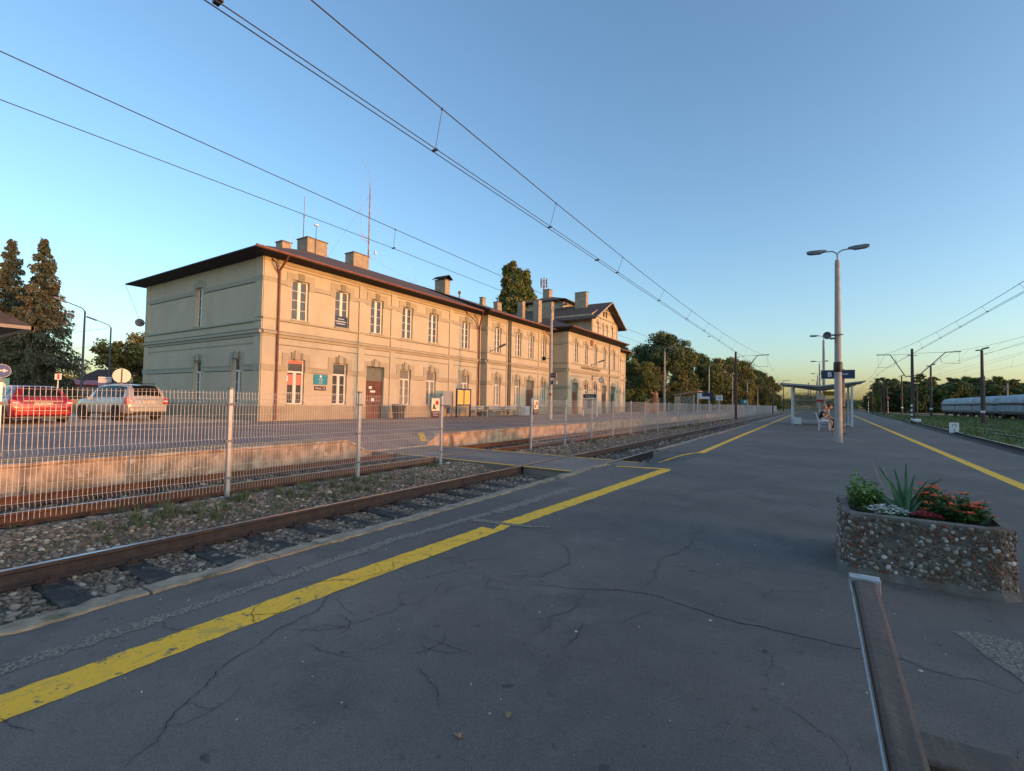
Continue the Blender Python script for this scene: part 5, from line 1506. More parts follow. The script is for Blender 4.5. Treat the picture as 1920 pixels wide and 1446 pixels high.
# ================================================================== shelter on the island
t = empty('platform_shelter', (.5, 38.9, 0), 0, 'grey platform shelter with a butterfly roof, clear panes and pale rails', 'shelter')
def shel(name, mb, m, smooth=False): return mb.build(name, m, t, world=True, smooth=smooth)
b = MB()
for y0, y1 in ((36.9, 41.3),):
    b.prism([(-1.85, 2.74), (.45, 2.56), (2.85, 2.90), (2.85, 2.96), (.45, 2.66), (-1.85, 2.86)], 'Y', y0, y1)
shel('roof', b, M['steelgrey'])
b = MB(); b.prism([(-1.5, 2.72), (.45, 2.40), (2.4, 2.70), (2.4, 2.83), (.45, 2.55), (-1.5, 2.735)], 'Y', 37.2, 41.0); shel('roof_beam', b, M['lampgrey'])
for x in (-1.15, 2.15):
    for y in (37.3, 41.0):
        b = MB(); b.box(x - .06, x + .06, y - .06, y + .06, 0, 2.68); shel('post', b, M['whitemetal'])
b = MB(); b.box(.38, .52, 39.1, 39.24, 0, 2.5); shel('post', b, M['whitemetal'])
b = MB(); b.box(-1.12, 2.12, 40.97, 41.03, .12, .18); b.box(-1.12, 2.12, 40.97, 41.03, 1.72, 1.76); b.box(-1.12, .3, 39.14, 39.2, .28, .34); b.box(1.4, 2.12, 37.27, 37.33, .12, .18); shel('frame_bar', b, M['whitemetal'])
for z in (1.02, 1.2):
    b = MB(); b.box(-1.1, 2.1, 40.9, 40.96, z - .035, z + .035); shel('rail', b, M['slat'])
for x0, x1 in ((-1.1, .4), (.5, 2.1)):
    b = MB(); b.box(x0, x1, 41.0, 41.012, .2, 2.3); shel('pane', b, M['pane'])
for x in (-1.15, 2.15):
    b = MB(); b.box(x - .006, x + .006, 37.5, 40.9, .2, 2.3); shel('pane', b, M['pane'])
t = empty('route_notice', (.45, 39.06, 1.75), 0, 'white and red notice on the middle post of the shelter', 'notice')
b = MB(); b.box(-.2, .22, -.012, .012, .02, .42); b.build('white_part', M['white'], t); b = MB(); b.box(-.2, .22, -.013, .013, -.15, .017); b.build('red_part', M['red'], t)
b = MB(); b.tube([(-.12, -.02, .12), (-.02, -.02, .3), (.1, -.02, .28)], .012, 4); b.build('mark', M['navy'], t)
t = empty('info_display', (1.2, 39.6, 2.2), 0, 'ochre yellow sign hanging under the shelter roof', 'sign')
M['ochre'] = mat('ochre_panel', (.42, .27, .05), .6)
b = MB(); b.box(-.55, .35, -.03, .03, -.15, .15); b.build('board', M['ochre'], t); b = MB(); b.box(-.4, -.36, -.01, .01, .15, .35); b.box(.2, .24, -.01, .01, .15, .35); b.build('hanger', M['lampgrey'], t)
b = MB()
for k in range(6): b.box(-.2 + .08 * k - .004, -.2 + .08 * k + .004, -.2, .2, .1, .5)
b.box(-.22, .22, -.2, .2, .08, .1); b.box(-.22, .22, -.21, -.2, .1, .52); b.box(-.22, .22, .2, .21, .1, .52)
b.tube([(-.2, 0, .08), (-.25, 0, 0)], .02, 5); b.tube([(.2, 0, .08), (.25, 0, 0)], .02, 5)
o = b.build('litter_bin', M['whitemetal']); o.location = (-.85, 37.15, 0); tag(o, 'low pale wire litter bin at the left front post of the shelter', 'bin')
# bench the two people sit on
t = empty('platform_bench', (.5, 30.9, 0), 0, 'pale metal bench facing right in front of the shelter', 'bench')
for yy in (-.8, .8):
    b = MB(); b.tube([(-.2, yy, 0), (-.22, yy, .45), (-.34, yy, .95)], .028, 6); b.tube([(.28, yy, 0), (.28, yy, .45), (-.22, yy, .43)], .028, 6); b.tube([(.28, yy, .22), (-.21, yy, .22)], .016, 5); b.build('end_frame', M['whitemetal'], t)
for k in range(4):
    b = MB(); b.box(-.2 + .13 * k, -.10 + .13 * k, -.9, .9, .455, .48); b.build('seat_slat', M['whitemetal'], t)
for k in range(3):
    b = MB(); b.box(-.265 - .035 * k, -.245 - .035 * k, -.9, .9, .56 + .13 * k, .66 + .13 * k); b.build('back_slat', M['whitemetal'], t)

# ================================================================== people on the bench
def skin_obj(name, verts, edges, radii, m, parent, sub=1):
    me = bpy.data.meshes.new(name); me.from_pydata(verts, edges, []); me.materials.append(m)
    o = link(name, me, parent)
    sk = o.modifiers.new('skin', 'SKIN'); sk.use_smooth_shade = True
    if not me.skin_vertices:
        bm = bmesh.new(); bm.from_mesh(me); bm.verts.layers.skin.verify(); bm.to_mesh(me); bm.free()
    for i, r_ in enumerate(radii):
        s_ = me.skin_vertices[0].data[i]
        s_.radius = r_ if isinstance(r_, tuple) else (r_, r_)
        s_.use_root = (i == 0)
    sb = o.modifiers.new('sub', 'SUBSURF'); sb.levels = sub; sb.render_levels = sub
    return o
M['skin'] = mat('skin_tone', (.50, .27, .18), .6)
M['shirt_b'] = mat('black_cotton', (.015, .016, .02), .9)
M['shorts_w'] = mat('white_shorts', (.62, .64, .68), .85)
M['stripe'] = None
def striped():
    m = bpy.data.materials.new('striped_shirt'); m.use_nodes = True; t = m.node_tree; b = t.nodes['Principled BSDF']; b.inputs['Roughness'].default_value = .9
    tc = t.nodes.new('ShaderNodeTexCoord'); wv = t.nodes.new('ShaderNodeTexWave'); wv.bands_direction = 'Z'; wv.inputs['Scale'].default_value = 7
    cr = t.nodes.new('ShaderNodeValToRGB'); cr.color_ramp.interpolation = 'CONSTANT'; cr.color_ramp.elements[0].color = (.65, .62, .6, 1); cr.color_ramp.elements[1].color = (.05, .05, .08, 1); cr.color_ramp.elements[1].position = .6
    t.links.new(tc.outputs['Object'], wv.inputs[0]); t.links.new(wv.outputs[1], cr.inputs[0]); t.links.new(cr.outputs[0], b.inputs['Base Color']); return m
M['stripe'] = striped()
M['hair1'] = mat('grey_blond_hair', (.36, .25, .17), .8); M['hair2'] = mat('brown_hair', (.10, .045, .025), .8)
M['denim'] = mat('navy_trousers', (.02, .028, .055), .9)
M['shoe'] = mat('brown_sandal', (.10, .06, .04), .8)
def seated(loc, rz, label, shirt, lower, hair, k=1.0, shorts=True, lean=.10):
    """seated figure looking along +X; origin on the floor under the seat"""
    t = empty('person', loc, rz, label, 'person')
    V, E_, Rd = [], [], []
    def v(p, r_, par=None):
        V.append(tuple(q * k for q in p)); Rd.append(tuple(q * k for q in r_) if isinstance(r_, tuple) else r_ * k)
        if par is not None: E_.append((par, len(V) - 1))
        return len(V) - 1
    hip = v((0, 0, .55), (.12, .15))
    wst = v((.02, 0, .70), (.10, .13), hip)
    ch = v((.02 + lean * .6, 0, .92), (.10, .15), wst)
    sh = v((.03 + lean, 0, 1.02), (.08, .13), ch)
    nk = v((.05 + lean * 1.2, 0, 1.10), .05, sh)
    hd0 = v((.08 + lean * 1.3, 0, 1.17), (.07, .06), nk)
    hd1 = v((.10 + lean * 1.35, 0, 1.25), (.095, .075), hd0)
    hd2 = v((.08 + lean * 1.35, 0, 1.32), (.085, .07), hd1)
    nose = v((.205 + lean * 1.35, 0, 1.225), (.014, .012), hd1)
    ends = []
    for s in (-1, 1):
        kn0 = v((.06, s * .09, .53), .085, hip)
        kn = v((.46, s * .11, .53), .065, kn0)
        cf = v((.45, s * .11, .36), .055, kn)
        an = v((.38, s * .11, .10), .036, cf)
        ft = v((.42, s * .11, .045), (.035, .04), an)
        to = v((.56, s * .12, .035), (.022, .04), ft)
        sl = v((.03 + lean, s * .17, 1.01), .055, sh)
        el = v((.06 + lean, s * .22, .76), .042, sl)
        wr = v((.30 + lean * .5, s * .12, .66), .027, el)
        pm = v((.37 + lean * .5, s * .10, .65), (.030, .016), wr)
        for f_, (dy, L, dz) in enumerate(((-.03, .062, -.01), (-.01, .075, -.012), (.01, .07, -.012), (.03, .055, -.01))):
            a = v((.395 + lean * .5, s * (.10 + dy * .8), .648), .0085, pm); b_ = v((.395 + L * .6 + lean * .5, s * (.10 + dy), .645 + dz), .008, a); v((.395 + L + lean * .5, s * (.10 + dy), .63 + dz), .007, b_)
        a = v((.36 + lean * .5, s * .075, .652), .010, pm); v((.40 + lean * .5, s * .055, .655), .008, a)
    body = skin_obj('body', V, E_, Rd, M['skin'], t)
    def sub(name, chain, m):
        VV = [tuple(q * k for q in p) for p, r_, pa in chain]; EE = [(pa, i) for i, (p, r_, pa) in enumerate(chain) if pa is not None]
        RR = [tuple(q * k for q in r_) if isinstance(r_, tuple) else r_ * k for p, r_, pa in chain]
        return skin_obj(name, VV, EE, RR, m, t)
    sub('shirt', [((.0, 0, .60), (.135, .165), None), ((.02, 0, .75), (.125, .15), 0), ((.02 + lean * .6, 0, .92), (.12, .165), 1), ((.03 + lean, 0, 1.03), (.09, .14), 2),
                  ((.03 + lean, -.175, 1.015), .068, 3), ((.04 + lean, -.205, .90), .060, 4), ((.03 + lean, .175, 1.015), .068, 3), ((.04 + lean, .205, .90), .060, 6)], shirt)
    ln = .40 if shorts else 1
    ch_ = [((0, 0, .55), (.135, .16), None)]
    for s in (-1, 1):
        i0 = len(ch_)
        ch_ += [((.08, s * .09, .535), .098, 0), ((.26, s * .105, .535), .090, i0), ((.36 if shorts else .47, s * .11, .532), .084 if shorts else .078, i0 + 1)]
        if not shorts: ch_ += [((.46, s * .11, .34), .066, i0 + 2), ((.40, s * .11, .10), .056, i0 + 3)]
    sub('shorts' if shorts else 'trousers', ch_, lower)
    hb = MB()
    hb.lathe([(.02, -.085), (.07, -.07), (.095, -.02), (.098, .03), (.08, .075), (.04, .1), (.005, .107)], (0, 0, 0), 14)
    hb.v = [((x * 1.12 - .02 + .08 + lean * 1.35) * k, y * .92 * k, (z + 1.305) * k) for x, y, z in hb.v]
    hb.v = [(x - max(0, (1.27 * k - z)) * .55, y, z) for x, y, z in hb.v]
    hb.build('hair', hair, t, smooth=True)
    for s in (-1, 1):
        sb = MB(); sb.box(.36 * k, .58 * k, (s * .115 - .045) * k, (s * .115 + .045) * k, 0, .035 * k); sb.box(.34 * k, .44 * k, (s * .115 - .042) * k, (s * .115 + .042) * k, .0, .07 * k)
        sb.build('shoe', M['shoe'], t, bevel=.012)
        eb = MB(); eb.lathe([(.002, -.008), (.010, 0), (.002, .008)], ((.19 + lean * 1.35) * k, s * .032 * k, 1.26 * k), 8); eb.build('eye', M['black'], t)
        er = MB(); er.cbox(((.09 + lean * 1.35) * k, s * .078 * k, 1.245 * k), (.035 * k, .016 * k, .055 * k)); er.build('ear', M['skin'], t, bevel=.006)
    mo = MB(); mo.cbox(((.178 + lean * 1.35) * k, 0, 1.185 * k), (.012 * k, .045 * k, .009 * k)); mo.build('mouth', M['pink'], t)
    return t
seated((.42, 30.35, 0), R(-6), 'person in a black shirt and white shorts sitting on the bench, nearer one', M['shirt_b'], M['shorts_w'], M['hair1'], .98, True, .06)
seated((.50, 30.95, 0), R(4), 'person in a striped shirt and navy trousers leaning forward on the bench, farther one', M['stripe'], M['denim'], M['hair2'], 1.02, False, .17)

# ================================================================== flower planter
t = empty('flower_planter', (.65, 4.85, 0), 0, 'concrete flower box faced with rounded pebbles and brick chips', 'planter')
outl = [(.20, 4.52), (.30, 4.40), (1.05, 4.36), (1.18, 4.50), (1.20, 5.10), (1.08, 5.26), (.30, 5.36), (.18, 5.22)]
outl = [(.185, 4.50), (.235, 4.41), (1.04, 4.385), (1.135, 4.46), (1.17, 5.02), (1.10, 5.12), (.27, 5.34), (.19, 5.26)]
cx, cy = .66, 4.86
def ring(sc, z): return [(cx + (x - cx) * sc, cy + (y - cy) * sc, z) for x, y in outl]
mb = MB(); n = len(outl)
lv = [(1.05, 0), (1.03, .03), (1.0, .06), (.995, .43), (.985, .455), (.88, .462), (.87, .38)]
vs = []
for sc, z in lv: vs += ring(sc, z)
fs = []
for j in range(len(lv) - 1):
    for k in range(n): fs.append((j * n + k, j * n + (k + 1) % n, (j + 1) * n + (k + 1) % n, (j + 1) * n + k))
mb.add(vs, fs)
M['planter'] = mat('planter_concrete', (.20, .185, .165), .95, col2=(.12, .11, .10), nscale=9, bump=1, bscale=60, stains=[(2.2, .52, .66, (.16, .085, .05), None)])
mb.build('box', M['planter'], t, world=True)
so = MB(); so.add(ring(.875, .40), [tuple(range(n))]); M['soil'] = mat('dark_soil', (.022, .017, .013), .95, bump=1, bscale=60); so.build('soil', M['soil'], t, world=True)
rs = np.random.RandomState(11)
def pebbles(seed, num, rng, m, name, elong=1.2):
    rs = np.random.RandomState(seed); V = []; F = []; cnt = 0
    per = [(outl[k], outl[(k + 1) % n]) for k in range(n)]
    L = [math.dist(a, b) for a, b in per]; T = sum(L)
    placed = []
    tries = 0
    while cnt < num and tries < num * 30:
        tries += 1
        d = rs.rand() * T; k = 0
        while d > L[k]: d -= L[k]; k = (k + 1) % n
        a, b = per[k]; f_ = d / L[k]; x, y = a[0] + (b[0] - a[0]) * f_, a[1] + (b[1] - a[1]) * f_
        z = rs.uniform(.03, .44); r_ = rs.uniform(*rng)
        if any((x - q[0]) ** 2 + (y - q[1]) ** 2 + (z - q[2]) ** 2 < (.66 * (r_ + q[3])) ** 2 for q in ALLP): continue
        ALLP.append((x, y, z, r_))
        nx, ny = (b[1] - a[1]) / L[k], -(b[0] - a[0]) / L[k]
        tx, ty = (b[0] - a[0]) / L[k], (b[1] - a[1]) / L[k]
        rot = rs.rand() * 3; ra, rb = r_ * rs.uniform(1, elong), r_ * rs.uniform(.75, 1.0)
        base = len(V)
        rows = 4; seg = 8
        for i in range(rows + 1):
            ph = PI / 2 * i / rows
            for s_ in range(seg):
                q = 2 * PI * s_ / seg
                u_, w_ = math.cos(q) * math.cos(ph) * ra, math.sin(q) * math.cos(ph) * rb
                u2, w2 = u_ * math.cos(rot) - w_ * math.sin(rot), u_ * math.sin(rot) + w_ * math.cos(rot)
                h = math.sin(ph) * r_ * .7 - .0015
                V.append((x + tx * u2 + nx * h, y + ty * u2 + ny * h, z + w2))
        for i in range(rows):
            for s_ in range(seg):
                F.append((base + i * seg + s_, base + i * seg + (s_ + 1) % seg, base + (i + 1) * seg + (s_ + 1) % seg, base + (i + 1) * seg + s_))
        cnt += 1
    V = np.array(V) - np.array([t.location.x, t.location.y, 0])
    me = npmesh(name, V, np.array(F), m); me.shade_smooth()
    o = link(name, me, t); return o
ALLP = []
M['peb'] = island_palette('pebble_facing', [(.36, .33, .29), (.13, .105, .085), (.46, .42, .37), (.17, .135, .10), (.08, .062, .05), (.11, .09, .07), (.10, .08, .065), (.34, .30, .25), (.20, .165, .13), (.14, .11, .08), (.60, .56, .50), (.10, .082, .07)], .75)
M['chip'] = island_palette('brick_chips', [(.16, .06, .035), (.10, .06, .045), (.20, .09, .05), (.06, .045, .04), (.13, .10, .06), (.09, .07, .055)], .85)
pebbles(1, 950, (.007, .019), M['peb'], 'pebble_facing'); pebbles(2, 850, (.006, .016), M['chip'], 'brick_chip_facing', 1.8); pebbles(3, 500, (.004, .009), M['peb'], 'pebble_facing')
# plants
def leafy(name, label, cat, c, r_, h, num, lw, ll, m, seed, up=.6, flower=None, fnum=0, fr=.012, fm=None):
    t2 = empty(name, c, 0, label, cat)
    rs = np.random.RandomState(seed); V = []
    stems = MB()
    ns = max(3, num // 26)
    tops = []
    for s_ in range(ns):
        a = rs.rand() * 6.28; rr_ = r_ * rs.rand() ** .5
        tx, ty, tz = math.cos(a) * rr_, math.sin(a) * rr_, h * rs.uniform(.45, 1.0) * (1 - .35 * (rr_ / r_) ** 2)
        stems.tube([(tx * .2, ty * .2, 0), (tx * .6, ty * .6, tz * .6), (tx, ty, tz)], .0022, 4)
        tops.append((tx, ty, tz))
        for q in range(num // ns):
            f_ = rs.uniform(.25, 1.02); px, py, pz = tx * (.2 + .8 * f_), ty * (.2 + .8 * f_), tz * f_
            b_ = rs.rand() * 6.28; el = rs.uniform(-.1, up * 1.4); l_ = ll * rs.uniform(.6, 1.15); w_ = lw * rs.uniform(.7, 1.2)
            dx, dy, dz = math.cos(b_) * math.cos(el), math.sin(b_) * math.cos(el), math.sin(el)
            sx, sy = -math.sin(b_) * w_, math.cos(b_) * w_
            p0 = (px, py, pz); p2 = (px + dx * l_, py + dy * l_, pz + dz * l_ - l_ * .25); mx_ = (px + dx * l_ * .45, py + dy * l_ * .45, pz + dz * l_ * .5)
            V += [p0, (mx_[0] + sx, mx_[1] + sy, mx_[2]), p2, (mx_[0] - sx, mx_[1] - sy, mx_[2])]
    stems.build('stem', m, t2)
    V = np.array(V); link('foliage', npmesh('foliage', V, np.arange(len(V)).reshape(-1, 4), m), t2)
    if fm:
        fb = MB()
        for k in range(fnum):
            a = rs.rand() * 6.28; rr_ = r_ * rs.rand() ** .5
            if flower == 'mass': px, py, pz = math.cos(a) * rr_, math.sin(a) * rr_, h * rs.uniform(.75, 1.1) * (1 - .3 * (rr_ / r_) ** 2)
            else:
                q = tops[k % len(tops)]; px, py, pz = q[0] + rs.randn() * .004, q[1] + rs.randn() * .004, q[2] + .012
            for j in range(6):
                b_ = j * PI / 3 + rs.rand(); e_ = rs.uniform(.1, .9)
                d_ = fr * rs.uniform(.8, 1.2)
                cxx, cyy = math.cos(b_), math.sin(b_)
                fb.add([(px, py, pz), (px + cxx * d_ - cyy * d_ * .45, py + cyy * d_ + cxx * d_ * .45, pz + e_ * d_ * .6), (px + cxx * d_ * 1.2, py + cyy * d_ * 1.2, pz + e_ * d_ * .5), (px + cxx * d_ + cyy * d_ * .45, py + cyy * d_ - cxx * d_ * .45, pz + e_ * d_ * .6)], [(0, 1, 2, 3)])
        fb.build('flower', fm, t2, fix=False)
    return t2
M['pl1'] = mat('plant_green', (.14, .28, .075), .6, col2=(.25, .36, .11), nscale=12, island=.4)
M['pl2'] = mat('marigold_green', (.07, .17, .05), .6, col2=(.12, .22, .07), nscale=12, island=.4)
M['iris'] = mat('iris_leaf', (.07, .19, .09), .5, col2=(.16, .27, .14), nscale=8, island=.3)
M['fw'] = mat('white_petals', (.85, .82, .72), .7); M['fr'] = mat('dark_red_petals', (.42, .03, .03), .7); M['fo'] = mat('orange_red_petals', (.85, .13, .03), .7, col2=(.85, .32, .05), nscale=18, lo=.55, hi=.7)
leafy('leafy_plant', 'bushy green plant with a tall shoot at the left end of the flower box', 'plant', (.36, 4.86, .40), .13, .30, 900, .012, .060, M['pl1'], 1, .8)
leafy('leafy_plant', 'taller narrow green shoot rising from the left end of the flower box', 'plant', (.31, 4.98, .40), .045, .36, 200, .008, .05, M['pl1'], 7, 1.0)
leafy('white_flowers', 'cluster of small white flowers at the front of the flower box', 'flowers', (.49, 4.64, .40), .13, .10, 300, .007, .03, M['pl1'], 2, .5, 'mass', 170, .0085, M['fw'])
leafy('red_flowers', 'low dark red flowers at the front middle of the flower box', 'flowers', (.70, 4.60, .40), .09, .09, 260, .007, .035, M['pl2'], 3, .5, 'mass', 60, .018, M['fr'])
leafy('orange_flowers', 'bushy dark green marigolds with orange red blooms, on the right of the flower box', 'flowers', (.90, 4.74, .40), .20, .22, 3000, .008, .045, M['pl2'], 4, .7, 'top', 36, .028, M['fo'])
leafy('orange_flowers', 'taller marigolds with orange red blooms behind the sword-shaped leaves', 'flowers', (.76, 4.90, .40), .12, .28, 1000, .008, .045, M['pl2'], 6, .7, 'top', 24, .028, M['fo'])
t2 = empty('iris_plant', (.62, 4.88, .40), 0, 'sword-shaped green iris leaves standing in the middle of the flower box', 'plant')
rs = np.random.RandomState(5); ib = MB()
IR = [(-.26, .12, .32), (-.14, .02, .42), (-.05, .05, .40), (.01, .02, .46), (.03, -.03, .30), (.12, .0, .33), (.2, .03, .40), (.06, .06, .36), (-.2, -.04, .26), (.16, -.02, .26), (-.08, -.03, .3)]
for dx, dy, hh in IR:
    b0 = (dx * .18, dy * .18); pts = []
    for k in range(7):
        f_ = k / 6; pts.append((b0[0] + dx * f_ ** 1.5, b0[1] + dy * f_ ** 1.5, hh * .90 * (f_ - .12 * f_ ** 3 * (abs(dx) > .18))))
    vs = []
    for k, p in enumerate(pts):
        f_ = k / 6; wd = .017 * (1 - f_ ** 2.6) + .001; vs += [(p[0] - wd, p[1] - .004, p[2]), (p[0], p[1] + .004, p[2]), (p[0] + wd, p[1] - .004, p[2])]
    ib.add(vs, [(3 * k + q, 3 * k + q + 1, 3 * k + q + 4, 3 * k + q + 3) for k in range(6) for q in (0, 1)])
ib.build('leaf', M['iris'], t2, fix=False)
for p in [[(-.02, 0, 0), (-.14, .05, .22), (-.20, .1, .40)], [(0, 0, 0), (-.09, .08, .2), (-.12, .12, .36)]]:
    b = MB(); b.tube(p, [.003, .002, .001], 4); b.build('dry_stalk', M['grassdry'] if 'grassdry' in M else M['slat'], t2)

# ================================================================== bench under the camera
t = empty('foreground_bench', (.1, .8, 0), 0, 'near bench with brown weathered slats and a metal-capped armrest, lower right corner', 'bench')
b = MB()
b.add([(.077, .55, .785), (.116, .55, .785), (.130, 1.44, .805), (.084, 1.44, .805), (.077, .55, .812), (.116, .55, .812), (.130, 1.44, .832), (.084, 1.44, .832)], [(0, 3, 2, 1), (4, 5, 6, 7), (0, 1, 5, 4), (1, 2, 6, 5), (2, 3, 7, 6), (3, 0, 4, 7)])
b.build('armrest', M['wood'], t, world=True, bevel=.007)
b = MB(); b.box(.0705, .0735, .5, 1.47, .797, .806); b.v = [(x + (y - .5) * .005, y, z + (y - .5) * .022) for x, y, z in b.v]
b.box(.075, .137, 1.44, 1.475, .800, .836)
M['alu'] = mat('scuffed_aluminium', (.42, .44, .47), .4, metal=.6, col2=(.25, .26, .27), nscale=18, lo=.5, hi=.65, bump=.2, bscale=90)
b.build('arm_frame', M['alu'], t, world=True, bevel=.004)
for k, y in enumerate((1.42, 1.25, 1.08)):
    b = MB(); b.box(.15, 2.2, y, y + .125, .43, .465); b.build('seat_slat', M['wood'], t, world=True, bevel=.008)
b = MB(); b.box(2.2, 2.24, .6, 1.47, 0, .04); b.box(2.2, 2.24, 1.43, 1.47, 0, .80); b.box(2.2, 2.24, .6, 1.47, .38, .42); b.build('leg_frame', M['whitemetal'], t, world=True)

# ================================================================== furniture on the station platform
t = empty('timetable_board', (-21.6, 27.35, .05), 0, 'dark framed board with two yellow timetables standing by the wall', 'timetable board')
for y in (-.8, .8):
    b = MB(); b.box(-.05, .05, y - .05, y + .05, 0, 2.08); b.build('post', M['navy'], t)
b = MB(); b.box(-.06, .06, -.75, .75, 2.0, 2.1); b.box(-.06, .06, -.75, .75, .86, .94); b.box(-.05, .05, -.04, .04, .94, 2.0); b.build('frame', M['navy'], t)
for s in (-1, 1):
    b = MB(); b.box(-.02, .03, s * .395 - .35, s * .395 + .35, .96, 1.98); b.build('timetable', M['poster_y'], t)
t = empty('notice_board', (-22.0, 26.05, .05), 0, 'plain grey notice board left of the yellow timetables', 'notice board')
b = MB(); b.box(-.03, .03, -.56, .56, .88, 1.86); b.build('board', M['steelgrey'], t)
for y in (-.5, .5):
    b = MB(); b.box(-.04, .02, y - .03, y + .03, 0, .88); b.build('leg', M['steelgrey'], t)
t = empty('litter_bin', (-21.8, 26.0, .05), 0, 'small dark bin hung on a post below the grey notice board', 'bin')
b = MB(); b.lathe([(.15, .28), (.20, .72)], n=12); b.build('bucket', M['lampgrey'], t)
b = MB(); b.tube([(-.24, 0, 0), (-.24, 0, .8)], .025); b.tube([(-.24, 0, .5), (0, 0, .5)], .015); b.build('post', M['lampgrey'], t)
t = empty('waste_bin', (-22.3, 21.6, .05), 0, 'large round dark waste bin beside the brown door', 'bin')
b = MB(); b.lathe([(.34, 0), (.44, .82)], n=18)
b.build('body', M['black'], t); b = MB(); b.lathe([(.46, .82), (.46, .90), (.38, .92)], n=18); b.build('rim', M['lampgrey'], t)
def pbench(label):
    t = empty('station_bench', (0, 0, 0), 0, label, 'bench', 'benches along the station wall')
    for y in (-.75, .75):
        b = MB(); b.box(.18, .24, y - .03, y + .03, 0, .62); b.box(-.26, -.20, y - .03, y + .03, 0, .85); b.box(-.25, .26, y - .03, y + .03, .38, .43); b.build('leg_frame', M['concrete'], t)
    for k in range(3):
        b = MB(); b.box(-.2 + .15 * k, -.08 + .15 * k, -.9, .9, .44, .47); b.build('seat_slat', M['slat'], t)
    for k in range(2):
        b = MB(); b.box(-.20, -.175, -.9, .9, .56 + .16 * k, .68 + .16 * k); b.build('back_slat', M['steelgrey'], t)
    return t
for k, (y, lb) in enumerate([(29.3, 'station bench right of the yellow timetables, nearest of three'), (31.7, 'station bench in front of the second block corner, middle of three'), (34.0, 'station bench in front of the second block, farthest of three')]):
    if k == 0: o = pb_ = pbench(lb)
    else: o = copy_tree(pb_)
    o.location = (-21.6, y, .05); o['label'] = lb
b = MB()
for k in range(14): b.box(-.35 + .05 * k - .006, -.35 + .05 * k + .006, -.25, -.238, 0, .8); 
b.box(-.36, .36, -.25, -.24, .78, .82); b.box(-.36, .36, .24, .25, .78, .82); b.box(-.36, -.34, -.25, .25, 0, .8); b.box(.34, .36, -.25, .25, 0, .8)
o = b.build('bike_rack', M['white']); o.location = (-21.6, 36.2, .05); o.rotation_euler = (0, 0, PI / 2); tag(o, 'white slatted stand beside the farthest bench', 'rack')
t = empty('info_case', (-17.0, 39.9, .05), R(-20), 'white framed notice case with a black header on the station platform', 'notice case')
for x in (-.85, .85):
    b = MB(); b.box(x - .04, x + .04, -.04, .04, 0, 2.05); b.build('post', M['white'], t)
b = MB(); b.box(-.8, .8, -.03, .03, 1.68, 2.0); b.build('header', M['black'], t); b = MB(); b.box(-.81, .81, -.03, .03, .62, 1.6); b.build('case', M['cream'], t)
b = MB(); b.box(-.3, .3, -.035, -.031, .7, 1.5); b.build('poster', M['steelgrey'], t)
text('lettering', 'Rozkład jazdy', .2, M['white'], (0, -.034, 1.84), (PI / 2, 0, 0), t, .002)
# sculpture, hedge, small shelter, boards farther on
t = empty('wood_sculpture', (-17.1, 61.5, .05), 0, 'orange-brown carved wooden figure standing past the station', 'sculpture')
M['orangewood'] = mat('orange_carved_wood', (.55, .24, .09), .8, col2=(.36, .15, .06), nscale=3, bump=.5, bscale=12)
b = MB(); b.tube([(0, 0, 0), (0, 0, .8), (.05, 0, 1.6), (0, 0, 2.4), (.05, 0, 2.9)], [.42, .32, .36, .30, .12], 9); b.tube([(0, .0, 2.3), (-.25, -.3, 2.6), (-.5, -.5, 2.65)], [.16, .12, .08], 7); b.tube([(0, 0, 2.35), (.3, .3, 2.6)], [.14, .08], 7); b.build('figure', M['orangewood'], t, smooth=True)
b = MB(); b.tube([(-.9, -.9, 0), (-.9, -.9, .9), (-.85, -.9, 1.7)], [.25, .22, .15], 8); b.build('side_post', M['orangewood'], t, smooth=True)
t = empty('small_shelter', (-15.5, 72, .05), 0, 'small glazed waiting shelter with a slanted roof far along the station platform', 'shelter')
b = MB(); b.prism([(-1.6, 2.55), (1.9, 3.1), (1.9, 3.2), (-1.6, 2.65)], 'X', -1.9, 1.7); b.v = [(y, x, z) for x, y, z in b.v]; b.build('roof', M['verge'], t)
for x in (-1.3, 1.3):
    for y in (-1.5, 1.5): b = MB(); b.box(x - .04, x + .04, y - .04, y + .04, 0, 2.7); b.build('post', M['whitemetal'], t)
b = MB(); b.box(-1.3, 1.3, -1.5, -1.49, .3, 2.4); b.box(-1.3, -1.29, -1.5, 1.5, .3, 2.4); b.build('pane', M['pane'], t)
t = empty('name_board', (-15.2, 83.0, .05), 0, 'white and navy station name board beyond the small shelter', 'sign')
for x in (-.95, .95): b = MB(); b.box(x - .04, x + .04, -.04, .04, 0, 3.2); b.build('post', M['white'], t)
b = MB(); b.box(-.9, .9, -.04, .04, 2.2, 3.15); b.build('board', M['white'], t); b = MB(); b.box(.95, 3.2, -.04, .04, 2.0, 2.45); b.box(-.2, 1.6, -.05, -.041, 2.6, 3.2); b.build('navy_panel', M['navy'], t)
t = empty('limit_board', (-12.4, 80.5, .05), 0, 'square white board marked 10 on a thin post beside the navy sign', 'sign')
b = MB(); b.box(-.04, .04, -.03, .03, 0, 2.0); b.build('post', M['white'], t); b = MB(); b.box(-.5, .5, -.03, .03, 1.95, 2.75); b.build('board', M['white'], t); text('number', '10', .5, M['black'], (0, -.033, 2.35), (PI / 2, 0, 0), t, .003)
t = empty('blue_white_sign', (-13.0, 118, .05), 0, 'tiny blue and white sign above the far fence', 'sign')
b = MB(); b.box(-.05, .05, -.04, .04, 0, 1.6); b.build('post', M['white'], t); b = MB(); b.box(-.7, .7, -.03, .03, 1.5, 2.6); b.build('board', M['teal'], t); b = MB(); b.box(.0, .5, -.04, -.031, 1.8, 2.4); b.build('panel', M['white'], t)

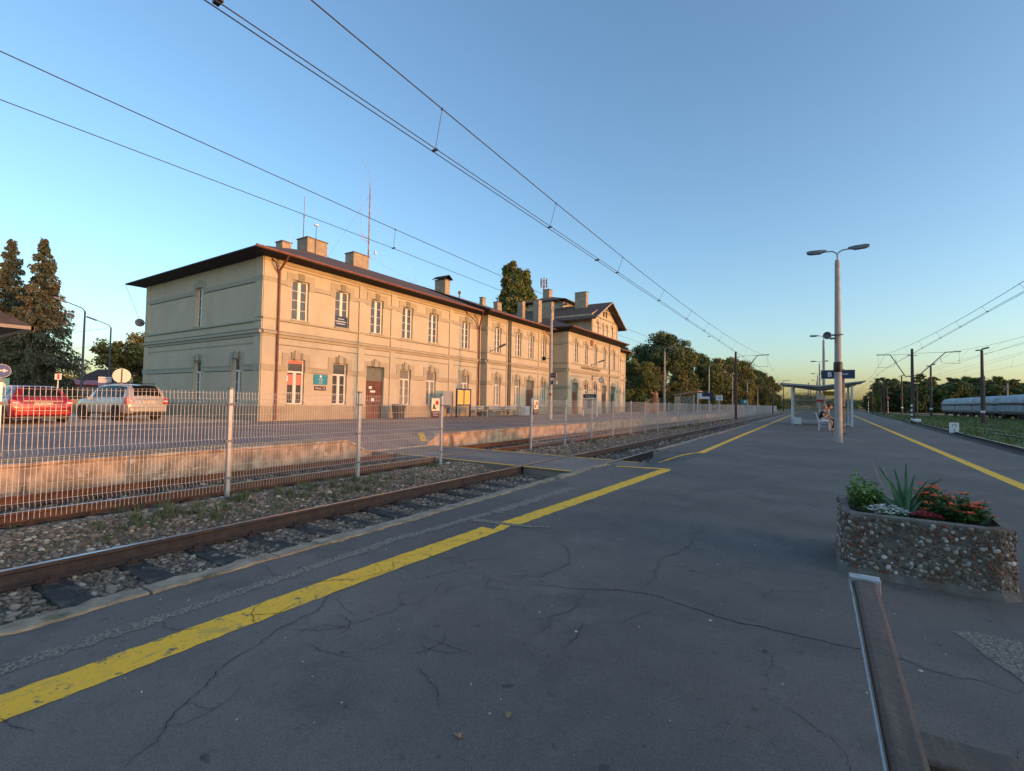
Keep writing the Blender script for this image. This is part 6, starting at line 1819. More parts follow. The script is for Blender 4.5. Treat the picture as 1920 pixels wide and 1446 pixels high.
# ================================================================== cars in the yard
def carpaint(name, c, c2=None): 
    m = mat(name, c, .32, metal=.25, coat=.8); return m
M['redcar'] = carpaint('red_car_paint', (.30, .006, .010)); M['silver'] = carpaint('silver_car_paint', (.46, .43, .38)); M['darkcar'] = carpaint('dark_green_car_paint', (.03, .045, .04))
M['carglass'] = mat('car_glass', (.012, .014, .016), .12, spec=.25)
M['tail'] = mat('tail_lamp_red', (.55, .02, .015), .2, coat=1.0)
M['bumper'] = mat('rim_alloy', (.42, .42, .42), .35, metal=.8)
def car(kind, paint, label, plate):
    """length along X, rear at x=0 facing -X side; front towards +X; z up"""
    t = empty('parked_car', (0, 0, 0), 0, label, 'car', 'cars parked in the station yard')
    if kind == 'suv':
        L, Wd = 4.35, .91
        # x, z_low, belt z, half width at belt, roof z, half width at roof
        ST = [(0.00, .48, .72, .72, .74, .60), (.03, .42, .95, .84, 1.00, .70), (.10, .36, 1.02, .88, 1.16, .76), (.26, .33, 1.04, .90, 1.50, .68), (.42, .32, 1.05, .91, 1.66, .64), (.95, .32, 1.05, .91, 1.72, .66), (1.7, .30, 1.04, .91, 1.73, .67), (2.4, .30, 1.02, .91, 1.68, .66), (2.75, .30, 1.01, .91, 1.52, .67), (3.25, .30, 1.00, .90, 1.08, .74), (3.75, .32, .96, .88, 1.00, .74), (4.15, .36, .86, .82, .90, .66), (4.32, .42, .70, .70, .74, .55)]
        wr, ax = .35, (.86, 3.48)
    elif kind == 'sedan':
        L, Wd = 4.3, .86
        ST = [(0.00, .48, .72, .70, .74, .60), (.04, .38, .90, .82, .93, .70), (.55, .32, .94, .86, .98, .74), (.75, .32, .94, .86, 1.02, .72), (1.3, .30, .94, .86, 1.38, .60), (1.8, .30, .93, .86, 1.43, .60), (2.4, .30, .92, .86, 1.40, .60), (3.1, .30, .92, .86, .98, .70), (3.8, .32, .86, .84, .90, .70), (4.25, .40, .70, .70, .74, .55)]
        wr, ax = .30, (.80, 3.35)
    else:
        L, Wd = 4.2, .88
        ST = [(0.00, .44, .68, .74, .70, .62), (.04, .30, .86, .84, .90, .72), (.12, .24, .98, .86, 1.06, .74), (.30, .22, 1.01, .87, 1.36, .60), (.46, .22, 1.00, .88, 1.47, .58), (.95, .20, .98, .88, 1.53, .60), (1.6, .20, .96, .88, 1.54, .61), (2.2, .20, .94, .88, 1.50, .60), (2.6, .20, .93, .88, 1.38, .60), (3.1, .20, .92, .87, .99, .68), (3.6, .22, .86, .84, .90, .68), (4.0, .26, .76, .78, .80, .6), (4.18, .36, .60, .66, .64, .5)]
        wr, ax = .32, (.80, 3.35)
    rows = []
    for (x, zl, zb_, wb, zr, wr_) in ST:
        zm = (zl + zb_) / 2
        half = [(0, zl - .02), (wb * .82, zl - .02), (wb * .98, zl + .08), (wb * 1.0, zm), (wb, zb_ - .05), (wb * .965, zb_), ((wb + wr_) / 2 * .985, (zb_ + zr) / 2), (wr_ * 1.04, zr - .05), (wr_ * .86, zr), (wr_ * .4, zr + .018), (0, zr + .022)]
        ring_ = [(x, -a, z) for a, z in half] + [(x, a, z) for a, z in reversed(half[1:-1])]
        rows.append(ring_)
    n = len(rows[0]); mb = MB(); vs = [p for r_ in rows for p in r_]
    fs = [(j * n + k, j * n + (k + 1) % n, (j + 1) * n + (k + 1) % n, (j + 1) * n + k) for j in range(len(rows) - 1) for k in range(n)]
    fs += [tuple(range(n)), tuple((len(rows) - 1) * n + k for k in range(n - 1, -1, -1))]
    mb.add(vs, fs); body = mb.build('body', paint, t, smooth=True)
    # glass on the loft grid
    def patch(mb, j, k, u0, u1, v0, v1, off=.008):
        A, B_, C_, D_ = [Vector(q) for q in (rows[j][k], rows[j][(k + 1) % n], rows[j + 1][(k + 1) % n], rows[j + 1][k])]
        def bl(u, v_): return (A * (1 - u) + D_ * u) * (1 - v_) + (B_ * (1 - u) + C_ * u) * v_
        nn = (D_ - A).cross(B_ - A).normalized(); cen = (A + B_ + C_ + D_) / 4 - Vector((L / 2, 0, .8))
        if nn.dot(cen) < 0: nn = -nn
        mb.add([bl(u0, v0) + nn * off, bl(u1, v0) + nn * off, bl(u1, v1) + nn * off, bl(u0, v1) + nn * off], [(0, 1, 2, 3)])
    j0 = {'suv': 2, 'sedan': 3, 'hatch': 2}[kind]; jr = {'suv': (2, 3), 'sedan': (3,), 'hatch': (2, 3)}[kind]
    g = MB()
    for j in jr:
        for k in (8, 9, 10, 11): patch(g, j, k, .02, .98, (.0 if k != 8 else .15), (1 if k != 11 else .85))
    g.build('rear_window', M['carglass'], t, fix=False)
    g = MB(); side = {'suv': (4, 5, 6, 7), 'sedan': (4, 5, 6), 'hatch': (4, 5, 6, 7)}[kind]
    for j in side:
        for k, v0, v1 in ((5, .12, 1), (6, 0, .85), (n - 1 - 5, 0, .88), (n - 1 - 6, .15, 1)): patch(g, j, k, .03, .97, v0, v1)
    g.build('side_window', M['carglass'], t, fix=False)
    fr_ = {'suv': 8, 'sedan': 6, 'hatch': 8}[kind]
    g = MB()
    for k in (8, 9, 10, 11): patch(g, fr_, k, .05, .95, 0 if k != 8 else .1, 1 if k != 11 else .9)
    g.build('windscreen', M['carglass'], t, fix=False)
    for s in (-1, 1):
        for x in ax:
            w_ = MB(); w_.lathe([(wr * .62, -.11), (wr * .96, -.11), (wr, -.08), (wr, .08), (wr * .96, .11), (wr * .62, .11)], (0, 0, 0), 22, 'Y'); wo = w_.build('wheel', M['rubber'], t, smooth=True); wo.location = (x, s * (Wd - .09), wr)
            r__ = MB(); r__.lathe([(wr * .60, -.09), (wr * .62, s * .115), (wr * .55, s * .10), (wr * .12, s * .08)] if s > 0 else [(wr * .60, .09), (wr * .62, -.115), (wr * .55, -.10), (wr * .12, -.08)], (0, 0, 0), 18, 'Y')
            r__.build('rim', M['bumper'], wo)
            a_ = MB(); a_.lathe([(wr + .055, -.012), (wr + .055, .012)], (x, s * (Wd + .003), wr), 22, 'Y'); a_.v = [(q[0], q[1], max(q[2], .22)) for q in a_.v]; a_.build('wheel_arch', M['black'], t)
        m_ = MB(); xm = {'suv': 2.72, 'sedan': 2.55, 'hatch': 2.6}[kind]; m_.cbox((xm, s * (Wd + .10), 1.02), (.12, .17, .12)); m_.build('mirror', paint, t, bevel=.02)
        # tail lamps
        l_ = MB()
        if kind == 'suv': l_.add([(-.005 + .012, s * .60, .80), (.07, s * .895, .78), (.20, s * .925, .80), (.22, s * .92, 1.06), (.12, s * .885, 1.12), (.06, s * .70, 1.06), (.00, s * .64, .95)], [(0, 1, 5, 6), (1, 2, 3, 4), (1, 4, 5)]); l_.v = [(x - .045, y * 1.01, z) for x, y, z in l_.v]
        else: l_.add([(.0, s * .56, .74), (.06, s * .85, .70), (.20, s * .89, .74), (.24, s * .885, .95), (.12, s * .86, .98), (.05, s * .66, .92)], [(0, 1, 5), (1, 2, 3, 4), (1, 4, 5)]); l_.v = [(x - .04, y * 1.01, z) for x, y, z in l_.v]
        l_.build('tail_light', M['tail'], t, fix=False)
        l2 = MB(); zz = .93 if kind == 'suv' else .84
        l2.cbox((.01 - .015, s * .76, zz), (.05, .16, .06), s * .25); l2.build('reversing_light', M['white'], t, bevel=.01)
    p_ = MB(); zp_ = {'suv': .90, 'sedan': .72, 'hatch': .80}[kind]; p_.box(-.035, -.022, -.26, .26, zp_ - .055, zp_ + .055); po = p_.build('number_plate', M['cream'], t)
    tx = text('plate_lettering', plate, .095, M['black'], (-.037, 0, zp_), (PI / 2, 0, -PI / 2), po, .001)
    b_ = MB(); zb2 = .42 if kind != 'suv' else .52
    b_.box(-.06, .10, -.80, .80, zb2 - .1, zb2 + .14); b_.build('rear_bumper', paint, t, bevel=.05)
    b_ = MB(); b_.box(-.045, .3, -.62, .62, zb2 - .24, zb2 - .11); b_.build('under_tray', M['black'], t)
    b_ = MB(); b_.box(-.068, -.06, -.70, .70, zb2 + .10, zb2 + .115); b_.box(-.03, -.02, -.55, .55, zp_ + .10, zp_ + .125); b_.build('trim_strip', M['bumper'], t)
    if kind == 'suv':
        for s in (-1, 1):
            b_ = MB(); b_.tube([(.55, s * .56, 1.78), (2.3, s * .56, 1.80)], .018, 5); b_.tube([(.6, s * .56, 1.70), (.6, s * .56, 1.78)], .015, 4); b_.tube([(2.25, s * .56, 1.68), (2.25, s * .56, 1.80)], .015, 4); b_.build('roof_rail', M['black'], t)
    return t
c1 = car('hatch', M['redcar'], 'red hatchback seen from behind through the fence, left side of the yard', 'ETM 38ACA'); c1.location = (-26.2, 5.95, .05); c1.rotation_euler = (0, 0, R(184)); c1.scale = (1.0, 1.08, .99)
c2 = car('suv', M['silver'], 'silver beige off-road car seen from behind, parked beside the end wall', 'EOP 4A64'); c2.location = (-26.8, 9.75, .05); c2.rotation_euler = (0, 0, R(190)); c2.scale = (1.03, 1.0, 1.0)
c3 = car('sedan', M['darkcar'], 'dark green car parked behind, seen in the gap between the red and silver cars', 'EL 4421'); c3.location = (-35.0, 10.6, .05); c3.rotation_euler = (0, 0, R(120))

# ================================================================== signs, kiosk roof and street things on the left
def rsign(name, loc, rz, label, build_fn, h, pm='galv'):
    t = empty(name, loc, rz, label, 'road sign')
    b = MB(); b.tube([(0, .03, 0), (0, .03, h)], .03, 6); b.build('post', M[pm], t); build_fn(t); return t
def f1(t):
    b = MB(); b.lathe([(.33, -.01), (.33, .01)], (0, -.0, 2.32), 24, 'Y'); b.build('disc', M['roadblue'], t)
    b = MB(); b.lathe([(.345, -.006), (.345, .012)], (0, .004, 2.32), 24, 'Y'); b.build('disc_rim', M['white'], t)
    b = MB(); b.box(-.20, -.12, -.02, -.012, 2.12, 2.38); b.box(-.12, .08, -.02, -.012, 2.30, 2.38); b.add([(.06, -.018, 2.44), (.24, -.018, 2.34), (.06, -.018, 2.24)], [(0, 1, 2)]); b.build('arrow', M['white'], t, fix=False)
    b = MB(); b.box(-.30, .30, -.01, .01, 1.42, 1.96); b.build('square_plate', M['teal'], t)
    b = MB(); b.add([(-.26, -.014, 1.46), (.26, -.014, 1.46), (0, -.014, 1.93)], [(0, 1, 2)]); b.build('triangle', M['white'], t, fix=False)
    b = MB(); b.tube([(0, -.02, 1.80), (0, -.02, 1.62)], .018, 4); b.tube([(0, -.02, 1.63), (-.07, -.02, 1.50)], .016, 4); b.tube([(0, -.02, 1.63), (.07, -.02, 1.50)], .016, 4); b.tube([(-.07, -.02, 1.70), (.07, -.02, 1.74)], .013, 4); b.build('walker', M['black'], t)
M['roadblue'] = mat('road_sign_blue', (.03, .09, .30), .4)
rsign('road_sign', (-34.6, 6.25, .05), R(78), 'blue round turn-right sign above a square crossing sign at the left edge', f1, 2.7)
def f2(t):
    b = MB(); b.lathe([(.37, -.01), (.37, .01)], (0, -.01, 2.18), 24, 'Y'); b.build('disc', M['bumper'], t); b = MB(); b.box(-.03, .03, -.05, -.02, 1.85, 2.52); b.build('bracket', M['brickred'], t)
rsign('road_sign', (-29.7, 9.6, .05), R(72), 'back of a round sign with a dark bracket above the silver car', f2, 2.5)
def f3(t):
    b = MB(); b.box(-.26, .26, -.01, .01, 1.82, 2.12); b.build('plate', M['white'], t); b = MB(); b.box(-.26, .26, -.01, .01, 1.5, 1.80); b.build('lower_plate', M['roadblue'], t)
    text('lettering', 'DWORZEC', .10, M['roadblue'], (0, -.014, 2.02), (PI / 2, 0, 0), t, .001); text('lettering', 'AUTOBUSOWY', .075, M['roadblue'], (0, -.014, 1.90), (PI / 2, 0, 0), t, .001)
rsign('road_sign', (-30.6, 9.2, .05), R(72), 'small white and blue rectangular sign left of the round sign back', f3, 2.1)
def f4(t):
    b = MB(); b.box(-.13, .13, -.01, .01, 1.95, 2.25); b.build('plate', M['white'], t); b = MB(); b.box(-.04, .05, -.015, -.011, 1.97, 2.23); b.build('stripe', M['red'], t)
rsign('road_sign', (-33.0, 8.0, .05), R(76), 'tiny white and red plate on a post between the two cars', f4, 2.25, 'white')
# street lamps
def street_lamp(label):
    t = empty('street_lamp', (0, 0, 0), 0, label, 'street lamp', 'street lamps beyond the yard')
    b = MB(); b.tube([(0, 0, 0), (0, 0, 7.4)], [.10, .06], 8); b.tube([(0, 0, 7.4), (-.15, 0, 7.6), (-1.0, 0, 7.95)], .035, 6); b.build('pole', M['lamppole'], t, smooth=True)
    b = MB(); b.cbox((-1.35, 0, 8.05), (.75, .28, .12), 0, .35); b.build('lamp_head', M['lampgrey'], t, bevel=.03)
    return t
M['lamppole'] = mat('blue_grey_pole', (.055, .06, .10), .5)
s1 = street_lamp('dark street lamp with a bent arm right of the spruces'); s1.location = (-45.4, 12.3, 0); s1.rotation_euler = (0, 0, R(75))
s2 = copy_tree(s1); s2.location = (-54, 16.5, 0); s2['label'] = 'second, paler street lamp closer to the station end wall'
# roof at the left edge
t = empty('kiosk', (-26, 0, 0), 0, 'low building at the left edge of which only the dark roof corner shows', 'kiosk')
P_ = Vector((-22.0, 4.62, 3.52))
b = MB(); slab(b, (-22.0, 4.62, 3.50), (-22.0, -5, 3.50), (-26.5, -5, 6.3), (-26.5, 1.0, 6.3)); slab(b, (-22.0, 4.62, 3.50), (-26.5, 1.0, 6.3), (-31.0, 4.62, 3.5)); b.build('roof', M['roof'], t, world=True, fix=False)
b = MB(); b.box(-21.99, -21.90, -5, 4.66, 3.37, 3.48); b.box(-31, -21.9, 4.58, 4.67, 3.37, 3.48); b.build('fascia', M['verge'], t, world=True)
b = MB(); b.box(-30.3, -24.2, -5, -.5, 0, 3.5); b.build('wall', M['stucco'], t, world=True)
# low buildings and hedges in the background at left
t = empty('market_roof', (-78, 16, 0), 0, 'long low stall with a red roof behind the cars', 'stall')
b = MB(); b.prism([(-2.5, 2.5), (0, 3.1), (2.5, 2.5), (2.5, 2.4), (-2.5, 2.4)], 'Y', -9, 7.5); b.build('roof', M['redroof'] if 'redroof' in M else M['red'], t); b = MB(); b.box(-2, 2, -8.6, 7, 0, 2.4); b.build('wall', M['lampgrey'], t)
t = empty('house', (-112, 36, 0), R(20), 'small house with a dark roof and lit gable between the street lamps', 'house')
b = MB(); b.box(-5, 5, -5, 5, 0, 3.2); b.add([(5.0, -5, 3.2), (5.0, 5, 3.2), (5.0, 0, 6.0)], [(0, 1, 2)]); b.build('wall', M['chimney'], t, fix=False)
b = MB(); slab(b, (-5.6, -5.8, 2.9), (5.6, -5.8, 2.9), (5.6, 0, 6.2), (-5.6, 0, 6.2)); slab(b, (-5.6, 5.8, 2.9), (5.6, 5.8, 2.9), (5.6, 0, 6.2), (-5.6, 0, 6.2)); b.build('roof', M['soffit'], t, fix=False)
b = MB(); b.cbox((0, 0, .45), (.3, 14, .9)); o = b.build('low_wall', M['chimney']); o.location = (-40, 12, .05); tag(o, 'low pale wall behind the parked cars', 'wall')
b = MB(); b.tube([(-200, 17, 9.2), (-150, 26, 8.9), (-100, 30, 9.6)], .03, 3); b.tube([(-200, 15, 12.2), (-150, 24, 11.9), (-100, 30, 12.4)], .03, 3)
tag(b.build('power_line', M['line']), 'faint power lines crossing the sky left of the station', 'power line')
b = MB(); b.tube([(-38.3, 12.38, 8.52), (-37.7, 13.1, 6.0)], .012, 3)
tag(b.build('drop_cable', M['line']), 'thin cable hanging from the far eaves corner', 'cable')

# ================================================================== trees
def leaf_cloud(rs, cl, per, size, flat=1.0):
    """cl: (n,4) clump centres and radii"""
    N = len(cl) * per
    c = np.repeat(cl[:, :3], per, 0); r_ = np.repeat(cl[:, 3], per)
    d = rs.randn(N, 3); d /= np.linalg.norm(d, axis=1)[:, None]
    rad = r_ * rs.rand(N) ** .45
    p = c + d * rad[:, None] * np.array([1, 1, .8 * flat])
    # leaf quads facing loosely outwards
    nrm = d + .9 * rs.randn(N, 3); nrm /= np.linalg.norm(nrm, axis=1)[:, None]
    a = np.cross(nrm, rs.randn(N, 3)); a /= np.linalg.norm(a, axis=1)[:, None]
    b = np.cross(nrm, a); s = size * rs.uniform(.55, 1.25, N)[:, None]
    V = np.stack([p - a * s * .5, p + b * s * .32, p + a * s * .5, p - b * s * .32], 1).reshape(-1, 3)
    return V
def broad_tree(seed, h, cr, m, per=90, size=.34, clumps=90, trunk=.25, low=.25, shape=1.0):
    rs = np.random.RandomState(seed)
    t = empty('broadleaf_tree', (0, 0, 0), 0, '', 'tree')
    mb = MB(); mb.tube([(0, 0, 0), (.05 * rs.randn(), .05 * rs.randn(), h * .25), (.2 * rs.randn(), .2 * rs.randn(), h * .55), (.3 * rs.randn(), .3 * rs.randn(), h * .88)], [trunk, trunk * .8, trunk * .5, .04], 7)
    cl = []
    nb = 9
    for k in range(nb):
        a = rs.rand() * 6.28; z0 = h * rs.uniform(low, .6); L = cr * rs.uniform(.5, .95)
        e = (math.cos(a) * L, math.sin(a) * L, min(h * .95, z0 + L * rs.uniform(.3, 1.0)))
        mb.tube([(0, 0, z0), (e[0] * .5, e[1] * .5, z0 + (e[2] - z0) * .35), e], [trunk * .45, trunk * .25, .03], 5)
    # lobes, then clumps on the lobes
    lobes = []
    for k in range(11):
        a = rs.rand() * 6.28; f_ = rs.rand() ** .5; z = h * (low + .12 + (1 - low - .22) * rs.rand())
        prof = math.sin(PI * min(1, max(.08, (z / h - low * .7) / (1.12 - low * .7))) ** shape)
        lobes.append((math.cos(a) * f_ * cr * .75 * prof, math.sin(a) * f_ * cr * .75 * prof, z, cr * rs.uniform(.28, .48)))
    lobes.append((0, 0, h * .86, cr * .35))
    for k in range(clumps):
        l = lobes[k % len(lobes)]; d = rs.randn(3); d /= np.linalg.norm(d)
        q = np.array(l[:3]) + d * l[3] * rs.uniform(.55, 1.08) * np.array([1, 1, .85])
        cl.append((q[0], q[1], max(h * low * .8, min(q[2], h)), cr * rs.uniform(.13, .25)))
    mb.build('trunk', M['bark'], t)
    V = leaf_cloud(rs, np.array(cl), per, size)
    link('crown', npmesh('crown', V, np.arange(len(V)).reshape(-1, 4), m), t)
    return t
def spruce(seed, h, r_):
    rs = np.random.RandomState(seed); t = empty('spruce_tree', (0, 0, 0), 0, '', 'tree')
    mb = MB(); mb.tube([(0, 0, 0), (0, 0, h * .5), (.1, 0, h * .98)], [.34, .2, .02], 8); V = []
    nbr = int(h * 18)
    for k in range(nbr):
        f0 = (k + rs.rand()) / nbr; z = h * (.09 + .895 * f0); f_ = 1 - z / h
        R_ = r_ * (f_ ** .95) + .12; a = rs.rand() * 6.28; L = R_ * (rs.uniform(.55, 1.15) if f_ > .05 else 1)
        up = .30 * (z / h) + rs.uniform(-.05, .12); dr = rs.uniform(.55, .95)
        pts = [np.array([math.cos(a) * L * q, math.sin(a) * L * q, z + L * (up * q - dr * q * q + .30 * q ** 4)]) for q in np.linspace(0, 1, 5)]
        if k % 2 == 0: mb.tube([tuple(p) for p in pts], [.035, .028, .02, .012, .005], 3, cap=False)
        m_ = int(18 + 52 * L)
        q = rs.rand(m_) ** .65 * .97 + .03
        c = np.stack([np.interp(q, np.linspace(0, 1, 5), [p[i] for p in pts]) for i in range(3)], 1)
        side = np.array([-math.sin(a), math.cos(a), 0]); wv = (.12 + .20 * L * (1 - q)) * rs.uniform(-1, 1, m_)
        hang = rs.rand(m_) ** 1.5 * (.18 + .16 * L)
        c += side[None] * wv[:, None]; c[:, 2] -= np.abs(wv) * .45 + hang
        d = np.stack([np.cos(a + wv) * .6, np.sin(a + wv) * .6, -.7 - .5 * rs.rand(m_)], 1) + .35 * rs.randn(m_, 3); d /= np.linalg.norm(d, axis=1)[:, None]
        n2 = np.cross(d, rs.randn(m_, 3)); n2 /= np.linalg.norm(n2, axis=1)[:, None]
        ll = rs.uniform(.14, .30, m_)[:, None]; ww = ll * .22
        V.append(np.stack([c - n2 * ww, c + d * ll * .5 - n2 * ww * 1.1, c + d * ll, c + n2 * ww], 1).reshape(-1, 3))
    mb.build('trunk', M['bark'], t); V = np.concatenate(V)
    link('crown', npmesh('crown', V, np.arange(len(V)).reshape(-1, 4), M['needle']), t); return t
def pine(seed, h):
    rs = np.random.RandomState(seed); t = empty('pine_tree', (0, 0, 0), 0, '', 'tree')
    mb = MB(); mb.tube([(0, 0, 0), (.1, .1, h * .5), (.15, 0, h * .93)], [.2, .15, .05], 6); cl = []
    for k in range(16):
        z = h * rs.uniform(.5, .95); a = rs.rand() * 6.28; L = (1.05 - z / h) * h * .38 + .7; L *= rs.uniform(.5, 1)
        e = (math.cos(a) * L, math.sin(a) * L, z + .5); mb.tube([(.12, .05, z - .5), e], [.06, .02], 4)
        for j in range(3): cl.append((e[0] * (.5 + .25 * j), e[1] * (.5 + .25 * j), e[2] + .2 * rs.randn(), .75))
    cl.append((.1, 0, h * .96, .9))
    mb.build('trunk', M['bark'], t); cl = np.array(cl); V = leaf_cloud(rs, cl, 80, .34, .45)
    link('crown', npmesh('crown', V, np.arange(len(V)).reshape(-1, 4), M['leafB']), t); return t
def plant_tree(pool, used, i, loc, s, rz, label, group=None):
    pr = pool[i]
    if id(pr) not in used: used.add(id(pr)); o = pr
    else: o = copy_tree(pr)
    o.location = loc; o.scale = (s[0], s[0], s[1]) if isinstance(s, tuple) else (s, s, s); o.rotation_euler = (0, 0, rz); o['label'] = label
    if group: o['group'] = group
    return o
USED = set()
def camdist(px, d, z=0):
    """a point at depth d along picture column px, on the ground"""
    v = fw + rr * ((px - 960) / 885.0); v.z = 0
    k = d
    return (v.x * k, v.y * k, z)
x, y, z = camdist(1017, 110); cell.location = (x, y, -.5)
# left spruces
sp1 = spruce(1, 17.0, 4.9); o = sp1; x, y, z = camdist(70, 46); o.location = (x, y, -.2); o['label'] = 'tall drooping spruce with brown cones near the top, the right one of the pair'; o['group'] = 'spruces at the left'
sp2 = spruce(2, 17.6, 4.4); x, y, z = camdist(8, 48); sp2.location = (x, y, -.2); sp2['label'] = 'tall spruce cut by the left picture edge'; sp2['group'] = 'spruces at the left'
# broadleaf by the end wall
tA = broad_tree(3, 9.6, 4.3, M['leafC'], per=130, size=.34, clumps=190, low=.05); x, y, z = camdist(262, 62); tA.location = (x, y, 0); tA['label'] = 'round broadleaf tree behind the shaded end wall of the station'
# poplar group behind the roof
def poplar(seed, h, r_):
    rs = np.random.RandomState(seed); t = empty('poplar_tree', (0, 0, 0), 0, '', 'tree', 'poplars behind the roof')
    mb = MB(); mb.tube([(0, 0, 0), (.1, 0, h * .6), (0, 0, h * .97)], [.45, .25, .04], 7); mb.build('trunk', M['bark'], t)
    cl = []
    for k in range(520):
        z = h * (.12 + .87 * rs.rand()); f_ = z / h
        R_ = r_ * min(1, (1.03 - f_) * 3.2) ** .7 * (.75 + .25 * math.sin(f_ * 9 + seed)); a = rs.rand() * 6.28; q = R_ * rs.uniform(.35, 1.05)
        cl.append((math.cos(a) * q, math.sin(a) * q, z + rs.uniform(-.6, .9), rs.uniform(.25, .75)))
    V = leaf_cloud(rs, np.array(cl), 90, .40, 1.5); link('crown', npmesh('crown', V, np.arange(len(V)).reshape(-1, 4), M['leafA']), t); return t
tP = poplar(4, 24.4, 3.5)
x, y, z = camdist(953, 80); tP.location = (x, y, 0); tP['label'] = 'tall poplar behind the station roof, left and taller one'; tP['group'] = 'poplars behind the roof'
tq = poplar(9, 23.4, 3.5); x, y, z = camdist(983, 82); tq.location = (x, y, 0); tq['label'] = 'tall poplar behind the station roof, right one'
tr_ = poplar(15, 22.0, 2.6); x, y, z = camdist(968, 76); tr_.location = (x, y, 0); tr_['label'] = 'shorter poplar filling the gap between the two tall ones behind the roof'
# trees right of the station
pool = [broad_tree(11, 15, 6.2, M['leafB'], per=130, size=.38, clumps=300, low=.04), broad_tree(12, 12, 5.2, M['leafA'], per=120, size=.38, clumps=240, low=.03), broad_tree(13, 10, 4.2, M['leafC'], per=115, size=.34, clumps=200, low=.02), broad_tree(14, 13, 4.6, M['leafB'], per=115, size=.38, clumps=220, low=.03)]
ROW = [(1243, 98, 0, 1.12, 'tallest dark round tree right of the station gable'), (1190, 78, 1, .72, 'lower tree tucked against the right end of the station'), (1205, 100, 3, .92, 'dark tree between the station end and the tallest crown'), (1225, 86, 2, .85, 'olive bush-like tree in front of the tallest dark tree'),
       (1290, 108, 1, 1.18, 'broad green tree right of the tallest dark tree'), (1318, 120, 3, 1.10, 'dark tree behind the second single lamp'), (1275, 88, 2, .80, 'sunlit olive tree behind the hedge'), (1345, 130, 2, 1.45, 'reddish olive tree above the far shelter'), (1330, 100, 1, .85, 'olive tree behind the third single lamp'),
       (1372, 150, 1, 1.35, 'tree just behind the steel mast by the fence'), (1392, 150, 2, 1.35, 'thin-crowned tree right of the steel mast'), (1410, 165, 0, .98, 'dark tree above the far half of the fence'), (1426, 175, 3, 1.10, 'tree with a ragged crown before the last one'), (1440, 190, 2, 1.35, 'last sizeable tree at the end of the fence'), (1452, 230, 1, 1.0, 'small far tree left of the shelter roof'), (1385, 118, 2, .75, 'low olive bush behind the fence by the mast'), (1420, 140, 2, .6, 'low bush behind the far fence'), (1165, 95, 3, 1.0, 'dark tree showing just over the right roof of the station'), (1300, 92, 2, .62, 'low bush behind the small shelter')]
for i, (px, d, k, s, lb) in enumerate(ROW):
    x, y, z = camdist(px, d); x = min(x, -16.5) if d < 160 else x
    plant_tree(pool, USED, k, (x, y, -.3), s, i * 1.7, lb, 'trees beyond the station')
# clipped hedge
rs = np.random.RandomState(3); N = 9000
p = np.stack([rs.uniform(-2.6, 2.6, N), rs.uniform(-.7, .7, N), rs.uniform(0, 3.3, N)], 1)
ax_ = rs.randint(0, 3, N); sg = rs.choice([-1, 1], N); ext = np.array([2.6, .7, 3.3]); 
for q in range(N):
    if ax_[q] == 0: p[q, 0] = sg[q] * 2.6
    elif ax_[q] == 1: p[q, 1] = sg[q] * .7
    else: p[q, 2] = 3.3
p += rs.randn(N, 3) * .07
a = rs.randn(N, 3); a /= np.linalg.norm(a, axis=1)[:, None]; b = np.cross(a, rs.randn(N, 3)); b /= np.linalg.norm(b, axis=1)[:, None]
V = np.stack([p - a * .1, p + b * .07, p + a * .1, p - b * .07], 1).reshape(-1, 3)
o = link('hedge', npmesh('hedge', V, np.arange(len(V)).reshape(-1, 4), M['leafC'])); x, y, z = camdist(1255, 84); o.location = (x + 1.5, y, 0); o.rotation_euler = (0, 0, R(20)); tag(o, 'clipped yellow-green hedge behind the wooden sculpture', 'hedge')
b = MB(); b.cbox((0, 0, 1.2), (.3, 9, 2.4), 0); o = b.build('boundary_wall', M['plinth']); x, y, z = camdist(1196, 84); o.location = (x, y, 0); o.rotation_euler = (0, 0, R(-60)); tag(o, 'grey wall at the right end of the station', 'wall')
# woods to the right: seen past the wagons, and running on beside the yard out of the picture
pool2 = [pine(21, 13), broad_tree(22, 12, 4.4, M['leafB'], per=90, size=.5, clumps=170, low=.02), broad_tree(23, 14.5, 3.6, M['leafA'], per=60, size=.45, clumps=70, low=.3), broad_tree(24, 10.5, 4.6, M['leafB'], per=90, size=.5, clumps=170, low=.01)]
rn = random.Random(7); desc = ['pine', 'dense dark tree', 'loose pale-crowned tree', 'low broad dark tree']
def nth(k): return '%d%s' % (k, 'th' if 10 < k % 100 < 14 else {1: 'st', 2: 'nd', 3: 'rd'}.get(k % 10, 'th'))
cnt = [0, 0]
for px in range(1634, 2000, 10):
    for row in range(2):
        d = rn.uniform(186, 205) if row == 0 else rn.uniform(215, 240)
        k = rn.choice([1, 3, 1, 3, 1]) if row == 0 else rn.choice([0, 2, 1, 1])
        x, y, z = camdist(px + rn.uniform(-3, 3), d)
        s = rn.uniform(.85, 1.1) * (1.0 if row == 0 else 1.25) * (.8 if px < 1660 else 1)
        cnt[row] += 1
        plant_tree(pool2, USED, k, (x, y, -.6), s, rn.random() * 6, '%s, %s from the left in the %s row of the right-hand woods' % (desc[k], nth(cnt[row]), 'front' if row == 0 else 'back'), 'trees of the woods at right')
for px, d, s, lb in ((1652, 180, 1.05, 'flat-topped pine standing clear just right of the shelter roof'), (1736, 185, .98, 'pine rising behind the round-headed yard lamp'), (1806, 195, 1.02, 'flat pine above the left end of the train')):
    x, y, z = camdist(px, d); plant_tree(pool2, USED, 0, (x, y, -.6), s, d, lb, 'trees of the woods at right')
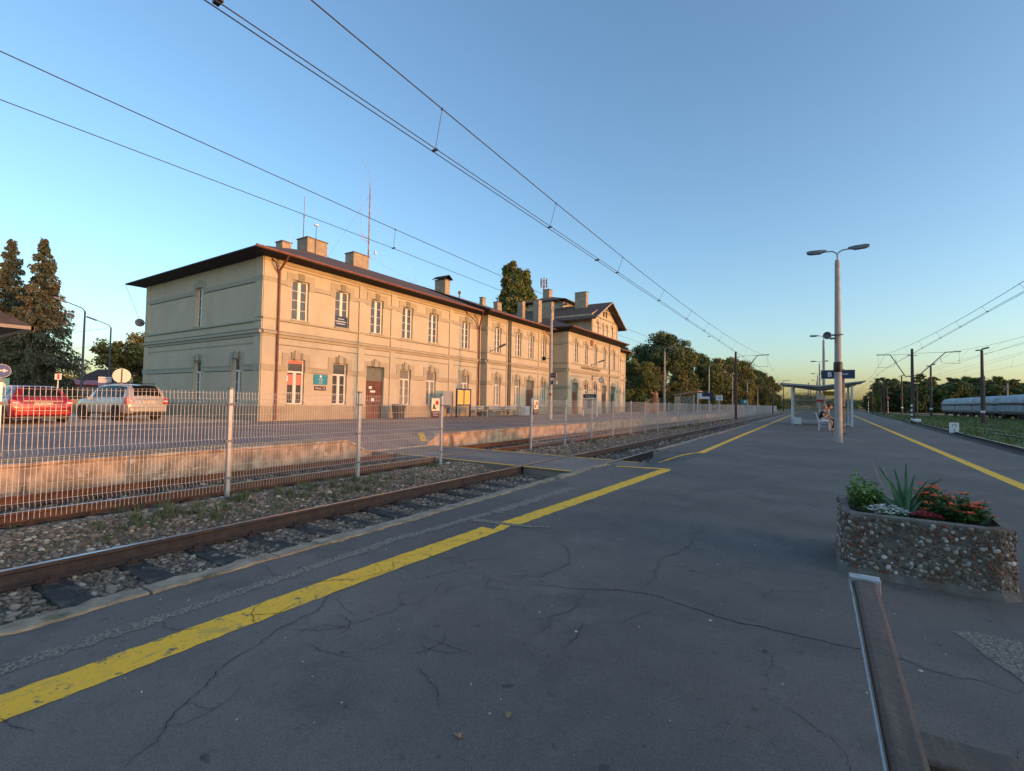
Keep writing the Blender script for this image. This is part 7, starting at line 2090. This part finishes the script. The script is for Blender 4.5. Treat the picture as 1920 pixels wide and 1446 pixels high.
for px, s, lb in ((1870, 1.22, 'open pale-crowned tree against the pink sky above the wagons'), (1895, 1.15, 'open-crowned tree near the right picture edge'), (1742, 1.08, 'thin reddish tree crown behind the yard lamp')):
    x, y, z = camdist(px, 215); plant_tree(pool2, USED, 2, (x, y, -.6), s, px, lb, 'trees of the woods at right')
# off to the right, towards the low sun
for k, (y, hh) in enumerate([(-34, 6.5), (-28, 7.4), (-21, 6.8), (-15, 7.6), (-9, 7.8), (-3, 7.4), (3, 7.9), (9, 7.2), (15, 6.9), (21, 7.5), (26, 6.6), (32, 7.6), (38, 9.4), (43, 11.0), (49, 12.0), (55, 11.2), (61, 11.8), (67, 11.0), (73, 12.2), (80, 11), (88, 11), (96, 10.5), (105, 11.5), (114, 11), (124, 12), (136, 12)]):
    x = 66 + rn.uniform(-3, 3)
    plant_tree(pool2, USED, 3 if k % 3 else 1, (x, y, -.6), ((1.05, hh / 10.5) if k % 3 else (1.0, hh / 12)), k * 2.2, '%s low tree of the belt beyond the yard, counted from behind the camera' % nth(k + 1), 'trees of the belt beyond the yard')
cl = []
rs = np.random.RandomState(19)
for k in range(800):
    px = rs.uniform(1628, 2060); d = rs.uniform(236, 262); x, y, z = camdist(px, d); cl.append((x, y, rs.uniform(-.5, 9.0) * (1 if px > 1660 else .6), 1.9))
V = leaf_cloud(rs, np.array(cl), 60, .9)
tag(link('wood_depth', npmesh('wood_depth', V, np.arange(len(V)).reshape(-1, 4), M['leafB'])), 'dark depth of the wood behind the rows of trees on the right', 'wood', kind='stuff')
b_ = []  # unseen scrub, added and sized to keep low sun off the platform
rs = np.random.RandomState(29)
for k in range(2300):
    y = rs.uniform(-45, 100); hmax = 6.3 if y < 18 else 5.2 + 1.2 * math.sin(y * .9)
    b_.append((rs.uniform(63, 68), y, rs.uniform(-.4, hmax), .8))
V = leaf_cloud(rs, np.array(b_), 44, .6)
tag(link('shade_scrub', npmesh('shade_scrub', V, np.arange(len(V)).reshape(-1, 4), M['leafB'])), 'unseen dense scrub added to shade the platform, under the belt of trees beyond the yard', 'scrub', kind='stuff')
# distant wood and roofs seen past the platform end
b = MB(); rs = np.random.RandomState(9); cl = []
for k in range(420):
    px = rs.uniform(1440, 1660); d = rs.uniform(330, 420); x, y, z = camdist(px, d); cl.append((x, y, rs.uniform(0, 6.5) + (3 if 1490 < px < 1530 else 0), 2.6))
V = leaf_cloud(rs, np.array(cl), 42, 1.1)
tag(link('far_wood', npmesh('far_wood', V, np.arange(len(V)).reshape(-1, 4), M['leafB'])), 'far dark wood low on the horizon behind the shelter', 'wood', kind='stuff')
cl = []
for k in range(520):
    px = rs.uniform(-40, 300); d = rs.uniform(95, 140); x, y, z = camdist(px, d); cl.append((x, y, rs.uniform(0, 5.2), 1.5))
V = leaf_cloud(rs, np.array(cl), 44, .6)
tag(link('far_bushes', npmesh('far_bushes', V, np.arange(len(V)).reshape(-1, 4), M['leafC'])), 'sunlit bushes and far greenery low on the left horizon', 'bushes', kind='stuff')
b = MB(); b.tube([(0, 0, 0), (0, 0, 34)], [1.4, .9], 10); o = b.build('chimney_stack', M['concrete']); x, y, z = camdist(1516, 640); o.location = (x, y, 0); tag(o, 'faint tall stack far on the horizon beside the shelter', 'tower')
